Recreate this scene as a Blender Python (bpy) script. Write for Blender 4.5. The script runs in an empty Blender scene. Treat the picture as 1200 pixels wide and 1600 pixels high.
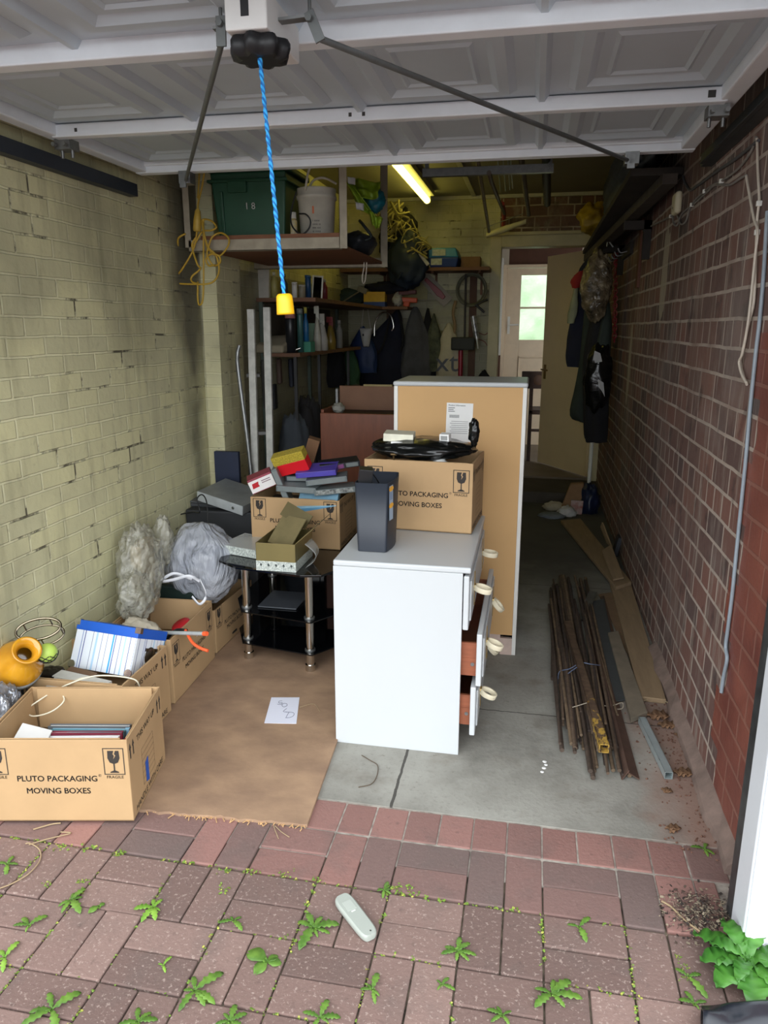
import bpy, math, random
from mathutils import Vector, Matrix, Euler, noise
rnd = random.Random(7)
scene = bpy.context.scene
COL = scene.collection
PI = math.pi

# ------------------------------------------------------------------ camera
CAM_Z = 1.55
FPX = 1155.0
PITCH = math.atan((800 - 512) / FPX)
YAW = math.atan((835 - 600) / math.hypot(FPX, 288))
FWD = Vector((-math.sin(YAW) * math.cos(PITCH), math.cos(YAW) * math.cos(PITCH), -math.sin(PITCH)))
RGT = Vector((math.cos(YAW), math.sin(YAW), 0))
UPV = RGT.cross(FWD)
cam_data = bpy.data.cameras.new('camera')
cam = bpy.data.objects.new('camera', cam_data)
COL.objects.link(cam)
cam_data.sensor_fit = 'VERTICAL'
cam_data.sensor_height = 36.0
cam_data.sensor_width = 27.0
cam_data.lens = 36.0 * FPX / 1600
cam_data.clip_start = 0.02
cam_data.clip_end = 200
cam.matrix_world = Matrix(((RGT.x, UPV.x, -FWD.x, 0), (RGT.y, UPV.y, -FWD.y, 0), (RGT.z, UPV.z, -FWD.z, CAM_Z), (0, 0, 0, 1)))
scene.camera = cam

# ------------------------------------------------------------------ light
world = bpy.data.worlds.new('overcast_sky')
scene.world = world
world.use_nodes = True
wt = world.node_tree
wn = wt.nodes
# overcast sky, a brighter lobe added behind the camera to light the interior
w_geo = wn.new('ShaderNodeTexCoord')
w_dot = wn.new('ShaderNodeVectorMath')
w_dot.operation = 'DOT_PRODUCT'
w_dot.inputs[1].default_value = (0.10, -0.88, 0.46)
w_map = wn.new('ShaderNodeMapRange')
w_map.interpolation_type = 'SMOOTHSTEP'
w_map.inputs['From Min'].default_value = 0.1
w_map.inputs['From Max'].default_value = 1.0
w_map.inputs['To Min'].default_value = 1.25
w_map.inputs['To Max'].default_value = 4.5
wt.links.new(w_geo.outputs['Generated'], w_dot.inputs[0])
wt.links.new(w_dot.outputs['Value'], w_map.inputs['Value'])
wt.links.new(w_map.outputs[0], wn['Background'].inputs['Strength'])
wn['Background'].inputs['Color'].default_value = (0.93, 0.97, 1.0, 1)
scene.view_settings.view_transform = 'Standard'
scene.view_settings.look = 'None'
scene.view_settings.exposure = 0.15
scene.view_settings.gamma = 1.0
scene.view_settings.use_curve_mapping = False
scene.cycles.max_bounces = 12
scene.cycles.diffuse_bounces = 6
scene.cycles.transparent_max_bounces = 16
scene.cycles.use_denoising = True
TUBE_STRENGTH = 6.0


# where a sight line from the camera meets a plane of the room
def _ray(px, py):
    return (px - 600) * RGT + (800 - py) * UPV + FPX * FWD


def AX(px, py, x):
    d = _ray(px, py)
    return Vector((0, 0, CAM_Z)) + d * (x / d.x)


def AY(px, py, y):
    d = _ray(px, py)
    return Vector((0, 0, CAM_Z)) + d * (y / d.y)


def AZ(px, py, z=0.0):
    d = _ray(px, py)
    return Vector((0, 0, CAM_Z)) + d * ((z - CAM_Z) / d.z)


# ------------------------------------------------------------------ materials
def lin(c):
    c /= 255.0
    return c / 12.92 if c <= 0.04045 else ((c + 0.055) / 1.055) ** 2.4


def S(r, g, b):
    return (lin(r), lin(g), lin(b), 1.0)


class NT:
    """small helper around a material's node tree"""

    def __init__(s, name):
        s.m = bpy.data.materials.new(name)
        s.m.use_nodes = True
        s.t = s.m.node_tree
        s.b = s.t.nodes['Principled BSDF']
        s.tc = None

    def n(s, typ, **kw):
        nd = s.t.nodes.new(typ)
        for k, v in kw.items():
            setattr(nd, k, v)
        return nd

    def link(s, a, b):
        s.t.links.new(a, b)

    def coord(s):
        if s.tc is None:
            s.tc = s.n('ShaderNodeTexCoord').outputs['Object']
        return s.tc

    def noise(s, scale, detail=4, rough=0.55, vec=None, stretch=None, dist=0.0):
        nd = s.n('ShaderNodeTexNoise')
        nd.inputs['Scale'].default_value = scale
        nd.inputs['Detail'].default_value = detail
        nd.inputs['Roughness'].default_value = rough
        nd.inputs['Distortion'].default_value = dist
        v = vec or s.coord()
        if stretch:
            mp = s.n('ShaderNodeMapping')
            mp.inputs['Scale'].default_value = stretch
            s.link(v, mp.inputs['Vector'])
            v = mp.outputs[0]
        s.link(v, nd.inputs['Vector'])
        return nd.outputs['Fac']

    def ramp(s, fac, stops):
        nd = s.n('ShaderNodeValToRGB')
        el = nd.color_ramp.elements
        while len(el) < len(stops):
            el.new(0.5)
        for e, (p, c) in zip(el, stops):
            e.position = p
            e.color = c if len(c) == 4 else (*c, 1)
        s.link(fac, nd.inputs['Fac'])
        return nd.outputs['Color']

    def gate(s, fac, a, b):
        return s.ramp(fac, [(a, (0, 0, 0, 1)), (b, (1, 1, 1, 1))])

    def mix(s, fac, a, b, mode='MIX'):
        nd = s.n('ShaderNodeMix', data_type='RGBA', blend_type=mode)
        for sock, v in ((nd.inputs[0], fac), (nd.inputs[6], a), (nd.inputs[7], b)):
            if hasattr(v, 'is_linked'):
                s.link(v, sock)
            else:
                sock.default_value = v
        return nd.outputs[2]

    def math(s, op, a, b=0.0, c=0.0):
        nd = s.n('ShaderNodeMath', operation=op)
        for sock, v in zip(nd.inputs, (a, b, c)):
            if hasattr(v, 'is_linked'):
                s.link(v, sock)
            else:
                sock.default_value = v
        return nd.outputs[0]

    def base(s, c):
        if hasattr(c, 'is_linked'):
            s.link(c, s.b.inputs['Base Color'])
        else:
            s.b.inputs['Base Color'].default_value = c

    def bump(s, h, strength=0.3, dist=0.01):
        nd = s.n('ShaderNodeBump')
        nd.inputs['Strength'].default_value = strength
        nd.inputs['Distance'].default_value = dist
        s.link(h, nd.inputs['Height'])
        s.link(nd.outputs[0], s.b.inputs['Normal'])

    def set(s, **kw):
        for k, v in kw.items():
            i = s.b.inputs[k.replace('_', ' ')]
            if hasattr(v, 'is_linked'):
                s.link(v, i)
            else:
                i.default_value = v
        return s.m


def M(name, c, rough=0.6, metal=0.0, var=0.12, scale=12.0, bump=0.0, bscale=60.0, stretch=None, c2=None, **kw):
    """a plain material with a little procedural wear"""
    t = NT(name)
    f = t.noise(scale, 5, 0.6, stretch=stretch)
    d = c2 or (*[x * (1 - var * 2) for x in c[:3]], 1)
    t.base(t.ramp(f, [(0.3, d), (0.7, c)]))
    t.set(Roughness=rough, Metallic=metal)
    if bump:
        t.bump(t.noise(bscale, 4, 0.6, stretch=stretch), bump, 0.004)
    return t.set(**kw)


# ------------------------------------------------------------------ mesh building
WM = {}


class MB:
    def __init__(s):
        s.v, s.f, s.mi, s.sm = [], [], [], []

    def add(s, vs, fs, mi=0, smooth=False):
        o = len(s.v)
        s.v += [Vector(v) for v in vs]
        for f in fs:
            s.f.append([o + i for i in f])
            s.mi.append(mi)
            s.sm.append(smooth)
        return s

    def box(s, c, sz, rot=None, mi=0):
        R = Matrix.Identity(3)
        if rot is not None:
            R = rot if isinstance(rot, Matrix) else Euler(rot).to_matrix()
        c = Vector(c)
        vs = [c + R @ Vector((x * sz[0] / 2, y * sz[1] / 2, z * sz[2] / 2)) for z in (-1, 1) for y in (-1, 1) for x in (-1, 1)]
        return s.add(vs, [(0, 2, 3, 1), (4, 5, 7, 6), (0, 1, 5, 4), (2, 6, 7, 3), (0, 4, 6, 2), (1, 3, 7, 5)], mi)

    def b6(s, x0, x1, y0, y1, z0, z1, mi=0):
        return s.box(((x0 + x1) / 2, (y0 + y1) / 2, (z0 + z1) / 2), (x1 - x0, y1 - y0, z1 - z0), None, mi)

    def rings(s, rs, mi=0, cap=True, smooth=True, closed=True):
        n = len(rs[0])
        vs = [p for r in rs for p in r]
        fs = []
        for i in range(len(rs) - 1):
            for j in range(n if closed else n - 1):
                k = (j + 1) % n
                fs.append((i * n + j, i * n + k, (i + 1) * n + k, (i + 1) * n + j))
        s.add(vs, fs, mi, smooth)
        if cap and closed:
            s.add(rs[0], [tuple(range(n - 1, -1, -1))], mi)
            s.add(rs[-1], [tuple(range(n))], mi)
        return s

    def tube(s, pts, r, n=8, mi=0, r1=None, cap=True):
        pts = [Vector(p) for p in pts]
        t0 = (pts[1] - pts[0]).normalized()
        a = Vector((0, 0, 1)) if abs(t0.z) < 0.9 else Vector((1, 0, 0))
        u = t0.cross(a).normalized()
        rs = []
        for i, p in enumerate(pts):
            t = (pts[min(i + 1, len(pts) - 1)] - pts[max(i - 1, 0)])
            if t.length < 1e-9:
                t = t0
            t.normalize()
            u = (u - t * u.dot(t))
            u.normalize()
            w = t.cross(u)
            k = i / max(1, len(pts) - 1)
            rr = r if r1 is None else r + (r1 - r) * k
            rs.append([p + rr * (math.cos(2 * PI * j / n) * u + math.sin(2 * PI * j / n) * w) for j in range(n)])
        return s.rings(rs, mi, cap, n > 4)

    def cyl(s, p0, p1, r, r1=None, n=16, mi=0):
        return s.tube([p0, p1], r, n, mi, r1)

    def lathe(s, prof, M4=None, n=24, mi=0, cap=True):
        M4 = M4 or Matrix.Identity(4)
        rs = [[M4 @ Vector((r * math.cos(2 * PI * j / n), r * math.sin(2 * PI * j / n), z)) for j in range(n)] for r, z in prof]
        return s.rings(rs, mi, cap)

    def prism(s, pts, M4, t, mi=0):
        n = len(pts)
        a = [M4 @ Vector((x, y, 0)) for x, y in pts]
        b = [M4 @ Vector((x, y, t)) for x, y in pts]
        s.add(a + b, [tuple(range(n - 1, -1, -1)), tuple(range(n, 2 * n))] + [(i, (i + 1) % n, n + (i + 1) % n, n + i) for i in range(n)], mi)
        return s

    def flat(s, pts, M4, mi=0):
        return s.add([M4 @ Vector((p[0], p[1], 0)) for p in pts], [tuple(range(len(pts)))], mi)

    def grid(s, fn, nu, nv, mi=0, smooth=True):
        vs = [fn(i / nu, j / nv) for j in range(nv + 1) for i in range(nu + 1)]
        fs = [(j * (nu + 1) + i, j * (nu + 1) + i + 1, (j + 1) * (nu + 1) + i + 1, (j + 1) * (nu + 1) + i) for j in range(nv) for i in range(nu)]
        return s.add(vs, fs, mi, smooth)

    def hexa(s, q0, q1, mi=0):
        """solid between two quads"""
        return s.add(list(q0) + list(q1), [(3, 2, 1, 0), (4, 5, 6, 7), (0, 1, 5, 4), (1, 2, 6, 5), (2, 3, 7, 6), (3, 0, 4, 7)], mi)

    def text(s, body, size, M4, mi=0, bold=0.0, align='CENTER', sx=1.0):
        vs, fs = text_geo(body, 0.0, align)
        for dx, dy in ((0, 0), (1, 0), (-1, 0), (0, 1), (0, -1)) if bold else ((0, 0),):
            s.add([M4 @ Vector(((v[0] * sx + dx * bold) * size, (v[1] + dy * bold) * size, 0)) for v in vs], fs, mi)
        return s

    def build(s, name, mats, parent=None, bevel=0.0, world=True, origin=True, solid=0.0, sub=0, seg=2):
        me = bpy.data.meshes.new(name)
        vs = s.v
        base = None
        if parent is not None:
            if world:
                inv = WM[parent].inverted()
                vs = [inv @ v for v in vs]
        elif origin and vs:
            lo = Vector([min(v[i] for v in vs) for i in range(3)])
            hi = Vector([max(v[i] for v in vs) for i in range(3)])
            base = Vector(((lo.x + hi.x) / 2, (lo.y + hi.y) / 2, lo.z))
            vs = [v - base for v in vs]
        me.from_pydata([tuple(v) for v in vs], [], s.f)
        if not isinstance(mats, (list, tuple)):
            mats = [mats]
        for m in mats:
            me.materials.append(m)
        me.polygons.foreach_set('material_index', s.mi)
        me.polygons.foreach_set('use_smooth', s.sm)
        me.validate()
        me.update()
        o = bpy.data.objects.new(name, me)
        COL.objects.link(o)
        if parent is not None:
            o.parent = parent
            WM[o] = WM[parent]
        else:
            if base is not None:
                o.location = base
            WM[o] = Matrix.Translation(base or Vector((0, 0, 0)))
        if solid:
            md = o.modifiers.new('solid', 'SOLIDIFY')
            md.thickness = solid
            md.offset = 0
        if bevel:
            md = o.modifiers.new('bevel', 'BEVEL')
            md.width = bevel
            md.segments = seg
            md.limit_method = 'ANGLE'
            md.angle_limit = math.radians(40)
        if sub:
            md = o.modifiers.new('sub', 'SUBSURF')
            md.levels = md.render_levels = sub
        return o


_TXT = {}


def text_geo(body, bold, align):
    k = (body, bold, align)
    if k not in _TXT:
        cu = bpy.data.curves.new('t', 'FONT')
        cu.body = body
        cu.align_x = align
        cu.offset = bold
        cu.resolution_u = 3
        cu.fill_mode = 'BOTH'
        ob = bpy.data.objects.new('t', cu)
        me = ob.to_mesh()
        _TXT[k] = ([tuple(v.co) for v in me.vertices], [tuple(p.vertices) for p in me.polygons])
        ob.to_mesh_clear()
        bpy.data.objects.remove(ob)
        bpy.data.curves.remove(cu)
    return _TXT[k]


def tag(o, label, cat, group=None, kind=None):
    o['label'] = label
    o['category'] = cat
    if group:
        o['group'] = group
    if kind:
        o['kind'] = kind
    return o


def thing(name, label, cat, loc=(0, 0, 0), rz=0.0, group=None):
    o = bpy.data.objects.new(name, None)
    o.empty_display_size = 0.05
    COL.objects.link(o)
    o.location = loc
    o.rotation_euler = (0, 0, rz)
    WM[o] = Matrix.Translation(Vector(loc)) @ Matrix.Rotation(rz, 4, 'Z')
    return tag(o, label, cat, group)


def struct(name, mb, mats, parent=None, **kw):
    o = mb.build(name, mats, parent, origin=False, **kw)
    if parent is None:
        o['kind'] = 'structure'
    return o


def dup(root, loc=None, rot=None, label=None, scale=None):
    r = root.copy()
    COL.objects.link(r)
    if loc is not None:
        r.location = loc
    if rot is not None:
        r.rotation_euler = rot
    if scale is not None:
        r.scale = scale
    if label:
        r['label'] = label
    for ch in list(root.children):
        c = ch.copy()
        COL.objects.link(c)
        c.parent = r
        for g in list(ch.children):
            d = g.copy()
            COL.objects.link(d)
            d.parent = c
    return r


def spline(pts, k=6):
    pts = [Vector(p) for p in pts]
    out = []
    P = [pts[0] * 2 - pts[1]] + pts + [pts[-1] * 2 - pts[-2]]
    for i in range(1, len(P) - 2):
        a, b, c, d = P[i - 1:i + 3]
        for j in range(k):
            t = j / k
            out.append(0.5 * ((2 * b) + (c - a) * t + (2 * a - 5 * b + 4 * c - d) * t * t + (3 * b - a - 3 * c + d) * t ** 3))
    out.append(pts[-1])
    return out


def frame(o, u, v):
    """matrix that lays flat (x, y) shapes on a face"""
    u = Vector(u).normalized()
    v = Vector(v)
    v = (v - u * v.dot(u)).normalized()
    w = u.cross(v)
    return Matrix(((u.x, v.x, w.x, o[0]), (u.y, v.y, w.y, o[1]), (u.z, v.z, w.z, o[2]), (0, 0, 0, 1)))


def crumple(mb, c, r, amp=0.15, freq=3.0, nu=40, nv=28, seed=0.0, mi=0, ridged=False, fl=None, rot=0.0):
    """closed crumpled lump: an ellipsoid pushed in and out by folds; fl = floor height it rests on"""
    c = Vector(c)
    r = Vector(r)
    off = Vector((seed * 7.3, seed * 3.1, seed * 5.7))

    def pt(u, v):
        th, ph = 2 * PI * u, PI * v
        d = Vector((math.sin(ph) * math.cos(th), math.sin(ph) * math.sin(th), -math.cos(ph)))
        q = d * freq + off
        h = noise.noise(q) + 0.5 * noise.noise(q * 2.1) + 0.3 * noise.noise(q * 4.3)
        if ridged:
            h = 0.6 - 1.6 * abs(noise.noise(q)) - 0.9 * abs(noise.noise(q * 2.3)) - 0.5 * abs(noise.noise(q * 5.1))
        k = 1 + amp * h
        x, y = d.x * r.x * k, d.y * r.y * k
        p = c + Vector((x * math.cos(rot) - y * math.sin(rot), x * math.sin(rot) + y * math.cos(rot), d.z * r.z * k))
        if fl is not None:
            p.z = max(p.z, fl)
        return p
    rs = [[pt(i / nu, j / nv) for i in range(nu)] for j in range(nv + 1)]
    return mb.rings(rs, mi, cap=False)


def drape(mb, secs, n=28, folds=7, amp=0.12, seed=0.0, mi=0, cap=True, k=4):
    """hanging cloth: secs = (x, y, z, rx, ry) from the top down, pleated round its girth"""
    S_ = [Vector((a[3], a[4], 0)) for a in secs]
    P_ = spline([Vector(a[:3]) for a in secs], k)
    R_ = spline(S_, k)
    rs = []
    for i, (p, r) in enumerate(zip(P_, R_)):
        ring = []
        t = i / (len(P_) - 1)
        for j in range(n):
            a = 2 * PI * j / n
            h = math.sin(folds * a + seed + 2.0 * t) * amp * (0.35 + 0.65 * t) + 0.25 * noise.noise(Vector((math.cos(a) * 1.7 + seed, math.sin(a) * 1.7, t * 4)))
            ring.append(p + Vector((math.cos(a) * max(r.x, 0.002) * (1 + h), math.sin(a) * max(r.y, 0.002) * (1 + h), 0.012 * noise.noise(Vector((a, t * 3, seed))))))
        rs.append(ring)
    return mb.rings(rs, mi, cap)

# ------------------------------------------------------------------ shared materials
CARD = M('cardboard', S(180, 148, 108), 0.85, var=0.06, scale=5, bump=0.05, bscale=40)
PRINT = M('black_print', S(48, 42, 38), 0.8, var=0.05)
WHITE_PAINT = M('white_paint', S(228, 227, 222), 0.45, var=0.05, scale=6, bump=0.04, bscale=30)
CHEST_WHITE = M('white_laminate', S(190, 194, 196), 0.35, var=0.015, scale=2)
STEEL = M('galvanised_steel', S(150, 152, 152), 0.42, 0.85, var=0.12, scale=30)
ALU = M('aluminium', S(196, 196, 190), 0.5, 0.15, var=0.15, scale=20)
CHROME = M('chrome', S(215, 212, 205), 0.12, 1.0, var=0.02)
BLACK = M('black_plastic', S(24, 25, 28), 0.45, var=0.1)
DARKGLASS = M('black_glass', S(8, 9, 12), 0.05, var=0.02)
WOODD = M('dark_wood', S(74, 50, 38), 0.6, var=0.2, scale=8, stretch=(1, 8, 8), bump=0.1)
WOODL = M('pale_wood', S(160, 135, 100), 0.75, var=0.15, scale=6, stretch=(8, 1, 8), bump=0.15)
OLDWOOD = M('old_timber', S(58, 52, 48), 0.85, var=0.25, scale=7, bump=0.3, bscale=25)
NAVY = M('navy_cloth', S(26, 30, 48), 0.95, var=0.2, scale=9, bump=0.3, bscale=20)
GREENCLOTH = M('green_waxed_cloth', S(42, 52, 44), 0.8, var=0.2, scale=9, bump=0.25, bscale=15)
BLACKCLOTH = M('black_cloth', S(25, 25, 29), 0.95, var=0.2, scale=9, bump=0.3, bscale=20)
GREYCLOTH = M('grey_cloth', S(82, 82, 84), 0.95, var=0.2, scale=9, bump=0.3, bscale=20)
WHITEPLAS = M('white_plastic', S(222, 222, 214), 0.4, var=0.04)
CREAM = M('cream_paint', S(205, 196, 168), 0.55, var=0.08, scale=4)
REDP = M('red_plastic', S(190, 28, 40), 0.4, var=0.06)
YELLOWP = M('yellow_plastic', S(250, 190, 20), 0.4, var=0.05)
BLUEP = M('blue_plastic', S(20, 90, 150), 0.4, var=0.08)
GREENP = M('green_plastic', S(34, 82, 58), 0.5, var=0.08)
PAPER = M('white_paper', S(232, 232, 230), 0.8, var=0.03)
YCABLE = M('yellow_cable', S(196, 160, 52), 0.55, var=0.1)
GCABLE = M('grey_cable', S(140, 136, 130), 0.6, var=0.15, scale=30)
WCABLE = M('white_cable', S(205, 195, 180), 0.55, var=0.08, scale=30)


def wall_paint():
    t = NT('painted_brick')
    sp = t.n('ShaderNodeSeparateXYZ')
    t.link(t.coord(), sp.inputs[0])
    cb = t.n('ShaderNodeCombineXYZ')
    hx = t.math('ADD', sp.outputs['X'], sp.outputs['Y'])
    wob = t.noise(6, 2)
    t.link(hx, cb.inputs['X'])
    t.link(t.math('ADD', sp.outputs['Z'], t.math('MULTIPLY_ADD', wob, 0.012, -1.589 + 0.0715 * 30 - 0.006)), cb.inputs['Y'])
    br = t.n('ShaderNodeTexBrick')
    br.offset = 0.5
    t.link(cb.outputs[0], br.inputs['Vector'])
    for k, v in (('Scale', 1.0), ('Mortar Size', 0.0055), ('Mortar Smooth', 0.35), ('Brick Width', 0.214), ('Row Height', 0.0715), ('Bias', 0.0)):
        br.inputs[k].default_value = v
    br.inputs['Color1'].default_value = S(216, 211, 166)
    br.inputs['Color2'].default_value = S(202, 198, 160)
    br.inputs['Mortar'].default_value = S(226, 222, 182)
    big = t.noise(1.3, 4)
    c = t.mix(t.gate(big, 0.45, 0.72), br.outputs['Color'], S(150, 146, 120))
    drip = t.gate(t.noise(3.5, 4, stretch=(1, 4.5, 0.7)), 0.52, 0.75)
    c = t.mix(t.math('MULTIPLY', drip, 0.38), c, S(118, 112, 84))
    fine = t.gate(t.noise(26, 5), 0.62, 0.78)
    c = t.mix(t.math('MULTIPLY', fine, 0.3), c, S(104, 98, 76))
    # some joints darker
    j = t.math('MULTIPLY', br.outputs['Fac'], t.gate(t.noise(4.5, 6, 0.7), 0.56, 0.64))
    c = t.mix(t.math('MULTIPLY', j, 0.9), c, S(58, 52, 40))
    chip = t.gate(t.noise(7.5, 6, 0.7), 0.735, 0.755)
    c = t.mix(t.math('MULTIPLY', chip, 0.8), c, S(112, 78, 58))
    # darker patch where the wall meets the pier
    pier_tone = t.math('SUBTRACT', 0.34, t.math('ABSOLUTE', t.math('SUBTRACT', sp.outputs['Y'], 3.82)))
    pier_tone = t.math('ADD', t.math('MULTIPLY', pier_tone, 1.6), t.math('MULTIPLY', t.noise(3, 5), 0.7))
    pier_tone = t.math('ADD', pier_tone, t.math('MULTIPLY', t.math('SUBTRACT', sp.outputs['Z'], 1.6), 0.25))
    pier_tone = t.math('MULTIPLY', t.gate(pier_tone, 0.5, 0.85), t.math('LESS_THAN', sp.outputs['X'], -1.8))
    c = t.mix(t.math('MULTIPLY', pier_tone, 0.85), c, S(74, 70, 62))
    # greyer brick low down behind the pier
    bk = t.math('MULTIPLY', t.math('GREATER_THAN', sp.outputs['Y'], 4.29), t.math('LESS_THAN', sp.outputs['Z'], 1.9))
    c = t.mix(t.math('MULTIPLY', bk, 0.6), c, S(96, 92, 84))
    t.base(c)
    hgt = t.math('ADD', t.math('MULTIPLY', br.outputs['Fac'], -1.0), t.math('MULTIPLY', t.noise(38, 4), 0.35))
    t.bump(hgt, 0.8, 0.009)
    return t.set(Roughness=0.62)


XR_ = 0.66


def wall_red():
    t = NT('old_red_brick')
    sp = t.n('ShaderNodeSeparateXYZ')
    t.link(t.coord(), sp.inputs[0])
    cb = t.n('ShaderNodeCombineXYZ')
    wob = t.noise(4, 2)
    hx = t.math('ADD', sp.outputs['X'], sp.outputs['Y'])
    t.link(hx, cb.inputs['X'])
    t.link(t.math('ADD', sp.outputs['Z'], t.math('MULTIPLY_ADD', wob, 0.014, 3 * 0.096 - 0.049)), cb.inputs['Y'])
    br = t.n('ShaderNodeTexBrick')
    br.offset = 0.5
    br.squash = 0.5
    br.squash_frequency = 3
    t.link(cb.outputs[0], br.inputs['Vector'])
    for k, v in (('Scale', 1.0), ('Mortar Size', 0.0075), ('Mortar Smooth', 0.25), ('Brick Width', 0.232), ('Row Height', 0.096), ('Bias', -0.1)):
        br.inputs[k].default_value = v
    br.inputs['Color1'].default_value = S(122, 86, 76)
    br.inputs['Color2'].default_value = S(84, 71, 69)
    br.inputs['Mortar'].default_value = S(176, 162, 150)
    c = br.outputs['Color']
    c = t.mix(t.math('MULTIPLY', t.gate(t.noise(2.2, 5), 0.5, 0.66), 0.6), c, S(124, 98, 88))
    c = t.mix(t.math('MULTIPLY', t.gate(t.noise(9, 5, stretch=(1, 1.0, 0.8)), 0.56, 0.7), 0.6), c, S(40, 34, 34))
    streak = t.gate(t.noise(5, 5, 0.65, stretch=(1, 5, 0.55)), 0.54, 0.68)
    c = t.mix(t.math('MULTIPLY', streak, 0.6), c, S(160, 150, 138))
    bloom = t.gate(t.noise(1.6, 5, 0.6), 0.52, 0.7)
    c = t.mix(t.math('MULTIPLY', bloom, 0.4), c, S(150, 142, 136))
    soot = t.gate(t.noise(1.1, 3), 0.5, 0.75)
    c = t.mix(t.math('MULTIPLY', soot, 0.35), c, S(52, 46, 44))
    # runs of old white paint
    for yc, zc, hy, hz in ((AX(1037, 440, XR_).y, AX(1037, 430, XR_).z, 0.13, 0.36), (AX(984, 560, XR_).y, AX(984, 570, XR_).z, 0.09, 0.42)):
        dy = t.math('DIVIDE', t.math('SUBTRACT', sp.outputs['Y'], yc), hy)
        dz = t.math('DIVIDE', t.math('SUBTRACT', sp.outputs['Z'], zc), hz)
        rad = t.math('ADD', t.math('MULTIPLY', dy, dy), t.math('MULTIPLY', dz, dz))
        rad = t.math('ADD', rad, t.math('MULTIPLY', t.noise(9, 4, stretch=(1, 1.6, 0.5)), 1.1))
        sm = t.math('LESS_THAN', rad, 1.12)
        c = t.mix(t.math('MULTIPLY', sm, 0.8), c, S(172, 162, 142))
    # red gloss paint on the bricks nearest the doorway, with a toothed edge
    tooth = t.math('MULTIPLY', t.math('FLOOR', t.math('MULTIPLY', t.math('FRACT', t.math('MULTIPLY', sp.outputs['Z'], 1 / 0.384)), 2.0)), 0.10)
    edge = t.math('ADD', t.math('ADD', 2.33, tooth), t.math('MULTIPLY', t.noise(14, 3), 0.05))
    red = t.math('LESS_THAN', sp.outputs['Y'], edge)
    redc = t.mix(t.math('MULTIPLY', br.outputs['Fac'], 0.5), t.ramp(t.noise(5, 5), [(0.3, S(112, 62, 54)), (0.7, S(142, 84, 70))]), S(150, 110, 96))
    c = t.mix(red, c, redc)
    t.base(c)
    hgt = t.math('ADD', t.math('MULTIPLY', br.outputs['Fac'], -1.0), t.math('MULTIPLY', t.noise(45, 5), 0.5))
    t.bump(hgt, 0.6, 0.008)
    return t.set(Roughness=t.math('MULTIPLY_ADD', red, -0.4, 0.85))


def concrete():
    t = NT('concrete')
    sp = t.n('ShaderNodeSeparateXYZ')
    t.link(t.coord(), sp.inputs[0])
    a = t.noise(2.2, 6, 0.65)
    b = t.noise(60, 4, 0.6)
    c = t.ramp(a, [(0.3, S(114, 112, 105)), (0.5, S(146, 144, 136)), (0.72, S(164, 163, 155))])
    c = t.mix(t.math('MULTIPLY', t.gate(b, 0.55, 0.7), 0.35), c, S(108, 106, 100))
    c = t.mix(t.math('MULTIPLY', t.gate(t.noise(5, 5), 0.56, 0.74), 0.55), c, S(104, 94, 82))
    c = t.mix(t.math('MULTIPLY', t.gate(t.noise(16, 6, 0.7), 0.64, 0.7), 0.6), c, S(84, 76, 66))
    # concrete grows darker towards the inner slabs
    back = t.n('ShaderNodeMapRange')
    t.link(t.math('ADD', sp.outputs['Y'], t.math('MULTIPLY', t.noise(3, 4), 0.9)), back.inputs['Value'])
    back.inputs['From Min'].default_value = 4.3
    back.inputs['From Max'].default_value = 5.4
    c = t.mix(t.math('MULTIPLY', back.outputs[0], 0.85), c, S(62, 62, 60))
    # red dust by the brick wall
    dust = t.math('MULTIPLY', t.gate(t.math('ADD', sp.outputs['X'], t.math('MULTIPLY', t.noise(5, 4), 0.3)), 0.56, 0.72), t.gate(t.math('MULTIPLY_ADD', sp.outputs['Y'], -0.2, 1.0), 0.28, 0.46))
    c = t.mix(t.math('MULTIPLY', dust, 0.75), c, S(146, 112, 98))
    h = b
    for axis, pos in (('X', -0.395), ('Y', 2.83), ('Y', 4.45)):
        g = t.math('LESS_THAN', t.math('ABSOLUTE', t.math('ADD', t.math('SUBTRACT', sp.outputs[axis], pos), t.math('MULTIPLY_ADD', t.noise(20, 2), 0.01, -0.005))), 0.005 if axis == 'X' else 0.003)
        if axis == 'X':
            g = t.math('MULTIPLY', g, t.math('LESS_THAN', sp.outputs['Y'], 2.83))
        c = t.mix(t.math('MULTIPLY', g, 0.85), c, S(44, 40, 36))
        h = t.math('SUBTRACT', h, t.math('MULTIPLY', g, 2.0))
    t.base(c)
    t.bump(h, 0.35, 0.004)
    return t.set(Roughness=0.85)


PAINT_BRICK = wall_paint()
RED_BRICK = wall_red()
CONC = concrete()
CEIL = M('ceiling_board', S(150, 146, 132), 0.8, var=0.08, scale=3)
BATTEN = M('batten_paint', S(196, 194, 186), 0.6, var=0.1)
BLACKPAINT = M('black_gloss_paint', S(30, 33, 36), 0.35, var=0.2, scale=25, c2=S(62, 66, 68))
UPVC = M('white_upvc', S(226, 232, 238), 0.35, var=0.03, scale=8)

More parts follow.
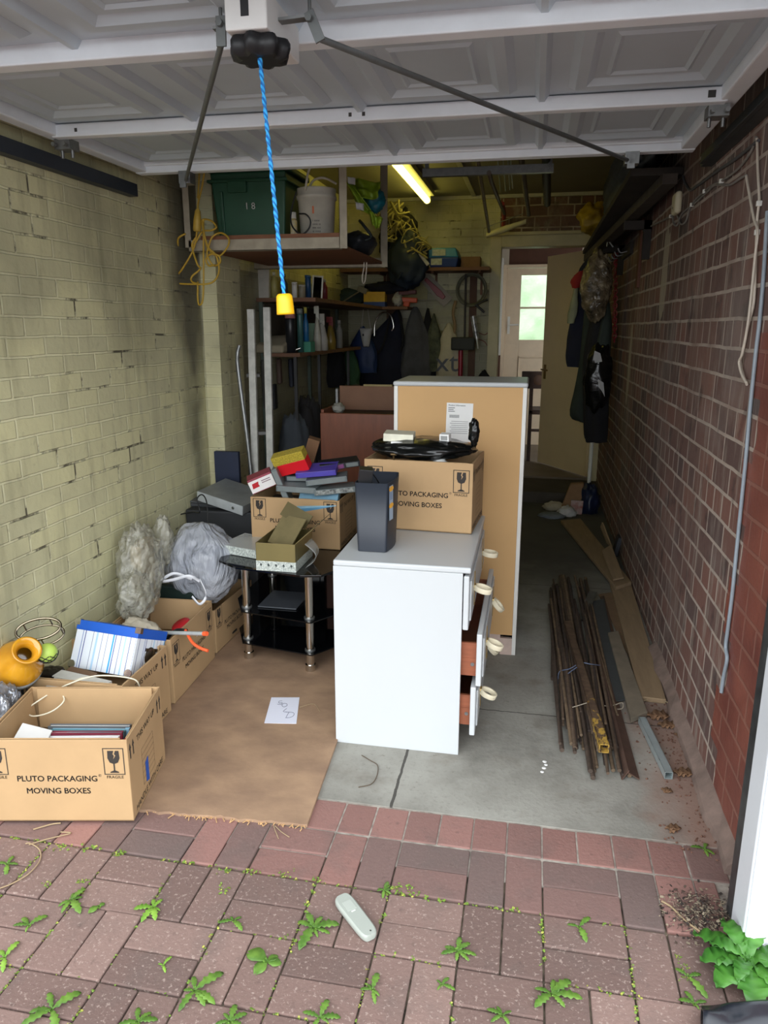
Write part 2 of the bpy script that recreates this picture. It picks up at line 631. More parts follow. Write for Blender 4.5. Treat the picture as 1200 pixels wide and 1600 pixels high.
# ------------------------------------------------------------------ shell
XL, XR, YF, YB, ZC = -1.81, 0.66, 1.79, 7.35, 2.73
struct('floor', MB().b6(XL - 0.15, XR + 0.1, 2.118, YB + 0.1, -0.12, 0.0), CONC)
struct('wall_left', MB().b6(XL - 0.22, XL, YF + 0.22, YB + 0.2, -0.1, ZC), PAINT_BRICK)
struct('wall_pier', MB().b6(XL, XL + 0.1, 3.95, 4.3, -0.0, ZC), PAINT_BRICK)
struct('wall_right', MB().b6(XR, XR + 0.22, YF + 0.02, YB + 0.2, -0.1, ZC), RED_BRICK)
OX0, OX1, OZ = -0.335, 0.585, 2.275      # doorway through the far wall
wb = MB().b6(XL, OX0 - 0.02, YB, YB + 0.15, -0.1, ZC)
wb.b6(OX1 + 0.02, XR, YB, YB + 0.15, -0.1, ZC)
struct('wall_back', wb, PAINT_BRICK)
struct('wall_lintel', MB().b6(OX0 - 0.02, OX1 + 0.02, YB + 0.001, YB + 0.15, OZ + 0.02, ZC), RED_BRICK)
struct('wall_front', MB().b6(-2.5, -1.82, YF, YF + 0.21, -0.1, 2.95).b6(-1.82, 1.5, YF, YF + 0.21, 2.32, 2.95).b6(XR, 1.5, YF + 0.02, YF + 0.23, -0.1, 2.32), RED_BRICK)
struct('ceiling', MB().b6(XL - 0.2, XR + 0.2, YF, YB + 0.15, ZC, ZC + 0.06), CEIL)
bt = MB().b6(XL, XR - 0.04, YB - 0.035, YB, ZC - 0.03, ZC).b6(XR - 0.075, XR - 0.04, 3.0, YB, ZC - 0.025, ZC)
bt.b6(-0.62, -0.58, 3.4, YB, ZC - 0.012, ZC).b6(XL, XR, 5.55, 5.59, ZC - 0.012, ZC)
struct('trim_1', bt, BATTEN)
# raised step to the house
struct('step', MB().b6(OX0 - 0.6, XR, 6.72, YB, 0.0, 0.10), M('step_concrete', S(84, 78, 70), 0.9, var=0.2, scale=4, bump=0.3))
# mortar haunch along the foot of the brick wall
hp = [AX(1150, 1395, 0.655), AX(1075, 1180, 0.655), AX(1040, 1065, 0.655)]
hm = MB()
ha = []
for i in range(13):
    y = 2.0 + i * 0.13
    w = 0.042 + 0.03 * noise.noise(Vector((y * 5, 0, 0)))
    ha.append([Vector((XR + 0.01, y, -0.01)), Vector((XR - w, y, -0.01)), Vector((XR - w * 0.85, y, 0.025)), Vector((XR + 0.01, y, 0.07 + 0.02 * noise.noise(Vector((y * 4, 3, 0)))))])
hm.rings(ha, 0, True, False)
struct('baseboard_right', hm, M('mortar_haunch', S(140, 120, 110), 0.95, var=0.2, scale=14, bump=0.5, bscale=40))

# ------------------------------------------------------------------ passage beyond
PF = 0.10
DT = AY(830, 419, 9.58).z
PASS = M('passage_plaster', S(206, 196, 178), 0.8, var=0.05)
BROWNW = M('passage_brown_board', S(92, 58, 42), 0.7, var=0.1)
pm = MB().b6(-1.2, 1.6, YB + 0.1, 9.8, PF - 0.1, PF)
struct('floor_passage', pm, M('passage_floor', S(138, 126, 112), 0.6, var=0.15, scale=3))
struct('wall_passage', MB().b6(1.6, 1.7, YB + 0.15, 8.4, 0, 2.6).b6(1.6, 1.7, 9.0, 9.7, 0, 2.6).b6(1.6, 1.7, 8.4, 9.0, 0, 1.3).b6(1.6, 1.7, 8.4, 9.0, 2.1, 2.6).b6(-1.25, -1.2, YB + 0.15, 9.8, 0, 2.6).b6(-1.2, -0.34, 9.6, 9.7, 0, 2.6).b6(0.52, 1.7, 9.6, 9.7, 0, 2.6), PASS)  # side opening, out of view, added to let daylight into the passage
struct('wall_passage_end', MB().b6(-0.34, 0.52, 9.6, 9.7, DT + 0.04, 2.62), BROWNW)
struct('ceiling_passage', MB().b6(-1.3, 1.7, YB + 0.15, 9.8, 2.6, 2.68), PASS)
struct('trim_2', MB().b6(-0.56, -0.40, 9.40, 9.6, 1.22, 2.36), WHITE_PAINT)
struct('trim_4', MB().b6(-0.56, -0.40, 9.44, 9.6, PF, 1.22), BROWNW)

# frame of the doorway
fm = MB().b6(OX0 - 0.10, OX0, YB - 0.03, YB + 0.16, PF - 0.1, OZ + 0.13)
fm.b6(OX1, XR, YB - 0.03, YB + 0.16, PF, OZ + 0.13)
fm.b6(OX0, OX1, YB - 0.03, YB + 0.16, OZ, OZ + 0.13).b6(OX0 - 0.10, XR, YB - 0.05, YB - 0.03, OZ + 0.10, OZ + 0.13)
struct('trim_3', fm, M('old_cream_gloss', S(190, 180, 140), 0.5, var=0.1, scale=5), bevel=0.004)

# the flush door, swung open into the passage
h0 = Vector((OX1 - 0.005, YB + 0.12, 0))
h1 = AZ(841, 720, PF + 0.02)
du = Vector((h1.x - h0.x, h1.y - h0.y, 0)).normalized()
dl = 0.90
d1 = thing('door_1', 'tall flush cream door swung open beyond the far doorway', 'door', h0, 0)
d1['kind'] = 'structure'
del d1['label']
del d1['category']
ang = math.atan2(du.y, du.x)
d1.rotation_euler = (0, 0, ang)
WM[d1] = Matrix.Translation(h0) @ Matrix.Rotation(ang, 4, 'Z')
MB().b6(0, dl, -0.02, 0.02, PF + 0.015, OZ - 0.01).build('door_leaf', M('yellowed_cream_gloss', S(226, 206, 160), 0.4, var=0.05, scale=2), d1, world=False, bevel=0.002)
MB().cyl((dl - 0.06, -0.02, 1.12), (dl - 0.06, -0.07, 1.12), 0.009).cyl((dl - 0.06, -0.065, 1.12), (dl - 0.17, -0.065, 1.115), 0.009).cyl((dl - 0.06, 0.02, 1.12), (dl - 0.06, 0.07, 1.12), 0.009).cyl((dl - 0.06, 0.065, 1.12), (dl - 0.17, 0.065, 1.115), 0.009).b6(dl - 0.08, dl - 0.04, -0.024, 0.024, 1.02, 1.17).build('door_handle', M('brass', S(150, 120, 70), 0.3, 0.9), d1, world=False)

# glazed back door at the far end of the passage
d2 = thing('door_2', '', 'door', (0, 9.58, 0))
del d2['label']
del d2['category']
d2['kind'] = 'structure'
gx0, gx1 = AY(813, 480, 9.58).x, AY(813, 480, 9.58).x + 0.42
gz0, gz1 = AY(830, 531, 9.58).z, AY(830, 430, 9.58).z
X0, X1 = -0.36, 0.50
dm = MB().b6(X0, gx0, 9.56, 9.60, PF, DT).b6(gx1, X1, 9.56, 9.60, PF, DT).b6(gx0, gx1, 9.56, 9.60, gz1, DT).b6(gx0, gx1, 9.56, 9.60, PF, gz0)
dm.b6(gx0 + 0.0, gx1, 9.545, 9.56, PF + 0.2, PF + 0.22).b6(gx0, gx1, 9.545, 9.56, gz0 - 0.22, gz0 - 0.2).b6(gx0, gx0 + 0.02, 9.545, 9.56, PF + 0.2, gz0 - 0.2).b6(gx1 - 0.02, gx1, 9.545, 9.56, PF + 0.2, gz0 - 0.2)
zm = gz0 + (gz1 - gz0) * 0.5
dm.b6(gx0, gx1, 9.57, 9.59, zm - 0.012, zm + 0.012)
DCR = M('cream_gloss_door', S(218, 198, 170), 0.4, var=0.05)
dm.build('door_panel', DCR, d2, bevel=0.004)
MB().b6(X0 - 0.06, X0, 9.52, 9.6, PF, DT + 0.04).b6(X1, X1 + 0.06, 9.52, 9.6, PF, DT + 0.04).b6(X0, X1, 9.52, 9.6, DT + 0.003, DT + 0.04).build('door_frame', DCR, d2, bevel=0.004)
MB().b6(X0 + 0.03, X0 + 0.06, 9.545, 9.56, gz0 + 0.07, gz0 + 0.28).cyl((X0 + 0.045, 9.55, gz0 + 0.18), (X0 + 0.045, 9.50, gz0 + 0.18), 0.01).cyl((X0 + 0.045, 9.505, gz0 + 0.18), (X0 + 0.17, 9.505, gz0 + 0.18), 0.01).build('door_handle', WHITE_PAINT, d2)
tg = NT('obscure_glass')
tg.bump(tg.noise(50, 2), 0.25, 0.01)
GLASS = tg.set(Roughness=0.12, Transmission_Weight=1.0, IOR=1.2)
tg.base((0.95, 0.98, 0.96, 1))
MB().b6(gx0, gx1, 9.576, 9.584, gz0, gz1).build('pane', GLASS, d2)

# garden seen through the glass: lawn, hedge
tl = NT('hedge_leaf')
tl.base(tl.ramp(tl.noise(14, 4), [(0.35, S(120, 150, 112)), (0.65, S(196, 214, 184))]))
LEAFH = tl.set(Roughness=0.6)
hd = MB()
crumple(hd, (0.2, 14.4, 1.6), (3.2, 0.7, 2.4), 0.3, 5.0, 70, 44, 3)
tag(hd.build('garden_hedge', LEAFH), 'light green garden hedge seen through the glazed back door', 'hedge')
struct('garden_lawn', MB().b6(-5, 6, 9.8, 17, -0.12, 0.0), M('lawn', S(120, 150, 80), 0.9, var=0.2, scale=30, bump=0.5))
wbm = MB().b6(-0.5, 1.4, 12.4, 12.44, 0.0, 0.62)
wbm.b6(-0.5, 1.4, 12.3, 12.55, 0.62, 0.66)
tag(wbm.build('garden_bench', M('pale_bench', S(206, 200, 176), 0.7)), 'pale garden bench in front of the hedge beyond the back door', 'bench')

# ------------------------------------------------------------------ paving
def paver_mat(name, stops, speck, amount):
    t = NT(name)
    at = t.n('ShaderNodeAttribute', attribute_name='tone')
    c = t.ramp(at.outputs['Fac'], stops)
    c = t.mix(t.math('MULTIPLY', t.gate(t.noise(7, 5), 0.5, 0.7), 0.35), c, S(92, 84, 80))
    if amount:
        c = t.mix(t.math('MULTIPLY', t.gate(t.noise(95, 3, 0.7), 0.585, 0.64), amount), c, speck)
    c = t.mix(t.math('MULTIPLY', t.gate(t.noise(40, 4), 0.6, 0.75), 0.4), c, S(70, 58, 54))
    t.base(c)
    t.bump(t.noise(90, 4, 0.65), 0.5, 0.004)
    return t.set(Roughness=0.85)


PAVE = paver_mat('speckled_paver', [(0, S(104, 84, 78)), (0.5, S(120, 97, 90)), (1, S(134, 110, 102))], S(176, 158, 148), 0.5)
THRESH = paver_mat('threshold_brick', [(0, S(104, 88, 84)), (0.5, S(132, 97, 90)), (1, S(146, 108, 100))], S(160, 138, 130), 0.15)
C_ = 0.2133
JX = -0.329


def paving(name, bricks, mat, up=0.0):
    mb = MB()
    tones = []
    for (x0, x1, y0, y1) in bricks:
        g = 0.0022
        z = up + rnd.uniform(-0.002, 0.002)
        tx, ty = rnd.uniform(-0.006, 0.006), rnd.uniform(-0.006, 0.006)
        R = Euler((tx, ty, rnd.uniform(-0.006, 0.006))).to_matrix()
        mb.box(((x0 + x1) / 2, (y0 + y1) / 2, z - 0.03), (x1 - x0 - 2 * g, y1 - y0 - 2 * g, 0.06), R)
        tones += [rnd.random()] * 8
    o = struct(name, mb, mat, bevel=0.0035)
    a = o.data.attributes.new('tone', 'FLOAT', 'POINT')
    a.data.foreach_set('value', tones)
    return o


def cell(x, y, h, vert):
    if vert:
        return [(x, x + C_ / 2, y, y + h), (x + C_ / 2, x + C_, y, y + h)]
    return [(x, x + C_, y, y + h / 2), (x, x + C_, y + h / 2, y + h)]


bl = []
ytop = 1.738
for r in range(8):
    for k in range(-11, 10):
        x = JX + k * C_
        y = ytop - (r + 1) * C_
        bl += cell(x, y, C_, (k + r) % 2 == 1)
paving('driveway_paving', bl, PAVE)
bl = []
for k in range(-9, 5):
    bl += cell(JX + k * C_, 1.742, 0.216, k % 2 == 1)
for k in range(-18, 10):
    x = JX + k * C_ / 2
    if x > -1.8:
        bl.append((x, x + C_ / 2, 1.962, 2.112))
bl = [(x0, min(x1, 0.645 if y0 > 1.9 else 0.587), y0, y1) for x0, x1, y0, y1 in bl if x0 < 0.56]
paving('threshold_paving', bl, THRESH)
gm = NT('joint_soil')
gm.base(gm.ramp(gm.noise(30, 5), [(0.3, S(52, 46, 38)), (0.7, S(116, 104, 88))]))
gm.set(Roughness=0.95)
struct('driveway_bed', MB().b6(-3.0, 2.2, -0.2, 2.13, -0.12, -0.009), gm.m)
mo = NT('mortar_joint')
mo.base(mo.ramp(mo.noise(30, 5), [(0.3, S(120, 112, 104)), (0.7, S(176, 168, 158))]))
mo.set(Roughness=0.95)
struct('threshold_mortar', MB().b6(-1.8, 0.66, 1.957, 2.118, -0.1, -0.0035).b6(-1.8, 0.62, 1.85, 1.957, -0.1, -0.005), mo.m)
dw = NT('driveway_far')
sc_ = dw.n('ShaderNodeTexBrick')
dw.link(dw.coord(), sc_.inputs['Vector'])
for k, v in (('Scale', 1.0), ('Mortar Size', 0.004), ('Brick Width', 0.2133), ('Row Height', 0.1067)):
    sc_.inputs[k].default_value = v
sc_.inputs['Color1'].default_value = S(104, 86, 80)
sc_.inputs['Color2'].default_value = S(98, 82, 76)
sc_.inputs['Mortar'].default_value = S(80, 74, 60)
dw.base(sc_.outputs['Color'])
struct('driveway_apron', MB().b6(-14, 14, -16, 0.03, -0.1, 0.0).b6(-14, -2.67, 0.03, 1.79, -0.1, 0.0).b6(1.8, 14, 0.03, 1.79, -0.1, 0.0), dw.set(Roughness=0.85))

# ------------------------------------------------------------------ up-and-over door
DZ = 2.20
DX0, DX1, DY0, DY1 = -1.735, 0.565, 1.08, 3.25
DOORW = M('door_white', S(194, 207, 217), 0.4, var=0.03, scale=5)
RAILW = M('rail_white', S(238, 245, 252), 0.4, var=0.04, scale=9)
door = thing('garage_door', 'white up-and-over metal garage door hanging open overhead, panelled underside showing', 'garage door', ((DX0 + DX1) / 2, DY1, DZ))
sk = MB()
zs = DZ + 0.045
sk.b6(DX0, DX1, DY0, DY1, zs, zs + 0.004)
NC = 4
cw = (DX1 - DX0) / NC
rows = [(1.10, 1.88), (1.93, 2.555), (2.60, 3.20)]


def moulding(x0, x1, y0, y1):
    prof = [(0.055, 0.0), (0.075, 0.016), (0.105, 0.016), (0.125, 0.0), (0.155, 0.0), (0.165, 0.007), (0.175, 0.0)]
    rs = []
    for ins, d in prof:
        rs.append([Vector((x0 + ins, y0 + ins, zs - d - 0.0005)), Vector((x0 + ins, y1 - ins, zs - d - 0.0005)), Vector((x1 - ins, y1 - ins, zs - d - 0.0005)), Vector((x1 - ins, y0 + ins, zs - d - 0.0005))])
    sk.rings(rs, 0, False, False)


for k in range(NC):
    for y0, y1 in rows:
        moulding(DX0 + k * cw + 0.02, DX0 + (k + 1) * cw - 0.02, y0, y1)
    if k:
        x = DX0 + k * cw
        sk.add([(x - 0.022, DY0, zs), (x - 0.008, DY0, zs - 0.02), (x + 0.008, DY0, zs - 0.02), (x + 0.022, DY0, zs), (x - 0.022, DY1, zs), (x - 0.008, DY1, zs - 0.02), (x + 0.008, DY1, zs - 0.02), (x + 0.022, DY1, zs)],
               [(0, 1, 5, 4), (1, 2, 6, 5), (2, 3, 7, 6)])
sk.build('door_skin', DOORW, door)
for y0, y1, h in ((1.885, 1.935, 0.055), (2.565, 2.605, 0.042)):
    r = MB().b6(DX0 + 0.035, DX1 - 0.035, y0, y1, DZ, DZ + h).b6(DX0 + 0.035, DX1 - 0.035, y1, y1 + 0.02, DZ + h - 0.008, DZ + h)
    r = r.build('cross_rail', RAILW, door, bevel=0.004)
    sm = MB()
    if y0 > 2:
        for px in (78, 118, 547, 568):
            q = AY(px, 205 - px * 0.052, y0)
            sm.box((q.x, y0 - 0.0005, DZ + 0.02), (0.016 if px == 78 else 0.01, 0.001, 0.012))
        q = AY(1112, 153, y0)
        sm.box((q.x, y0 - 0.0005, DZ + 0.022), (0.022, 0.001, 0.02))
        sm.build('rail_slot', M('slot_shadow', S(70, 70, 68), 0.8), r)
MB().b6(DX0, DX1, DY1 - 0.05, DY1, DZ, DZ + 0.047).b6(DX0 + 0.05, DX1 - 0.05, DY1 - 0.07, DY1 - 0.05, DZ + 0.026, DZ + 0.047).build('bottom_rail', RAILW, door, bevel=0.005)
for x0, x1 in ((DX0, DX0 + 0.055), (DX1 - 0.055, DX1)):
    MB().b6(x0, x1, DY0, DY1 - 0.05, DZ + 0.004, DZ + 0.047).build('side_rail', RAILW, door, bevel=0.005)
for sx in (DX0 + 0.05, DX1 - 0.05):
    b = MB().b6(sx - 0.03, sx + 0.03, 2.60, 2.66, DZ - 0.03, DZ + 0.004)
    for dx in (-0.02, 0.02):
        b.cyl((sx + dx, 2.59, DZ - 0.018), (sx + dx, 2.575, DZ - 0.018), 0.008, n=6).cyl((sx + dx, 2.63, DZ - 0.03), (sx + dx, 2.63, DZ - 0.055), 0.006, n=6)
    b.build('roller_bracket', STEEL, door)
# latch box, knob and latch rods
lc = AY(408, 20, 1.72)
LB = M('latch_white', S(224, 224, 222), 0.35, var=0.03)
lx = lc.x
bx = MB().b6(lx - 0.058, lx + 0.035, 1.655, 1.88, DZ - 0.045, DZ + 0.045)
latch = bx.build('latch_box', LB, door, bevel=0.004)
MB().b6(lx - 0.022, lx - 0.004, 1.6545, 1.655, DZ - 0.02, DZ + 0.02).build('latch_slot', BLACK, latch)
kb = MB()
rs = []
for z, r in ((DZ - 0.086, 0.045), (DZ - 0.082, 0.056), (DZ - 0.066, 0.062), (DZ - 0.056, 0.062), (DZ - 0.046, 0.056)):
    rs.append([Vector((lx - 0.005 + (r + 0.007 * math.cos(8 * 2 * PI * j / 48)) * math.cos(2 * PI * j / 48), 1.72 + (r + 0.007 * math.cos(8 * 2 * PI * j / 48)) * math.sin(2 * PI * j / 48), z)) for j in range(48)])
kb.rings(rs)
kb.build('latch_knob', BLACK, door)
cp = [AY(345, 45, 1.74), AY(478, 28, 1.74)]
MB().box((cp[0] + cp[1]) / 2, ((cp[1] - cp[0]).length + 0.03, 0.025, 0.006), (0, -math.atan2((cp[1] - cp[0]).z, (cp[1] - cp[0]).x), 0)).build('latch_crank', STEEL, door)
for pts in ([AY(345, 30, 1.73), AY(346, 68, 1.73), AY(290, 283, 3.22)], [AY(484, 22, 1.73), AY(499, 60, 1.73), AY(985, 252, 3.22)]):
    m_ = MB()
    m_.box((pts[0] + pts[1]) / 2, (0.022, 0.006, (pts[0] - pts[1]).length + 0.012), (0, math.atan2(pts[0].x - pts[1].x, pts[0].z - pts[1].z), 0))
    m_.tube([pts[1], pts[1] * 0.97 + pts[2] * 0.03, pts[2]], 0.0075, 8)
    m_.cyl(pts[0] + Vector((0, -0.015, -0.01)), pts[0] + Vector((0, 0.012, -0.01)), 0.008, n=6)
    m_.cyl(pts[0] + Vector((0, 0, -0.02)), pts[0] + Vector((0, 0, 0.03)), 0.004, n=6)
    m_.build('latch_rod', M('dull_steel_rod', S(122, 126, 126), 0.45, 0.6), door)
    e = pts[2]
    k_ = MB().b6(e.x - 0.022, e.x + 0.03, 3.2, 3.255, e.z - 0.012, DZ + 0.004)
    k_.cyl((e.x, 3.19, e.z - 0.004), (e.x, 3.21, e.z - 0.004), 0.010, n=6).b6(e.x - 0.014, e.x + 0.014, 3.19, 3.2, e.z - 0.03, e.z + 0.02)
    k_.build('latch_catch', STEEL, door)

# cord with its yellow pull
c0, c1 = AY(402, 52, 1.70), AY(444, 462, 1.70)
cord = thing('pull_cord', 'bright blue braided pull cord with yellow plastic handle hanging from the door latch', 'cord', c1)
tb = NT('blue_braid')
wv = tb.n('ShaderNodeTexWave')
wv.inputs['Scale'].default_value = 45
wv.inputs['Distortion'].default_value = 1.0
wv.bands_direction = 'DIAGONAL'
tb.link(tb.coord(), wv.inputs['Vector'])
tb.base(tb.ramp(wv.outputs['Fac'], [(0.3, S(10, 100, 175)), (0.6, S(50, 165, 228))]))
tb.set(Roughness=0.7)
pts = [c0 + (c1 - c0) * (i / 60) for i in range(61)]
cm = MB()
for ph in (0, PI):
    cm.tube([p + Vector((0.0022 * math.cos(i * 1.1 + ph), 0.0022 * math.sin(i * 1.1 + ph), 0)) for i, p in enumerate(pts)], 0.0034, 6)
cm.build('cord', tb.m, cord)
ax = (c1 - c0).normalized()
T = frame(c1, Vector((0, 1, 0)).cross(-ax), Vector((0, 1, 0)))
MB().lathe([(0.004, 0.0), (0.014, 0.0), (0.0185, -0.005), (0.0193, -0.02), (0.0205, -0.042), (0.0205, -0.046), (0.016, -0.046), (0.014, -0.02)], Matrix.Translation(c1 + Vector((0, 0, 0.004))) @ Matrix.Rotation(math.radians(-3), 4, 'Y'), 28, cap=False).build('pull_handle', YELLOWP, cord)

# steel door tracks on both walls
struct('trim_5', MB().b6(XL + 0.001, XL + 0.045, 1.6, 3.268, 2.118, 2.17), M('track_paint', S(44, 50, 60), 0.5, var=0.1), bevel=0.002)
struct('trim_6', MB().b6(XR - 0.045, XR - 0.001, 1.6, 3.36, 2.168, 2.215).b6(XR - 0.06, XR - 0.045, 1.6, 3.3, 2.168, 2.174), M('track_paint_worn', S(58, 62, 64), 0.5, var=0.25, scale=18), bevel=0.002)
# door frame post in the opening
struct('trim_7', MB().b6(0.588, 0.655, 1.70, 1.80, -0.01, 2.32).b6(0.592, 0.64, 1.692, 1.70, -0.01, 2.32), UPVC, bevel=0.004)
struct('trim_8', MB().b6(0.592, XR, 1.80, 1.86, -0.01, 2.32), BLACKPAINT, bevel=0.003)
struct('wall_outside', MB().b6(0.656, 1.5, 1.72, 1.81, -0.1, 2.32), RED_BRICK)

# ------------------------------------------------------------------ moving boxes
def glass_mark(mb, M4, w, mi=0):
    """fragile sign: boxed wine glass with the word under it, w wide, origin at its lower middle"""
    h = w * 1.42
    t = w * 0.045
    x0, x1, y0, y1 = -w / 2, w / 2, w * 0.2, w * 0.2 + h
    for q in (((x0, y0), (x1, y0), (x1, y0 + t), (x0, y0 + t)), ((x0, y1 - t), (x1, y1 - t), (x1, y1), (x0, y1)), ((x0, y0), (x0 + t, y0), (x0 + t, y1), (x0, y1)), ((x1 - t, y0), (x1, y0), (x1, y1), (x1 - t, y1))):
        mb.flat(q, M4, mi)
    P = lambda l: [(a * w, y0 + b * h) for a, b in l]
    mb.flat(P([(-0.27, 0.9), (-0.29, 0.62), (-0.2, 0.46), (-0.03, 0.41), (0.03, 0.41), (0.2, 0.46), (0.29, 0.62), (0.27, 0.9), (0.1, 0.9), (0.04, 0.78), (0.1, 0.72), (-0.02, 0.58), (0.03, 0.71), (-0.03, 0.78), (0.03, 0.9)]), M4, mi)
    mb.flat(P([(-0.035, 0.42), (-0.035, 0.14), (0.035, 0.14), (0.035, 0.42)]), M4, mi)
    mb.flat(P([(-0.22, 0.07), (0.22, 0.07), (0.2, 0.11), (0.05, 0.16), (-0.05, 0.16), (-0.2, 0.11)]), M4, mi)
    mb.text('FRAGILE', w * 0.22, M4 @ Matrix.Translation((0, 0, 0)), mi, 0.012)


def arrow(mb, M4, h, mi=0):
    w = h * 0.34
    mb.flat([(-w * 0.22, 0), (w * 0.22, 0), (w * 0.22, h * 0.6), (w * 0.5, h * 0.6), (0, h), (-w * 0.5, h * 0.6), (-w * 0.22, h * 0.6)], M4, mi)


BW, BD, BH = 0.46, 0.355, 0.29


def moving_box(label, loc, rz, W=BW, D=BD, H=BH, faces=('front', 'right'), long_side=('front',), tape=False):
    o = thing('moving_box', label, 'box', loc, rz, 'printed cardboard moving boxes')
    t = 0.005
    m = MB()
    m.b6(-W / 2, W / 2, -D / 2, D / 2, 0, 0.006)
    for s_ in (-1, 1):
        m.b6(-W / 2, W / 2, s_ * (D / 2 - t / 2) - t / 2, s_ * (D / 2 - t / 2) + t / 2, 0, H)
        m.b6(s_ * (W / 2 - t / 2) - t / 2, s_ * (W / 2 - t / 2) + t / 2, -D / 2 + t, D / 2 - t, 0, H)
        # top flaps tucked down inside
        fy = s_ * (D / 2 - t - 0.006)
        m.box((0, fy - s_ * 0.006, H - 0.075), (W - 0.05, 0.004, 0.15), (s_ * -0.06, 0, 0))
        m.box((s_ * (W / 2 - t - 0.010), 0, H - 0.08), (0.004, D - 0.05, 0.15), (0, s_ * 0.06, 0))
    m.build('carton', CARD, o, world=False, bevel=0.0015)
    L = MB()
    Fm = MB()
    Am = MB()
    for f in faces:
        if f == 'front':
            M4 = frame((0, -D / 2 - 0.0006, 0), (1, 0, 0), (0, 0, 1))
            w, long_ = W, 'front' in long_side
        elif f == 'right':
            M4 = frame((W / 2 + 0.0006, 0, 0), (0, 1, 0), (0, 0, 1))
            w, long_ = D, 'right' in long_side
        if long_:
            L = MB()
            L.text('PLUTO PACKAGING', 0.028, M4 @ Matrix.Translation((0, H * 0.50, 0)), 0, 0.02, sx=1.0)
            L.text('®', 0.013, M4 @ Matrix.Translation((0.136, H * 0.50 + 0.016, 0)), 0)
            L.build('lettering', PRINT, o, world=False)
            L = MB()
            L.text('MOVING BOXES', 0.028, M4 @ Matrix.Translation((0, H * 0.35, 0)), 0, 0.02)
            L.build('lettering', PRINT, o, world=False)
            for s_ in (-1, 1):
                Fm = MB()
                glass_mark(Fm, M4 @ Matrix.Translation((s_ * (w / 2 - 0.046), H * 0.535, 0)), 0.066)
                Fm.build('fragile_sign', PRINT, o, world=False)
        else:
            L = MB()
            L.text('THIS WAY UP', 0.03, M4 @ Matrix.Translation((0.0, H * 0.80, 0)), 0, 0.012)
            L.build('lettering', PRINT, o, world=False)
            L = MB()
            L.text('HANDLE WITH CARE', 0.03, M4 @ Matrix.Translation((0.0, H * 0.04, 0)), 0, 0.012)
            L.build('lettering', PRINT, o, world=False)
            for s_ in (-1, 1):
                Am = MB()
                arrow(Am, M4 @ Matrix.Translation((s_ * (w / 2 - 0.035) - 0.014, H * 0.73, 0)), 0.055)
                arrow(Am, M4 @ Matrix.Translation((s_ * (w / 2 - 0.035) + 0.014, H * 0.73, 0)), 0.055)
                Am.build('arrow_sign', PRINT, o, world=False)
            L = MB()
            for x0, x1, y0, y1 in [(-0.06, 0.06, k, k + 0.0012) for k in [H * (0.18 + 0.075 * i) for i in range(7)]] + [(-0.061, -0.0595, H * 0.18, H * 0.63), (0.0595, 0.061, H * 0.18, H * 0.63)]:
                L.flat([(x0, y0), (x1, y0), (x1, y1), (x0, y1)], M4)
            L.build('address_panel', PRINT, o, world=False)
            if tape:
                T_ = MB().flat([(-0.035, H * 0.2), (-0.005, H * 0.17), (-0.005, H * 0.48), (-0.035, H * 0.45)], M4 @ Matrix.Translation((0.0, -0.01, 0.0006)))
                T_.build('blue_tape', M('blue_tape', S(20, 90, 190), 0.5), o, world=False)
    return o


def place_box(label, fr, br, z=0.0, **kw):
    """box whose right side runs on the ground from point fr (front) to br (rear)"""
    D = kw.get('D', BD)
    W = kw.get('W', BW)
    d = Vector((br.x - fr.x, br.y - fr.y, 0)).normalized()
    rz = math.atan2(d.y, d.x) - PI / 2
    ctr = Vector((fr.x, fr.y, z)) + d * (D / 2) + Vector((-d.y, d.x, 0)) * (W / 2)
    return moving_box(label, ctr, rz, **kw), d, ctr, rz


b1, d1_, c1_, rz1 = place_box('open moving box of books nearest the driveway, blue tape on its side', AZ(210, 1288), AZ(260, 1188), tape=True)
b2, d2_, c2_, rz2 = place_box('moving box holding the blue striped storage box', AZ(191, 1077, BH) * Vector((1, 1, 0)) if False else Vector((AZ(191, 1077, BH).x, AZ(191, 1077, BH).y, 0)), Vector((AZ(266, 1008, BH).x, AZ(266, 1008, BH).y, 0)))
b3, d3_, c3_, rz3 = place_box('moving box with handles and a red-topped tub, behind the striped storage box', Vector((-1.41, 2.60, 0)), Vector((-1.432, 3.06, 0)), W=0.33, D=0.46, long_side=('right',), faces=('right',))
b4, d4_, c4_, rz4 = place_box('moving box half hidden under the white carrier bag', Vector((-1.44, 3.10, 0)), Vector((-1.43, 3.56, 0)), W=0.33, D=0.46, long_side=('right',), faces=('right',), H=0.222)
TVZ = 0.505
b5, d5_, c5_, rz5 = place_box('moving box of video cassettes on the black glass stand', Vector((-0.872, 3.32, 0)), Vector((-0.868, 3.65, 0)), z=TVZ, W=0.45, D=0.34, H=0.245)
b6_, d6_, c6_, rz6 = place_box('moving box under the black bag on the white chest of drawers', Vector((-0.212, 2.90, 0)), Vector((-0.19, 3.23, 0)), z=0.737, W=0.45, D=0.33)

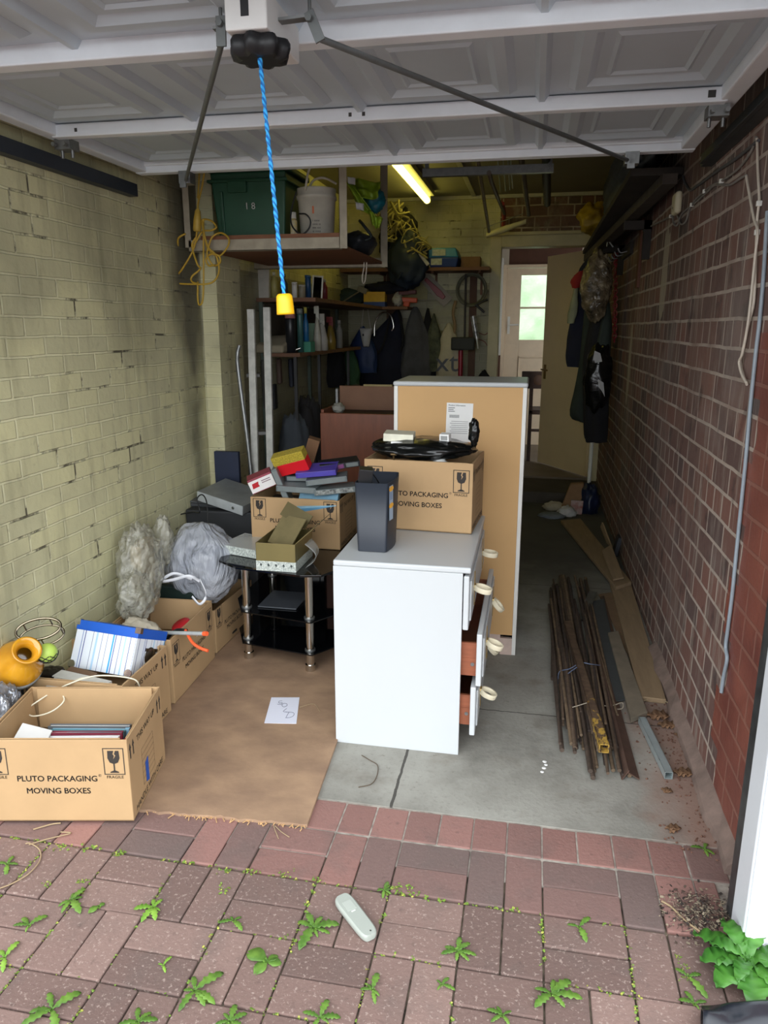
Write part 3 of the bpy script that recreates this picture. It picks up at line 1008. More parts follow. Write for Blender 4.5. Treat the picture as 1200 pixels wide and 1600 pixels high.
# ------------------------------------------------------------------ white chest of drawers
cx0, cx1, cy0, cy1, ch = -0.676, -0.205, 2.468, 3.233, 0.735
chest = thing('chest_of_drawers', 'white chest of drawers end-on with two lower drawers pulled out', 'chest of drawers', ((cx0 + cx1) / 2, (cy0 + cy1) / 2, 0))
c_ = MB().b6(cx0, cx1, cy0, cy0 + 0.018, 0, ch - 0.022).b6(cx0, cx1, cy1 - 0.018, cy1, 0, ch - 0.022).b6(cx0, cx0 + 0.008, cy0 + 0.018, cy1 - 0.018, 0.03, ch - 0.022)
c_.b6(cx0 + 0.01, cx1 - 0.04, cy0 + 0.018, cy1 - 0.018, 0.06, 0.075).b6(cx1 - 0.05, cx1 - 0.03, cy0 + 0.018, cy1 - 0.018, 0, 0.06).b6(cx0 + 0.01, cx1 - 0.002, cy0 + 0.018, cy1 - 0.018, 0.485, 0.5)
c_.build('carcass', CHEST_WHITE, chest, bevel=0.0015)
MB().b6(cx0, cx1 + 0.028, cy0, cy1, ch - 0.022, ch).build('chest_top', CHEST_WHITE, chest, bevel=0.006, seg=3)
DRW = M('drawer_side_wood', S(146, 84, 58), 0.45, var=0.12, scale=6, stretch=(2, 2, 14))
KNOBW = M('ivory_handle', S(238, 228, 200), 0.3, var=0.02)
GOLD = M('gold_trim', S(176, 150, 96), 0.3, 0.8)


def ring_handle(mb, c, R, M4):
    rs = []
    for i in range(24):
        a = 2 * PI * i / 24
        rs.append([c + M4 @ Vector((0.016 + (R + 0.008 * math.cos(b)) * math.cos(a), 0.010 * math.sin(b), (R + 0.008 * math.cos(b)) * math.sin(a))) for b in [2 * PI * k / 10 for k in range(10)]])
    rs.append(rs[0])
    mb.rings(rs, 0, False)


def drawer(z0, z1, pull, tilt=0.0):
    xf = cx1 + 0.003 + pull
    dr = MB().b6(xf, xf + 0.02, cy0 + 0.002, cy1 - 0.002, z0, z1).build('drawer', CHEST_WHITE, chest, bevel=0.004)
    MB().b6(xf + 0.02, xf + 0.027, cy0 + 0.03, cy1 - 0.03, z0 + 0.025, z1 - 0.025).build('drawer_panel', CHEST_WHITE, dr, bevel=0.005)
    if pull:
        bm = MB()
        zt = z1 - 0.045
        for ya in (cy0 + 0.026, cy1 - 0.038):
            bm.b6(cx0 + 0.06 + pull, xf, ya, ya + 0.012, z0 + 0.03, zt)
        bm.b6(cx0 + 0.06 + pull, xf, cy0 + 0.03, cy1 - 0.03, z0 + 0.03, z0 + 0.036).b6(cx0 + 0.05 + pull, cx0 + 0.06 + pull, cy0 + 0.026, cy1 - 0.026, z0 + 0.03, zt)
        bm.b6(cx0 + 0.06 + pull, xf, cy0 + 0.024, cy0 + 0.026, z0 + 0.085, z0 + 0.1)
        bm.build('drawer_box', DRW, dr)
        MB().cyl((xf - 0.014, cy0 + 0.024, z0 + 0.075), (xf - 0.014, cy0 + 0.0265, z0 + 0.075), 0.007).build('cam_screw', STEEL, dr)
    for y, swing in ((cy0 + 0.16, 14 if z0 > 0.4 else 22), (cy1 - 0.16, 8 if z0 > 0.4 else 48)):
        zc = (z0 + z1) / 2 + 0.01
        hb = MB().b6(xf + 0.027, xf + 0.030, y - 0.004, y + 0.004, z0 + 0.04, z1 - 0.03)
        hb.cyl((xf + 0.027, y, zc), (xf + 0.034, y, zc), 0.014)
        tor = []
        R = 0.030
        for i in range(29):
            a = 2 * PI * i / 28
            tor.append(Vector((xf + 0.034 + R + R * math.cos(a), y + R * 0.25 * math.sin(a), zc + R * math.sin(a) * 0.55)))
        # a flat ring standing out from the front
        rs = []
        for i in range(29):
            a = 2 * PI * i / 28
            tl_ = Matrix.Rotation(math.radians(swing), 3, 'Y')
            cs = Vector((xf + 0.030, y, zc))
            rad = Vector((math.cos(a), math.sin(a) * 0.9, 0))
            rs.append([cs + tl_ @ (Vector((R, 0, 0)) + rad * (R + dr_) + Vector((0, 0, dz_))) for dr_, dz_ in ((0.005, -0.010), (0.005, 0.010), (-0.004, 0.010), (-0.004, -0.010))])
        h_ = MB().rings(rs, 0, False, True).build('ring_handle', KNOBW, dr, bevel=0.002)
        hb.build('handle_plate', GOLD, dr)


drawer(0.500, 0.703, 0.0)
drawer(0.285, 0.488, 0.052)
drawer(0.085, 0.280, 0.035)

# ------------------------------------------------------------------ tall cupboard with its back to us
tx0, tx1, ty0, ty1, th = -0.622, -0.018, 3.388, 3.775, 1.312
tall = thing('wardrobe', 'tall white cupboard turned round, bare hardboard back showing', 'cupboard', ((tx0 + tx1) / 2, (ty0 + ty1) / 2, 0))
MB().b6(tx0, tx0 + 0.018, ty0, ty1, 0, th - 0.022).b6(tx1 - 0.018, tx1, ty0, ty1, 0, th - 0.022).b6(tx0 + 0.018, tx1 - 0.018, ty1 - 0.02, ty1, 0.07, th - 0.022).build('carcass', WHITE_PAINT, tall, bevel=0.0015)
MB().b6(tx0 - 0.004, tx1 + 0.004, ty0 - 0.006, ty1 + 0.03, th - 0.022, th).build('cupboard_top', CHEST_WHITE, tall, bevel=0.009, seg=3)
MB().b6(tx0 + 0.018, tx1 - 0.018, ty0 + 0.006, ty0 + 0.010, 0.10, th - 0.022).build('back_board', M('hardboard', S(204, 164, 112), 0.75, var=0.04, scale=2.5), tall)
MB().b6(tx0 + 0.018, tx1 - 0.075, ty0 + 0.004, ty0 + 0.018, 0.025, 0.10).b6(tx1 - 0.075, tx1 - 0.018, ty0 + 0.0, ty0 + 0.02, 0.0, 0.085).build('plinth', M('plinth_pink_white', S(214, 190, 178), 0.5), tall)
p0 = AY(697, 629, ty0 + 0.005)
p1 = AY(737, 680, ty0 + 0.005)
Tp = frame((p0.x, ty0 + 0.0052, p1.z - 0.03), (1, 0, -0.02), (0.02, 0, 1))
wl, hl = p1.x - p0.x, p0.z - p1.z + 0.03
lab = MB().flat([(0, 0), (wl, 0), (wl, hl), (0, hl)], Tp).build('paper_label', PAPER, tall)
T2 = Tp @ Matrix.Translation((0, 0, 0.0004))
pr = MB()
pr.text('Product Information', 0.0095, T2 @ Matrix.Translation((0.008, hl - 0.014, 0)), 0, 0.01, 'LEFT')
for k, wd in enumerate((0.03, 0.024, 0.03)):
    pr.flat([(0.008, hl - 0.024 - k * 0.008), (0.008 + wd, hl - 0.024 - k * 0.008), (0.008 + wd, hl - 0.021 - k * 0.008), (0.008, hl - 0.021 - k * 0.008)], T2)
for k in range(16):
    x = 0.015 + k * 0.0028
    pr.flat([(x, hl - 0.068), (x + 0.0014, hl - 0.068), (x + 0.0014, hl - 0.054), (x, hl - 0.054)], T2)
for k in range(7):
    y = hl - 0.085 - k * 0.009
    pr.flat([(0.024 - 0.006 * (k % 2), y), (wl - 0.02, y), (wl - 0.02, y + 0.0018), (0.024 - 0.006 * (k % 2), y + 0.0018)], T2)
pr.build('label_print', M('label_grey_ink', S(96, 98, 100), 0.8), lab)

# ------------------------------------------------------------------ things near the doorway
def posed(name, label, cat, loc, rot, group=None):
    o = thing(name, label, cat, loc, 0, group)
    o.rotation_euler = rot
    WM[o] = Matrix.Translation(Vector(loc)) @ Euler(rot).to_matrix().to_4x4()
    return o


def kid(mb, name, mat, parent, **kw):
    return mb.build(name, mat, parent, world=False, **kw)


# plywood sheet with splintered front edge
pl = MB()
fr = [AZ(228, 1268), AZ(480, 1294)]
bk = [Vector((-1.40, 3.9, 0)), Vector((-0.90, 3.9, 0))]
e_r = [AZ(480, 1294), AZ(528, 1163), Vector((-0.80, 3.0, 0)), Vector((-0.86, 3.9, 0))]
n = 60
top, bot = [], []
for i in range(n + 1):
    t = i / n
    p = Vector((-1.66, 1.90, 0)).lerp(Vector((-0.637, 1.962, 0)), t)
    p.y += 0.012 * noise.noise(Vector((t * 30, 0, 0))) + 0.008 * noise.noise(Vector((t * 90, 1, 0)))
    top.append(p)
outl = [(p.x, p.y) for p in top] + [(-0.669, 2.46), (-0.74, 3.9), (-1.66, 3.9)]
PLY = M('plywood', S(166, 136, 108), 0.85, var=0.1, scale=5, stretch=(1.0, 1.5, 1), bump=0.15, bscale=50, c2=S(132, 106, 86))
pl.prism(outl, Matrix.Translation((0, 0, 0.001)), 0.011)
tag(pl.build('plywood_sheet', PLY), 'dusty brown plywood sheet lying on the floor, front edge splintered', 'plywood')
PZ_ = 0.0125
for b_ in (b1, b2, b3, b4):
    b_.location.z += PZ_
    WM[b_] = Matrix.Translation((0, 0, PZ_)) @ WM[b_]
chest.location.z += 0.0
# paper note with handwriting
pq = [AZ(413, 1130, PZ_), AZ(463, 1131, PZ_), AZ(468, 1090, PZ_), AZ(424, 1090, PZ_)]
note = thing('paper_note', 'white paper sheet with a scribbled word, lying on the plywood', 'paper', pq[0])
MB().hexa(pq, [p + Vector((0, 0, 0.0012)) for p in pq]).build('sheet', M('bluish_paper', S(222, 224, 238), 0.8, var=0.01), note)
Tn = frame(pq[0] + Vector((0, 0, 0.0018)), pq[1] - pq[0], pq[3] - pq[0])
wn_, hn_ = (pq[1] - pq[0]).length, (pq[3] - pq[0]).length
ink = MB()
strokes = [[(0.32, 0.86), (0.22, 0.84), (0.24, 0.77), (0.34, 0.78), (0.32, 0.71), (0.2, 0.72)],
           [(0.42, 0.62), (0.36, 0.68), (0.4, 0.75), (0.5, 0.74), (0.52, 0.66), (0.44, 0.61)],
           [(0.55, 0.56), (0.47, 0.44), (0.6, 0.42)],
           [(0.66, 0.42), (0.62, 0.22)], [(0.55, 0.42), (0.8, 0.4), (0.84, 0.3), (0.76, 0.22), (0.6, 0.2)]]
for st in strokes:
    ink.tube([Tn @ Vector((x * wn_, y * hn_, 0)) for x, y in spline([(a, b, 0) for a, b in st], 5) for x, y in [(x, y)]] if False else [Tn @ Vector((p.x * wn_, p.y * hn_, 0)) for p in spline([(a, b, 0) for a, b in st], 5)], 0.0009, 4)
ink.build('handwriting', M('blue_black_ink', S(60, 66, 96), 0.7), note)

# ---- books in the front box
def book(label, loc, rot, w, d, h, cover, pages=PAPER, group='books in the front box', cat='book', name='book'):
    o = posed(name, label, cat, loc, rot, group)
    kid(MB().b6(-w / 2, w / 2, -d / 2, d / 2, 0, 0.003).b6(-w / 2, w / 2, -d / 2, d / 2, h - 0.003, h).b6(w / 2 - 0.003, w / 2, -d / 2, d / 2, 0.003, h - 0.003), 'cover', cover, o, bevel=0.001)
    kid(MB().b6(-w / 2 + 0.004, w / 2 - 0.003, -d / 2 + 0.005, d / 2 - 0.005, 0.003, h - 0.003), 'pages', pages, o)
    return o


BK = [('grey-covered hardback furthest back in the row standing in the front box', S(92, 96, 100), 0.022, 0.285), ('light blue book just before the grey hardback in the front box', S(126, 170, 192), 0.016, 0.265),
      ('teal-edged hardback before the light blue book in the front box', S(70, 120, 128), 0.022, 0.262), ('maroon book before the teal-edged one in the front box', S(120, 40, 60), 0.018, 0.27),
      ('white book second from the front of the row in the front box', S(214, 214, 214), 0.02, 0.26), ('navy book foremost of the row standing in the front box', S(40, 50, 90), 0.024, 0.25)]
zt = 0.248
q = AY(130, 1150, 2.02)
for lb_, col, h, w in BK:
    zt -= h
    book(lb_, (q.x + rnd.uniform(-0.012, 0.012), q.y + 0.075 - (0.248 - zt), 0.115 + rnd.uniform(-0.008, 0.006)), (PI / 2 - 0.12, 0, rz1 + rnd.uniform(-0.02, 0.02)), w, 0.2, h, M('book_cover_%d' % int(zt * 1000), col, 0.5, var=0.05))
MB_ = MB().box((0, 0, 0.09), (0.085, 0.02, 0.18))
wb_ = MB()
wb_.box(AY(38, 1158, 1.96) + Vector((0, 0, -0.075)), (0.10, 0.09, 0.24), (0.25, 0.35, 0.3))
tag(wb_.build('white_carton', PAPER, bevel=0.002), 'small white carton tilted beside the books in the front box', 'carton')
rb_ = MB()
rb_.box(AY(199, 1152, 2.03) + Vector((0, 0, -0.025)), (0.022, 0.13, 0.05), (0, 0.2, rz1))
tag(rb_.build('red_case', REDP, bevel=0.002), 'small red case wedged between the books and the side of the front box', 'case')
# white flex looped over the rim of the front box
fl = [AY(222, 1090, 2.30), AY(218, 1072, 2.26), AY(205, 1060, 2.24), AY(150, 1056, 2.2), AY(100, 1072, 2.17), AY(60, 1095, 2.10), AY(42, 1110, 2.08), AY(52, 1119, 2.06), AY(80, 1112, 2.08), AY(100, 1095, 2.12), AY(97, 1078, 2.16), AY(120, 1062, 2.22), AY(150, 1056, 2.26)]
tag(MB().tube(spline(fl, 6), 0.0028, 8).build('white_flex', M('cream_flex', S(222, 214, 190), 0.5, var=0.05)), 'cream electric flex looped over the rim of the front box', 'cable')

# ---- striped storage box in the second box
sb0 = AY(206, 1050, 2.36)
sb = posed('storage_box', 'blue-lidded storage box with blue and white stripes, tipped back in the second box', 'storage box', (sb0.x - 0.14, sb0.y, sb0.z - 0.012), (-0.45, 0.02, -0.10))
ts = NT('blue_stripes')
sp_ = ts.n('ShaderNodeSeparateXYZ')
ts.link(ts.coord(), sp_.inputs[0])
xx = ts.math('ADD', sp_.outputs['X'], sp_.outputs['Y'])
stops = [(0, S(222, 228, 236))]
for p_, w_, c in ((0.06, 0.012, S(120, 140, 190)), (0.10, 0.012, S(40, 60, 140)), (0.22, 0.01, S(110, 120, 150)), (0.27, 0.03, S(170, 205, 232)), (0.36, 0.01, S(110, 120, 160)), (0.44, 0.008, S(120, 130, 160)), (0.52, 0.025, S(60, 160, 220)), (0.56, 0.014, S(24, 60, 150)), (0.64, 0.01, S(130, 140, 170)), (0.70, 0.02, S(160, 200, 230)), (0.78, 0.012, S(100, 110, 150)), (0.86, 0.01, S(120, 130, 160)), (0.94, 0.01, S(100, 110, 150))):
    stops += [(p_, c), (p_ + w_, S(222, 228, 236))]
rp = ts.n('ShaderNodeValToRGB')
rp.color_ramp.interpolation = 'CONSTANT'
while len(rp.color_ramp.elements) < len(stops):
    rp.color_ramp.elements.new(0.5)
for i_ in range(len(stops)):
    rp.color_ramp.elements[i_].position = i_ / 100
for i_ in reversed(range(len(stops))):
    rp.color_ramp.elements[i_].position = stops[i_][0]
    rp.color_ramp.elements[i_].color = stops[i_][1]
ts.link(ts.math('FRACT', ts.math('MULTIPLY_ADD', xx, 1 / 0.30, 0.42)), rp.inputs['Fac'])
ts.base(rp.outputs['Color'])
ts.set(Roughness=0.5)
SW, SD, SH = 0.275, 0.20, 0.185
kid(MB().b6(-SW / 2, SW / 2, 0, SD, 0, SH - 0.03), 'striped_body', ts.m, sb, bevel=0.001)
lid = kid(MB().b6(-SW / 2 - 0.003, SW / 2 + 0.003, -0.003, SD + 0.003, SH - 0.038, SH), 'blue_lid', M('royal_blue', S(20, 88, 190), 0.45, var=0.04), sb, bevel=0.002)
for x in (-SW / 2, SW / 2):
    cn = MB()
    cn.b6(x - 0.012, x + 0.012, -0.006, 0.012, SH - 0.02, SH + 0.003)
    kid(cn, 'metal_corner', CHROME, sb)
    cn = MB()
    cn.lathe([(0.0, -0.004), (0.016, -0.003), (0.016, 0.001)], Matrix.Translation((x * 0.93, -0.003, 0.012)) @ Matrix.Rotation(PI / 2, 4, 'X'), 14)
    kid(cn, 'corner_stud', CHROME, sb)
hm_ = MB().b6(SW / 2, SW / 2 + 0.004, 0.07, 0.15, 0.10, 0.112)
hm_.lathe([(0.0, 0.006), (0.03, 0.005), (0.036, 0.0)], Matrix.Translation((SW / 2, 0.11, 0.082)) @ Matrix.Rotation(PI / 2, 4, 'Y'), 18)
kid(hm_, 'metal_handle', M('dark_chrome', S(110, 104, 96), 0.25, 0.9), sb)
# flat things lying in front of the storage box
fq = AY(128, 1062, 2.24)
book('white slim book lying in front of the striped storage box', (fq.x + 0.0, fq.y, fq.z - 0.01), (0.05, 0.03, -0.15), 0.23, 0.05, 0.016, M('book_white', S(214, 212, 204), 0.5), group='flat things in the second box')
fq = AY(102, 1072, 2.20)
book('small grey-white booklet lowest in front of the striped storage box', (fq.x, fq.y, fq.z - 0.01), (0.03, 0.03, -0.1), 0.13, 0.05, 0.012, M('book_grey', S(196, 194, 188), 0.5), group='flat things in the second box')
fq = AY(125, 1050, 2.3)
tag(MB().box((fq.x, fq.y, fq.z - 0.012), (0.12, 0.05, 0.022), (0.1, 0.1, -0.1)).build('brown_wallet', M('brown_card', S(120, 92, 68), 0.7), bevel=0.004), 'brown flat case lying at the foot of the striped storage box', 'case')
fq = AY(80, 1045, 2.32)
dk = MB()
crumple(dk, (fq.x, fq.y, fq.z - 0.02), (0.055, 0.04, 0.025), 0.3, 2.5, 24, 16, 4)
tag(dk.build('dark_trinkets', M('dark_metal', S(52, 44, 40), 0.4, 0.5)), 'small dark ornament lying beside the striped storage box', 'ornament')
fill_ = MB()
fill_.b6(-1.79, -1.42, 2.24, 2.5, 0.022, 0.17).b6(-1.79, -1.6, 2.215, 2.24, 0.022, 0.26)
tag(fill_.build('packing_pad', CARD), 'cardboard packing lying deep in the second box', 'cardboard')
WM[b2]

# ---- amber glass shade, chrome ring, ball, foil bag
la = AY(28, 1020, 2.12)
lamp = posed('lamp_globe', 'amber glass oil lamp globe lying on its side against the painted wall', 'lamp glass', (la.x + 0.012, la.y, la.z - 0.02), (0.55, 0.75, 0.15))
lamp.scale = (0.86, 0.86, 0.86)
ta = NT('amber_glass')
ta.base(ta.ramp(ta.noise(8, 3), [(0.3, S(176, 116, 18)), (0.7, S(214, 156, 40))]))
AMB = ta.set(Roughness=0.12, Coat_Weight=0.5)
kid(MB().lathe([(0.02, -0.12), (0.075, -0.115), (0.098, -0.085), (0.1, -0.05), (0.082, -0.01), (0.052, 0.022), (0.038, 0.045), (0.036, 0.06), (0.05, 0.078), (0.058, 0.098), (0.05, 0.1), (0.03, 0.07), (0.028, 0.05)], None, 32, cap=False), 'amber_glass', AMB, lamp)
kid(MB().lathe([(0.094, -0.125), (0.104, -0.1), (0.102, -0.07), (0.098, -0.07), (0.098, -0.1), (0.088, -0.122)], None, 32, cap=False), 'grey_collar', M('frosted_grey', S(150, 150, 146), 0.4), lamp)
rg = AY(60, 983, 2.2)
rm = MB()
pts = [rg + Vector((0.068 * math.cos(a), 0.03 * math.sin(a) + 0.03 * math.cos(a), 0.03 * math.sin(a))) for a in [2 * PI * i / 40 for i in range(41)]]
rm.tube(pts, 0.005, 8)
rm.tube([p * 1.0 + Vector((-0.004, 0.02, -0.035)) for p in pts], 0.004, 8)
for i in range(0, 40, 8):
    rm.tube([pts[i], pts[i] + Vector((-0.004, 0.02, -0.035))], 0.003, 6)
tag(rm.build('lamp_gallery', M('tarnished_chrome', S(150, 140, 120), 0.2, 1.0)), 'tarnished chrome lamp ring standing behind the amber lamp globe', 'lamp ring')
gb = AY(74, 1020, 2.17)
bl_ = thing('bath_ball', 'small lime green ball in netting beside the amber lamp globe', 'ball', gb - Vector((0, 0, 0.035)))
MB().lathe([(0.035 * math.sin(PI * i / 12), -0.035 * math.cos(PI * i / 12)) for i in range(13)], Matrix.Translation(gb), 20).build('green_ball', M('lime', S(186, 214, 96), 0.5), bl_)
nb = MB()
for k in range(8):
    a = 2 * PI * k / 8
    nb.tube([gb + 0.0365 * Vector((math.cos(a + t * 1.5) * math.sin(t), math.sin(a + t * 1.5) * math.sin(t), -math.cos(t))) for t in [0.05 + 1.5 * i / 10 for i in range(11)]], 0.0016, 5)
    nb.tube([gb + 0.0365 * Vector((math.cos(a - t * 1.5) * math.sin(t), math.sin(a - t * 1.5) * math.sin(t), -math.cos(t))) for t in [0.05 + 1.5 * i / 10 for i in range(11)]], 0.0016, 5)
nb.build('black_net', BLACK, bl_)
tf = NT('silver_foil')
tf.base(tf.ramp(tf.noise(9, 4), [(0.35, S(104, 108, 116)), (0.65, S(196, 200, 208))]))
tf.bump(tf.noise(16, 3, 0.5, dist=1.5), 0.8, 0.02)
FOIL = tf.set(Roughness=0.28, Metallic=0.75)
fo = AY(8, 1085, 2.12)
fb = MB()
crumple(fb, (-1.745, 2.0, 0.185), (0.058, 0.13, 0.18), 0.2, 2.6, 56, 40, 5, ridged=True, fl=0.03)
tag(fb.build('foil_bag', FOIL), 'crumpled silver grey plastic bag wedged behind the front box by the wall', 'bag')

# ---- third box: cap, red tub, handles
zq = AY(215, 972, 2.72)
cp_ = MB()
crumple(cp_, zq + Vector((0.0, 0.0, -0.045)), (0.085, 0.07, 0.055), 0.3, 2.3, 36, 22, 8)
tag(cp_.build('cloth_bag', M('off_white_cloth', S(206, 196, 176), 0.9, var=0.1, bump=0.2)), 'crumpled off-white cloth bag in the box behind the striped storage box', 'bag')
ru = AY(288, 972, 2.86)
tub = posed('tub', 'white patterned tub with a red lid lying in the third box', 'tub', ru + Vector((0, 0, -0.04)), (0.2, -0.45, 0.2))
kid(MB().lathe([(0.036, -0.05), (0.04, -0.045), (0.042, 0.008), (0.036, 0.012)], None, 24), 'tub_body', M('floral_white', S(226, 220, 222), 0.5, var=0.2, scale=60, c2=S(150, 120, 150)), tub)
kid(MB().lathe([(0.043, 0.008), (0.045, 0.01), (0.045, 0.035), (0.04, 0.042), (0.0, 0.042)], None, 24), 'red_lid', REDP, tub)
ORA = M('orange_grip', S(240, 96, 50), 0.5, var=0.05)
h1_ = thing('grabber_handle', 'clear grey tube with orange tip sticking out over the rim of the third box', 'handle', AY(255, 985, 2.66))
g0, g1_ = AY(240, 988, 2.70), AY(318, 990, 2.60)
MB().tube([g0, g1_], 0.0085, 10).build('grey_tube', M('grey_clear_tube', S(168, 172, 172), 0.25), h1_)
MB().tube([g1_, g1_ + (g1_ - g0).normalized() * 0.02], 0.0095, 10).build('orange_tip', ORA, h1_)
h2_ = thing('loppers', 'black handled cutter with a curved orange grip hanging over the third box', 'cutter', AY(300, 1000, 2.66))
gp = spline([AY(290, 985, 2.66), AY(300, 1003, 2.6), AY(312, 1012, 2.58), AY(325, 1017, 2.57)], 6)
MB().tube(gp, 0.0065, 8).build('orange_grip', ORA, h2_)
MB().tube(spline([AY(258, 1000, 2.68), AY(275, 985, 2.68), AY(292, 985, 2.665)], 6), 0.007, 8).build('black_jaw', BLACK, h2_)

# ---- bubble wrap, carrier bag, things behind
tbw = NT('bubble_wrap')
vo = tbw.n('ShaderNodeTexVoronoi')
vo.inputs['Scale'].default_value = 42
tbw.link(tbw.coord(), vo.inputs['Vector'])
tbw.bump(tbw.math('ADD', tbw.math('MULTIPLY', vo.outputs['Distance'], -1.0), tbw.math('MULTIPLY', tbw.noise(9, 3, dist=1.2), 1.5)), 0.9, 0.012)
tbw.base(tbw.ramp(tbw.noise(10, 4), [(0.3, S(150, 148, 130)), (0.7, S(208, 206, 192))]))
BUB = tbw.set(Roughness=0.1, Alpha=0.48, IOR=1.5, Coat_Weight=1.0, Coat_Roughness=0.04)
bw = MB()
bc = AY(212, 882, 3.2)
crumple(bw, (-1.69, 2.90, 0.49), (0.08, 0.14, 0.205), 0.2, 2.6, 72, 54, 11)
crumple(bw, (-1.67, 2.80, 0.40), (0.07, 0.10, 0.12), 0.25, 2.4, 48, 36, 12)
crumple(bw, AX(255, 838, -1.67) + Vector((0, 0.0, -0.02)), (0.045, 0.05, 0.12), 0.2, 3.0, 40, 28, 14, rot=0.4)
tag(bw.build('bubble_wrap', BUB), 'bunched clear bubble wrap propped against the painted wall', 'bubble wrap')
tag(MB().box((-1.69, 2.92, 0.49), (0.05, 0.15, 0.26), (0.05, 0.05, 0.1)).build('wrapped_parcel', M('buff_board', S(176, 160, 122), 0.8), bevel=0.006), 'buff coloured board wrapped inside the bubble wrap', 'parcel')

tpb = NT('carrier_film')
tpb.bump(tpb.noise(7, 4, 0.55, stretch=(1, 1, 0.45), dist=2.5), 1.0, 0.05)
tpb.base(tpb.ramp(tpb.noise(6, 3), [(0.3, S(170, 176, 190)), (0.7, S(222, 226, 234))]))
FILM = tpb.set(Roughness=0.22, Alpha=0.55, Coat_Weight=0.8, Coat_Roughness=0.1)
bag = thing('carrier_bag', 'bulging white translucent carrier bag beside the black glass stand', 'carrier bag', (-1.5, 3.22, 0.30))
cb_ = MB()
crumple(cb_, (-1.535, 3.2, 0.435), (0.185, 0.155, 0.205), 0.12, 1.7, 72, 52, 21, fl=0.236)
cb_.build('bag_film', FILM, bag)
hb_ = MB()


def strap(mb, pts, w, t=0.0008, mi=0, up=Vector((0, 0, 1))):
    P = spline(pts, 6)
    rs = []
    for i, p in enumerate(P):
        d = (P[min(i + 1, len(P) - 1)] - P[max(i - 1, 0)]).normalized()
        s_ = d.cross(up)
        if s_.length < 1e-4:
            s_ = Vector((1, 0, 0))
        s_.normalize()
        m_ = s_.cross(d).normalized()
        rs.append([p - m_ * w / 2 - s_ * t, p + m_ * w / 2 - s_ * t, p + m_ * w / 2 + s_ * t, p - m_ * w / 2 + s_ * t])
    return mb.rings(rs, mi, True, True)


strap(hb_, [AY(300, 905, 3.05), AY(272, 896, 3.02), AY(252, 908, 3.0), AY(270, 906, 2.99), AY(295, 900, 2.98), AY(312, 908, 3.03)], 0.014)
strap(hb_, [AY(312, 905, 3.04), AY(322, 930, 3.0), AY(312, 944, 2.99), AY(300, 932, 3.0)], 0.012)
hb_.build('bag_handle', M('carrier_film_folded', S(236, 238, 244), 0.4), bag)
# what shows through the bag
inn = MB()
inn.box((-1.50, 3.2, 0.44), (0.22, 0.12, 0.24), (0.1, 0.35, 0.3))
inn.build('grey_folder', M('grey_board', S(86, 92, 100), 0.7), bag, bevel=0.004)
cs = MB()
cs.b6(-1.74, -1.53, 3.08, 3.12, 0.236, 0.35)
tag(cs.build('dark_case', M('dark_green_case', S(30, 44, 40), 0.4), bevel=0.008), 'dark green case lying under the bubble wrap behind the third box', 'case')
cr_ = thing('crate', 'dark plastic crate behind the carrier bag, holding up the disc player', 'crate', (-1.58, 3.76, 0))
MB().b6(-1.80, -1.40, 3.585, 3.94, 0.013, 0.60).build('crate_body', M('charcoal_plastic', S(44, 46, 50), 0.6), cr_, bevel=0.01)
dv0 = AY(348, 812, 3.62)
dvd = posed('disc_player', 'silver grey disc player tipped on the crate beside the cassette box', 'disc player', (-1.565, 3.70, 0.655), (0.12, 0.18, -0.25))
kid(MB().b6(-0.15, 0.15, -0.12, 0.12, -0.02, 0.03), 'metal_case', M('silver_grey', S(142, 146, 148), 0.4, 0.3), dvd, bevel=0.002)
kid(MB().b6(-0.15, 0.15, -0.126, -0.12, -0.022, 0.031), 'front_panel', M('pale_silver', S(196, 202, 206), 0.35, 0.2), dvd, bevel=0.002)
kid(MB().cyl((0.09, -0.126, 0.005), (0.09, -0.130, 0.005), 0.008), 'button', STEEL, dvd)
lp = posed('laptop', 'dark grey flat laptop lying on the crate by the painted wall', 'laptop', (-1.685, 3.79, 0.615), (0.12, 0.0, -0.1))
kid(MB().b6(-0.115, 0.17, -0.13, 0.13, -0.004, 0.016), 'laptop_base', M('dark_grey_case', S(74, 76, 80), 0.5), lp, bevel=0.004)
kid(MB().b6(-0.115, 0.17, -0.13, 0.13, 0.018, 0.028), 'laptop_lid', M('grey_case', S(92, 94, 97), 0.45), lp, bevel=0.004)
cb2 = spline([AY(272, 806, 3.55), AY(300, 800, 3.55), AY(312, 800, 3.5), AY(308, 780, 3.52), AY(316, 773, 3.52), AY(323, 785, 3.5), AY(325, 815, 3.46)], 6)
tag(MB().tube(cb2, 0.0035, 8).build('black_cable', BLACK), 'thin black cable looping over the laptop and disc player', 'cable')

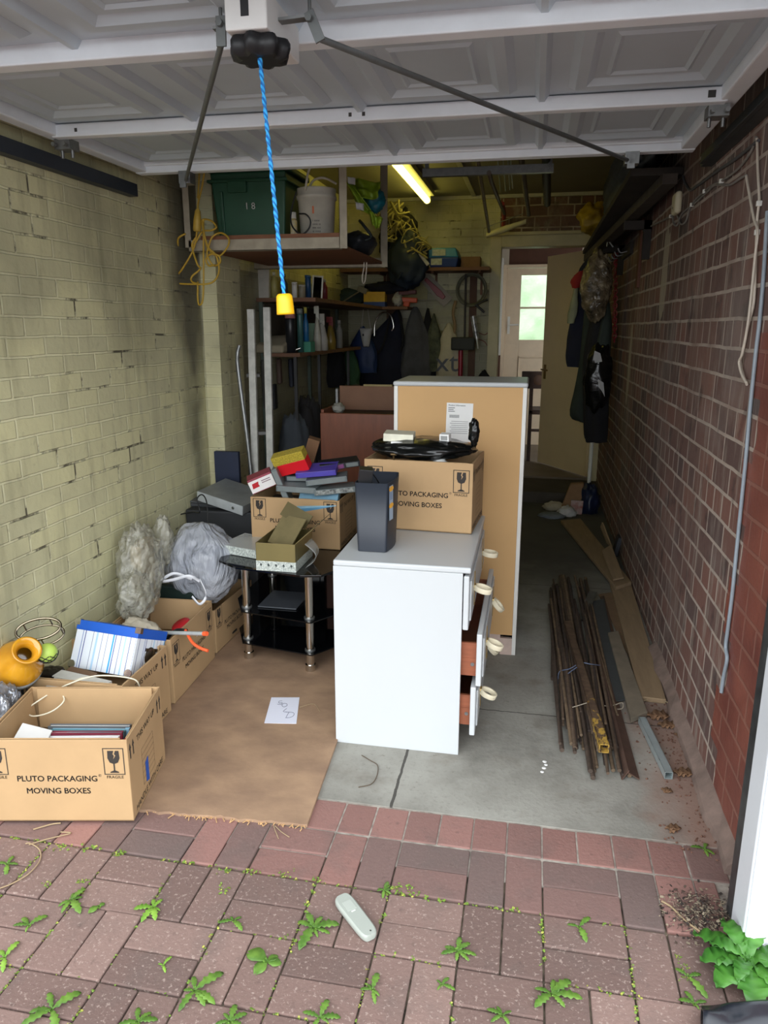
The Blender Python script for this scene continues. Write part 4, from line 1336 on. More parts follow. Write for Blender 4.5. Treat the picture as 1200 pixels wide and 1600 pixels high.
# ---- black glass television stand
tv = thing('tv_stand', 'black glass three-tier television stand on chrome legs', 'tv stand', (-1.1, 3.35, 0))
topo = [(-1.42, 3.20), (-1.385, 3.06), (-1.27, 2.98), (-0.95, 2.925), (-0.86, 2.945), (-0.78, 3.1), (-0.75, 3.72), (-1.395, 3.72)]
sh2 = [(-1.36, 3.2), (-1.28, 3.04), (-0.92, 2.97), (-0.83, 3.1), (-0.8, 3.62), (-1.36, 3.62)]
gz = PZ_
MB().prism(topo, Matrix.Translation((0, 0, 0.494)), 0.010).build('glass_top', DARKGLASS, tv, bevel=0.002)
for z in (0.262, 0.105):
    MB().prism(sh2, Matrix.Translation((0, 0, z)), 0.006).build('glass_shelf', DARKGLASS, tv, bevel=0.001)
for x, y in ((-1.272, 3.095), (-0.942, 3.02), (-1.31, 3.56), (-0.84, 3.56)):
    lg = MB().cyl((x, y, gz), (x, y, 0.494), 0.019, n=20)
    lg.cyl((x, y, gz), (x, y, gz + 0.03), 0.024, n=20)
    lo_ = lg.build('leg', CHROME, tv)
    for z, hh in ((0.255, 0.02), (0.098, 0.02), (0.484, 0.01)):
        MB().cyl((x, y, z), (x, y, z + hh), 0.0245, n=20).build('leg_collar', STEEL, lo_)
MB().b6(-1.12, -1.02, 3.56, 3.6, 0.111, 0.494).build('back_column', DARKGLASS, tv, bevel=0.006)
MB().tube(spline([(-1.075, 3.5, 0.49), (-1.07, 3.48, 0.3), (-1.07, 3.5, 0.27)], 6), 0.003, 6).build('cable', M('grey_lead', S(96, 98, 102), 0.5), tv)
sm_ = MB().b6(-1.22, -1.03, 3.10, 3.32, 0.270, 0.276)
tag(sm_.build('booklet', M('grey_booklet', S(66, 70, 76), 0.5), bevel=0.001), 'dark grey booklet lying on the middle shelf of the glass stand', 'booklet')
# bar leaning by the stand
tag(MB().box((AZ(340, 1010, 0.03) + AZ(362, 985, 0.05)) / 2, (0.016, 0.24, 0.012), (0.0, 0, -0.08)).build('black_bar', BLACK, bevel=0.002), 'black strip lying on the floor between the boxes and the glass stand', 'strip')

# gold gift box and clear tray on the stand
GOLDC = M('gold_card', S(150, 138, 92), 0.3, 0.55, var=0.12, scale=3)
DKGOLD = M('dark_gold_card', S(104, 94, 62), 0.4, 0.4, var=0.1)
PATT = M('white_spotted', S(222, 228, 222), 0.5, var=0.3, scale=120, c2=S(120, 130, 126))
ga = thing('gift_box', 'gold gift box with its flaps open at the edge of the glass stand', 'gift box', (-1.07, 3.08, 0.505))
gx0_, gx1_, gy0_, gy1_, gz0_, gz1_ = -1.16, -0.978, 2.955, 3.21, 0.5055, 0.633
g_ = MB().b6(gx0_, gx1_, gy0_, gy0_ + 0.003, gz0_, gz1_).b6(gx0_, gx0_ + 0.003, gy0_, gy1_, gz0_, gz1_).b6(gx1_ - 0.003, gx1_, gy0_, gy1_, gz0_, gz1_).b6(gx0_, gx1_, gy1_ - 0.003, gy1_, gz0_, gz1_).b6(gx0_, gx1_, gy0_, gy1_, gz0_, gz0_ + 0.003)
g_.build('box_walls', GOLDC, ga)
g_ = MB().b6(gx0_ - 0.001, gx1_ + 0.001, gy0_ - 0.001, gy0_, gz0_, gz0_ + 0.045).b6(gx1_, gx1_ + 0.001, gy0_, gy1_, gz0_, gz0_ + 0.045)
wbnd = g_.build('patterned_band', PATT, ga)
sp2 = MB()
for k in range(5):
    Ms = frame((gx0_ + 0.022 + k * 0.035, gy0_ - 0.0016, gz0_ + 0.02), (1, 0, 0), (0, 0, 1))
    sp2.flat([(0, 0.016), (0.006, 0.006), (0.002, 0.004), (0.002, 0), (-0.002, 0), (-0.002, 0.004), (-0.006, 0.006)], Ms)
sp2.build('tree_motif', M('dark_motif', S(50, 60, 60), 0.7), wbnd)
# inner box tilted out, two flaps
ib = AY(446, 828, 3.06)
MB().box(ib + Vector((0.0, 0.02, -0.01)), (0.15, 0.004, 0.15), (-0.75, 0.0, -0.5)).build('inner_flap', M('matt_gold', S(140, 128, 92), 0.5, 0.3), ga)
MB().box(AY(462, 806, 3.13) + Vector((0, 0.01, 0.0)), (0.15, 0.004, 0.07), (-0.55, 0.35, -0.35)).build('lid_flap', DKGOLD, ga)
f0, f1 = AY(463, 851, 2.96), AY(500, 824, 3.02)
MB().hexa([Vector((gx1_, gy0_, gz1_)), Vector((gx1_, gy1_, gz1_)), Vector((gx1_ + 0.085, gy1_ + 0.02, gz1_ + 0.075)), Vector((gx1_ + 0.085, gy0_ + 0.02, gz1_ + 0.075))],
          [Vector((gx1_, gy0_, gz1_ + 0.003)), Vector((gx1_, gy1_, gz1_ + 0.003)), Vector((gx1_ + 0.085, gy1_ + 0.02, gz1_ + 0.078)), Vector((gx1_ + 0.085, gy0_ + 0.02, gz1_ + 0.078))]).build('side_flap', GOLDC, ga)
tcl = NT('clear_plastic')
tcl.base((0.9, 0.93, 0.92, 1))
CLEAR = tcl.set(Roughness=0.08, Alpha=0.35)
tr = thing('clear_tray', 'clear plastic tray with a patterned white strip, overhanging the corner of the glass stand', 'tray', (-1.3, 3.25, 0.505))
tp = [Vector((-1.425, 3.17, 0)), Vector((-1.20, 3.10, 0)), Vector((-1.17, 3.30, 0)), Vector((-1.38, 3.38, 0))]
MB().hexa([p + Vector((0, 0, 0.506)) for p in tp], [p + Vector((0, 0, 0.509)) for p in tp]).hexa([p + Vector((0, 0, 0.545)) for p in tp], [p + Vector((0, 0, 0.548)) for p in tp]).build('tray_film', CLEAR, tr)
MB().hexa([tp[0] + Vector((0, 0, 0.506)), tp[1] + Vector((0, 0, 0.506)), tp[1] + Vector((0, 0.002, 0.506)), tp[0] + Vector((0, 0.002, 0.506))], [tp[0] + Vector((0, 0, 0.547)), tp[1] + Vector((0, 0, 0.547)), tp[1] + Vector((0, 0.002, 0.547)), tp[0] + Vector((0, 0.002, 0.547))]).build('patterned_strip', PATT, tr)
cv = MB()
cc = AY(480, 852, 3.0)
cv.grid(lambda u, v: Vector((-0.955 + 0.05 * math.sin(PI * u) * (1 - 0.3 * v), 3.02 + 0.10 * v, 0.507 + 0.11 * (1 - u))), 12, 6)
tag(cv.build('clear_wrapper', CLEAR, solid=0.001), 'curled clear plastic wrapper standing beside the gold gift box', 'wrapper')

# ---- cassettes and cartons heaped in the box on the stand
fl_ = MB().b6(c5_.x - 0.205, c5_.x + 0.205, c5_.y - 0.145, c5_.y + 0.145, TVZ + 0.008, TVZ + 0.19)
tag(fl_.build('cassette_stack', M('cassette_black', S(30, 32, 38), 0.5)), 'black cassettes packed tight below the heap in the box on the glass stand', 'cassettes', kind='stuff')


def cassette(label, loc, rot, body, lab=None, name='video_cassette'):
    o = posed(name, label, 'video cassette', loc, rot, 'video cassettes heaped in the box')
    kid(MB().b6(-0.1, 0.1, -0.06, 0.06, 0, 0.028), 'case', body, o, bevel=0.002)
    kid(MB().b6(-0.09, 0.09, -0.0606, -0.06, 0.004, 0.024), 'spine_label', lab or M('grey_spine', S(120, 128, 128), 0.4), o)
    return o


GREYC = M('smoky_case', S(112, 122, 124), 0.25, var=0.1)
BLKC = M('black_case', S(34, 36, 44), 0.35)
zr = TVZ + 0.245
cassette('smoky clear cassette case lying at the front of the heap', AY(468, 765, 3.40), (0.05, 0.03, 0.0), GREYC)
cassette('smoky cassette case overlapping it, tilted up', AY(512, 752, 3.44), (0.02, -0.12, 0.2), GREYC)
cassette('grey cassette with a black and white label by the box corner', AY(523, 768, 3.42), (0.0, -0.08, 0.3), GREYC, M('bw_label', S(170, 176, 172), 0.5, var=0.4, scale=90, c2=S(40, 40, 44)))
cassette('black cassette topmost at the back of the heap', AY(530, 728, 3.55), (0.06, -0.1, 0.35), BLKC)
cassette('dark cassette with a purple band behind the violet one', AY(510, 736, 3.52), (0.0, -0.25, 0.3), BLKC, M('pink_label', S(120, 50, 110), 0.5))
cassette('violet cassette case at the middle of the heap', AY(497, 738, 3.46), (0.2, -0.1, 0.1), M('violet_case', S(84, 70, 170), 0.4), M('violet_spine', S(88, 78, 180), 0.4))
cassette('smoky cassette case standing on edge behind the front one', AY(438, 760, 3.42), (0.1, 1.2, 0.3), GREYC)
cassette('dark cassette under the violet one', AY(480, 748, 3.5), (0.05, 0.0, 0.1), BLKC)
q = AY(497, 781, 3.36)
cassette('pale blue picture cassette sleeve at the front rim', q + Vector((0, 0.02, -0.02)), (0.5, -0.1, 0.05), M('sky_sleeve', S(150, 196, 222), 0.5, var=0.15, scale=8), M('sky_spine', S(120, 180, 220), 0.5))
q = AY(478, 789, 3.36)
cassette('white cassette sleeve with a red end lying lowest at the rim', q + Vector((0, 0.03, -0.02)), (0.0, 0.03, -0.05), M('white_sleeve', S(220, 220, 218), 0.5), M('white_spine', S(226, 226, 224), 0.5))
ry = posed('gift_carton', 'red and gold carton perched on top of the cassettes', 'carton', AY(457, 718, 3.42) + Vector((0, 0.02, -0.04)), (0.35, -0.28, -0.05))
kid(MB().b6(-0.083, 0.083, -0.03, 0.03, -0.022, 0.038), 'red_body', M('red_card', S(214, 24, 36), 0.45, var=0.03), ry, bevel=0.002)
kid(MB().b6(-0.084, 0.084, -0.031, 0.031, 0.038, 0.085), 'gold_band', M('gold_glitter', S(228, 206, 80), 0.35, 0.3, var=0.25, scale=160, c2=S(150, 130, 50)), ry, bevel=0.002)
tea = posed('tea_carton', 'white and red carton standing askew at the front corner of the cassette box', 'carton', AY(408, 746, 3.40) + Vector((0, 0.02, -0.035)), (0.1, -0.38, 0.35))
kid(MB().b6(-0.062, 0.062, -0.045, 0.045, -0.02, 0.055), 'carton_body', M('maroon_card', S(150, 60, 76), 0.5, var=0.08), tea, bevel=0.002)
fc = kid(MB().b6(-0.062, 0.062, -0.0462, -0.045, -0.016, 0.045), 'white_front', M('white_card', S(232, 228, 226), 0.5, var=0.02), tea)
lo2 = MB()
T3 = frame((-0.05, -0.0467, 0.005), (1, 0, 0), (0, 0, 1))
lo2.flat([(0, 0.0), (0.036, 0.002), (0.034, 0.014), (0.038, 0.028), (0.004, 0.026), (0.002, 0.014)], T3)
kid(lo2, 'red_logo', REDP, fc)
lo3 = MB()
for k in range(2):
    lo3.text('ASSAM' if False else 'MINT TEA' if False else 'BISCUITS' if False else '▪▪▪▪', 0.012, T3 @ Matrix.Translation((0.075, 0.022 - k * 0.012, 0)), 0) if False else lo3.flat([(0.052, 0.022 - k * 0.01), (0.098, 0.022 - k * 0.01), (0.098, 0.027 - k * 0.01), (0.052, 0.027 - k * 0.01)], T3)
kid(lo3, 'print_lines', M('grey_print', S(150, 130, 134), 0.6), fc)
cpk = AY(486, 690, 3.75)
tag(MB().box(AY(487, 702, 3.62), (0.06, 0.06, 0.12), (0.1, 0.3, 0.2)).build('brown_carton', M('brown_carton_card', S(120, 86, 58), 0.8), bevel=0.002), 'small brown carton showing behind the red and gold one', 'carton')

# ---- black waste bin on the chest
P_ = dict(a=AY(555, 863, 2.585), b=AY(605, 866.5, 2.578), c=AY(629, 839, 2.82), A=AY(552.7, 755, 2.58), B=AY(607, 757, 2.572), Cc=AY(633, 737, 2.83))
zb = ch + 0.002
zt_ = 1.0
bin_ = thing('waste_bin', 'dark grey rectangular waste bin standing at the front of the white chest', 'bin', (-0.56, 2.7, zb))
bx0, bx1, by0, by1 = -0.617, -0.497, 2.583, 2.80
rsb = []


def rr(x0, x1, y0, y1, z, r=0.012, bul=0.012):
    out = []
    for cx_, cy_, a0 in ((x1 - r, y0 + r, -90), (x1 - r, y1 - r, 0), (x0 + r, y1 - r, 90), (x0 + r, y0 + r, 180)):
        for k in range(5):
            a = math.radians(a0 + 22.5 * k)
            out.append(Vector((cx_ + r * math.cos(a), cy_ + r * math.sin(a), z)))
        if a0 == -90:
            for k in (1, 2, 3):
                t = k / 4
                out.append(Vector((x1 + bul * math.sin(PI * t), y0 + r + (y1 - y0 - 2 * r) * t, z)))
    return out


bm_ = MB().rings([rr(bx0 + 0.004, bx1 - 0.004, by0 + 0.004, by1 - 0.01, zb), rr(bx0 - 0.004, bx1 + 0.004, by0 - 0.004, by1 + 0.012, zt_), rr(bx0 - 0.001, bx1 + 0.001, by0 - 0.001, by1 + 0.009, zt_), rr(bx0 + 0.007, bx1 - 0.007, by0 + 0.007, by1 - 0.007, zb + 0.003)], 0, False, True)
bm_.add(rr(bx0 + 0.005, bx1 - 0.005, by0 + 0.005, by1 - 0.01, zb + 0.003), [tuple(range(23))])
bm_.build('bin_body', M('charcoal_bin', S(38, 44, 54), 0.45, var=0.06), bin_)
st_ = MB()
Ts = frame((bx1 + 0.0045, by0 + 0.012, zb + 0.12), (0.17, 1, 0), (0.0, 0, 1))
st_.flat([(0, 0), (0.04, 0), (0.04, 0.13), (0, 0.13)], Ts)
sk_ = st_.build('sticker', M('blue_sticker', S(160, 180, 202), 0.5), bin_)
st_ = MB()
for y in (0.055, 0.118):
    st_.flat([(-0.002 + 0.022 + 0.024 * math.cos(a), y + 0.010 * math.sin(a)) for a in [2 * PI * k / 14 for k in range(14)]], Ts @ Matrix.Translation((0, 0, 0.0006)))
for k in range(6):
    st_.flat([(0.006, 0.078 + 0.005 * k), (0.034, 0.078 + 0.005 * k), (0.034, 0.080 + 0.005 * k), (0.006, 0.080 + 0.005 * k)], Ts @ Matrix.Translation((0, 0, 0.0004)), 1)
st_.build('sticker_print', [M('orange_print', S(240, 176, 60), 0.5), M('blue_print', S(70, 100, 150), 0.5)], sk_)
ad = MB()
ad.box((bx0 + 0.03, by0 + 0.03, zt_ + 0.006), (0.05, 0.04, 0.09), (0.2, 0.1, 0.3))
ad.tube(spline([(bx0 + 0.03, by0 + 0.03, zt_ + 0.04), (bx0 + 0.045, by0 + 0.06, zt_ + 0.03), (bx0 + 0.07, by0 + 0.1, zt_ - 0.03), (bx0 + 0.05, by0 + 0.12, zt_ - 0.10)], 6), 0.003, 6)
tag(ad.build('power_adapter', BLACK, bevel=0.003), 'black power adapter hooked over the rim of the waste bin', 'adapter')

# ---- black bag, white boxes and white ornament in the box on the chest
tbk = NT('black_bin_bag')
tbk.base(S(14, 16, 16))
tbk.bump(tbk.noise(9, 3, 0.5, stretch=(0.5, 1, 2.0), dist=1.0), 0.4, 0.012)
BAGK = tbk.set(Roughness=0.22)
bb = MB()
bz = 1.03
crumple(bb, (-0.44, 3.06, bz + 0.03), (0.225, 0.15, 0.045), 0.13, 2.0, 64, 36, 31)
kn = AY(741, 668, 3.02)
crumple(bb, kn + Vector((0, 0, -0.02)), (0.022, 0.025, 0.055), 0.3, 2.5, 24, 20, 33)
tag(bb.build('black_bag', BAGK), 'shiny black plastic bag with a knotted end lying across the box on the chest', 'bag')
q = AY(623, 681, 3.0)
wb1 = posed('white_box', 'flat white box lying on the black bag', 'box', (q.x, q.y + 0.03, q.z - 0.012), (0.05, 0.03, 0.05))
kid(MB().b6(-0.065, 0.06, -0.04, 0.05, -0.01, 0.022), 'box_body', M('ivory_card', S(226, 224, 204), 0.5), wb1, bevel=0.002)
kid(MB().b6(-0.03, 0.07, -0.06, -0.035, -0.014, -0.006), 'box_flap', PAPER, wb1, bevel=0.001)
q = AY(695, 682, 3.0)
wb2 = posed('small_white_box', 'tiny white carton standing on the black bag near its knot', 'box', (q.x, q.y + 0.02, q.z - 0.012), (0.1, 0, -0.15))
kid(MB().b6(-0.02, 0.02, -0.02, 0.02, -0.012, 0.022), 'box_body', PAPER, wb2, bevel=0.002)
kid(MB().b6(-0.014, 0.014, -0.0206, -0.02, -0.002, 0.016), 'window_film', M('grey_film', S(150, 152, 150), 0.3), wb2)
q = AY(686, 726, 2.96)
orn = thing('ornament', 'round white china ornament peeping over the rim of the box on the chest', 'ornament', q + Vector((0, 0, -0.06)))
MB().lathe([(0.001, -0.035), (0.03, -0.03), (0.044, 0.0), (0.036, 0.026), (0.024, 0.034), (0.022, 0.04), (0.0, 0.046)], Matrix.Translation(q + Vector((0, 0.02, -0.02))), 28).build('china_body', M('white_china', S(226, 228, 226), 0.15), orn)
MB().lathe([(0.0, -0.004), (0.014, -0.002), (0.016, 0.0)], Matrix.Translation(q + Vector((0.03, -0.008, -0.012))) @ Matrix.Rotation(1.4, 4, 'X') @ Matrix.Rotation(0.6, 4, 'Y'), 16).cyl(q + Vector((0.028, -0.02, -0.01)), q + Vector((0.028, -0.024, -0.01)), 0.004).build('china_spout', M('white_china_dark', S(170, 174, 176), 0.3), orn)
tag(MB().b6(-0.63, -0.23, 2.93, 3.21, 0.745, 0.96).build('packing_paper', M('packing_grey', S(150, 130, 104), 0.9)), 'crumpled packing paper filling the box on the chest', 'paper', kind='stuff')
q = AY(615, 716, 2.93)
tag(MB().tube([q + Vector((0, 0, 0.02)), q + Vector((0, 0.01, -0.05))], 0.004, 8).tube([q + Vector((-0.012, 0, 0.016)), q + Vector((0.012, 0, 0.016))], 0.006, 8).build('tap_fitting', M('brass_dark', S(110, 90, 60), 0.35, 0.8)), 'small brass fitting hanging inside the box on the chest', 'fitting')

# ------------------------------------------------------------------ overhead storage rack
ANGLE = M('painted_angle_iron', S(176, 166, 146), 0.6, 0.1, var=0.14, scale=14)
RX0, RX1, RY0, RY1, RZ = -1.765, -0.945, 3.75, 4.77, 1.93
rack = thing('storage_rack', 'overhead storage rack of pale angle iron and boards hung from the ceiling', 'storage rack', (-1.35, 4.26, RZ))


def angle(p0, p1, w, name, sx=1, sy=1, axis='z'):
    m_ = MB()
    x, y, z = p0
    if axis == 'z':
        m_.b6(min(x, x + sx * w), max(x, x + sx * w), y, y + 0.004, z, p1[2]).b6(x, x + 0.004, min(y, y + sy * w), max(y, y + sy * w), z, p1[2])
    else:
        m_.b6(x, p1[0], y, y + 0.004, z, z + w).b6(x, p1[0], y, y + w, z, z + 0.004)
    return m_.build(name, ANGLE, rack, bevel=0.001)


angle((RX0 - 0.02, RY0, RZ + 0.02), (0, 0, ZC - 0.002), 0.035, 'upright')
angle((RX1 - 0.02, RY0, RZ), (0, 0, ZC - 0.002), 0.04, 'upright', 1)
angle((RX1 - 0.02, RY1, RZ - 0.012), (0, 0, ZC - 0.002), 0.045, 'upright', 1)
angle((RX0, RY0, RZ), (RX1 - 0.02, 0, 0), 0.055, 'shelf_rail', axis='x')
angle((-1.80, RY1, RZ - 0.012), (RX1 - 0.02, 0, 0), 0.055, 'shelf_rail', axis='x')
MB().b6(-1.70, RX1 - 0.01, RY0 + 0.006, RY1, RZ + 0.006, RZ + 0.022).b6(-1.70, RX1 - 0.01, RY0 + 0.006, RY0 + 0.03, RZ + 0.022, RZ + 0.075).build('shelf_board', M('rack_board', S(140, 92, 64), 0.7, var=0.2, scale=6, stretch=(1, 8, 8)), rack)
SZ = RZ + 0.0225
# green lidded storage crate
gx0, gx1 = AY(340, 360, 3.9).x, AY(455, 360, 3.9).x
gy0, gy1, gzt = 3.83, 4.2, AY(400, 275, 3.85).z + 0.02
gc = thing('storage_crate', 'dark green lidded plastic crate on the overhead rack', 'crate', ((gx0 + gx1) / 2, (gy0 + gy1) / 2, SZ))
m_ = MB()
def rect(x0, x1, y0, y1, z):
    return [Vector((x0, y0, z)), Vector((x1, y0, z)), Vector((x1, y1, z)), Vector((x0, y1, z))]
m_.hexa(rect(gx0 + 0.03, gx1 - 0.025, gy0 + 0.03, gy1 - 0.03, SZ), rect(gx0, gx1, gy0, gy1, gzt))
body = m_.build('crate_body', GREENP, gc, bevel=0.01)
rbm = MB()
for x in (0.12, 0.82):
    xx = gx0 + (gx1 - gx0) * x
    rbm.hexa(rect(xx, xx + 0.018, gy0 + 0.02, gy0 + 0.04, SZ + 0.02), rect(xx, xx + 0.018, gy0 - 0.006, gy0 + 0.03, gzt - 0.09))
rbm.b6(gx0 - 0.012, gx1 + 0.012, gy0 - 0.014, gy1, gzt - 0.05, gzt - 0.035)
rbm.b6(gx0 + 0.1, gx0 + 0.2, gy0 - 0.018, gy0, gzt - 0.10, gzt - 0.045)
rbm.build('crate_rim', GREENP, gc, bevel=0.004)
MB().b6(gx0 - 0.015, gx1 + 0.015, gy0 - 0.015, gy1 + 0.01, gzt, gzt + 0.03).build('crate_lid', GREENP, gc, bevel=0.008)
tq = AY(391, 322, gy0 + 0.006)
MB().text('1 8', 0.045, frame((tq.x, gy0 + 0.004, tq.z - 0.015), (1, 0, 0), (0, -0.1, 1)), 0, 0.01).build('chalk_mark', PAPER, body)
# white bucket
bx_ = (AY(466, 360, 3.92).x + AY(526, 360, 3.92).x) / 2
bk = thing('bucket', 'dirty white plastic bucket with an upright handle on the overhead rack', 'bucket', (bx_, 3.92, SZ))
zt2 = AY(495, 292, 3.85).z
H_ = zt2 - SZ
DIRTY = M('dirty_white_plastic', S(206, 202, 188), 0.5, var=0.12, scale=12)
MB().lathe([(0.0, 0.0), (0.083, 0.0), (0.096, H_ - 0.05), (0.103, H_ - 0.05), (0.103, H_ - 0.035), (0.098, H_ - 0.03), (0.1, H_ - 0.005), (0.1, H_), (0.094, H_), (0.082, 0.02), (0.0, 0.02)], Matrix.Translation((bx_, 3.92, SZ)), 36, cap=False).build('bucket_body', DIRTY, bk)
for dy in (-0.02, 0.03):
    MB().tube(spline([(bx_ - 0.03, 3.84 + dy, zt2 - 0.02), (bx_ + 0.0, 3.83 + dy, zt2 + 0.06 - dy), (bx_ + 0.06, 3.85, zt2 + 0.10 - dy * 2), (bx_ + 0.11, 3.9, zt2 + 0.08 - dy * 2)], 8), 0.006, 8).build('bucket_handle', DIRTY, bk)
lm = MB()
for k in range(9):
    a0, a1_ = -1.55 + 0.05 * k, -1.55 + 0.05 * (k + 1)
    if k < 2:
        lm.add([(bx_ + 0.0935 * math.cos(a), 3.92 + 0.0935 * math.sin(a), SZ + z) for a, z in ((a0, 0.155), (a1_, 0.155), (a1_, 0.19), (a0, 0.19))], [(0, 1, 2, 3)], 1)
    for r_ in range(5):
        if (k * 3 + r_) % 7:
            lm.add([(bx_ + 0.0915 * math.cos(a), 3.92 + 0.0915 * math.sin(a), SZ + 0.05 + r_ * 0.017 + z) for a, z in ((a0, 0), (a1_ - 0.01, 0), (a1_ - 0.01, 0.007), (a0, 0.007))], [(0, 1, 2, 3)], 0)
lm.build('bucket_label', [M('grey_label_ink', S(150, 146, 138), 0.7), M('orange_logo', S(216, 120, 80), 0.6)], bk)
# spray can, black flex
q = AY(459, 350, 3.84)
can = thing('aerosol_can', 'yellow and white aerosol can between the green crate and the bucket', 'can', (q.x, 3.84, SZ))
MB().lathe([(0, 0), (0.018, 0), (0.018, 0.12), (0.012, 0.135), (0.0, 0.135)], Matrix.Translation((q.x, 3.84, SZ)), 16).build('can_body', M('can_print', S(206, 180, 90), 0.35, var=0.3, scale=25, c2=S(190, 190, 184)), can)
MB().lathe([(0, 0.135), (0.014, 0.135), (0.013, 0.165), (0, 0.168)], Matrix.Translation((q.x, 3.84, SZ)), 16).build('can_cap', WHITEPLAS, can)
pts = [AY(463, 300, 3.80), AY(455, 330, 3.79), AY(456, 352, 3.78), AY(470, 366, 3.77), AY(482, 358, 3.77), AY(485, 345, 3.77), AY(478, 335, 3.77), AY(467, 334, 3.78)]
tag(MB().tube(spline(pts, 8), 0.0042, 8).build('black_flex', BLACK), 'black flex looped against the bucket on the overhead rack', 'cable')
# yellow extension lead
yl = thing('extension_lead', 'tangled yellow extension lead hung from the corner of the overhead rack', 'extension lead', AY(312, 475, 3.72))
loops = [
    [(322, 250), (316, 290), (310, 315), (309, 330)], [(312, 250), (311, 280), (309, 310)],
    [(308, 360), (302, 390), (285, 420), (273, 435), (275, 442), (300, 444), (330, 442), (342, 425), (338, 400), (325, 385), (318, 360), (317, 345)],
    [(315, 345), (320, 370), (326, 390), (342, 400), (356, 385), (357, 372), (345, 364), (332, 370), (326, 385), (324, 400), (334, 415), (344, 410), (342, 400), (330, 397), (322, 405), (326, 415), (336, 414)],
    [(311, 350), (317, 343), (330, 345), (338, 355), (330, 360), (316, 362), (305, 380), (299, 386)],
    [(318, 342), (318, 400), (318, 450), (316, 472), (311, 476), (309, 465), (309, 440)],
    [(305, 372), (300, 385), (308, 412), (313, 420), (300, 432), (300, 440), (310, 444)],
    [(290, 365), (279, 372), (278, 384)]]
for k, L_ in enumerate(loops):
    MB().tube(spline([AY(x, y, 3.715 + 0.02 * ((i * 7 + k * 3) % 4) / 3 - 0.01) for i, (x, y) in enumerate(L_)], 7), 0.0048, 8).build('lead_loop', YCABLE, yl)
pc = MB().lathe([(0.006, 0.0), (0.014, -0.012), (0.019, -0.05), (0.021, -0.10), (0.016, -0.108), (0, -0.108)], Matrix.Translation(AY(309, 326, 3.70)) @ Matrix.Rotation(0.1, 4, 'Y'), 20)
pc.build('lead_socket', M('dusty_yellow', S(206, 172, 70), 0.5, var=0.2), yl)

# lime bag, teal bag, tools and net on the far side of the rack
LIME = M('lime_film', S(158, 190, 50), 0.35, var=0.15, bump=0.2, bscale=12)
lb = MB()


def sheet(mb, pts, t=0.004, n=10, seed=0.0, amp=0.02):
    """crumpled floppy sheet between four corner points"""
    a, b, c, d = [Vector(p) for p in pts]
    nrm = (b - a).cross(d - a).normalized()

    def fn(u, v):
        p = (a.lerp(b, u)).lerp(d.lerp(c, u), v)
        return p + nrm * amp * (noise.noise(Vector((u * 4 + seed, v * 4, seed))) + 0.6 * math.sin(u * 9 + seed))
    return mb.grid(fn, n, n)


sheet(lb, [AY(542, 278, 4.4), AY(596, 285, 4.4), AY(590, 310, 4.35), AY(555, 312, 4.4)], seed=1, amp=0.05)
sheet(lb, [AY(540, 285, 4.3), AY(552, 288, 4.3), AY(588, 340, 4.3), AY(562, 328, 4.3)], seed=2, amp=0.03)
sheet(lb, [AY(575, 328, 4.28), AY(598, 342, 4.3), AY(592, 358, 4.3), AY(582, 352, 4.28)], seed=3, amp=0.03)
tag(lb.build('garden_bag', LIME, solid=0.003), 'lime green crumpled garden bag stuffed on the overhead rack behind the bucket', 'bag')
for k, (px, py) in enumerate(((549, 282), (562, 322))):
    w_ = MB()
    sheet(w_, [AY(px - 6, py - 6, 4.25), AY(px + 6, py - 4, 4.25), AY(px + 6, py + 7, 4.25), AY(px - 5, py + 5, 4.25)], seed=k + 4, n=4, amp=0.008)
    tag(w_.build('paper_tag', PAPER, solid=0.002), ('white paper tag at the top of the lime garden bag', 'white paper tag halfway down the lime garden bag')[k], 'tag')
te = MB()
q = AY(584, 312, 4.5)
crumple(te, q, (0.065, 0.06, 0.07), 0.3, 2.5, 32, 22, 44)
tag(te.build('teal_bag', M('teal_film', S(30, 120, 140), 0.4, bump=0.3, bscale=15)), 'small teal plastic bag beside the lime garden bag on the rack', 'bag')
ht = thing('hedge_trimmer', 'dark grey power tool lying on the overhead rack below the lime bag', 'power tool', (-0.99, 4.45, SZ))
q = AY(560, 352, 4.4)
m_ = MB()
crumple(m_, (q.x, 4.45, SZ + 0.075), (0.085, 0.16, 0.07), 0.15, 1.6, 32, 22, 46, fl=SZ)
m_.build('motor_body', M('dark_grey_plastic', S(48, 52, 58), 0.5), ht)
MB().tube(spline([AY(548, 372, 4.36), AY(565, 376, 4.34), AY(580, 370, 4.36), AY(568, 352, 4.36), AY(562, 345, 4.4)], 6), 0.009, 8).build('tool_handle', M('dark_rubber', S(40, 48, 46), 0.6), ht)
pts = [AY(560, 362, 4.6), AY(566, 380, 4.62), AY(569, 410, 4.62), AY(566, 435, 4.62), AY(568, 443, 4.62), AY(571, 435, 4.62), AY(573, 410, 4.62), AY(571, 385, 4.6), AY(580, 370, 4.55)]
tag(MB().tube(spline(pts, 7), 0.004, 8).build('dangling_cord', WCABLE), 'pale grey cord dangling in a loop below the overhead rack', 'cord')

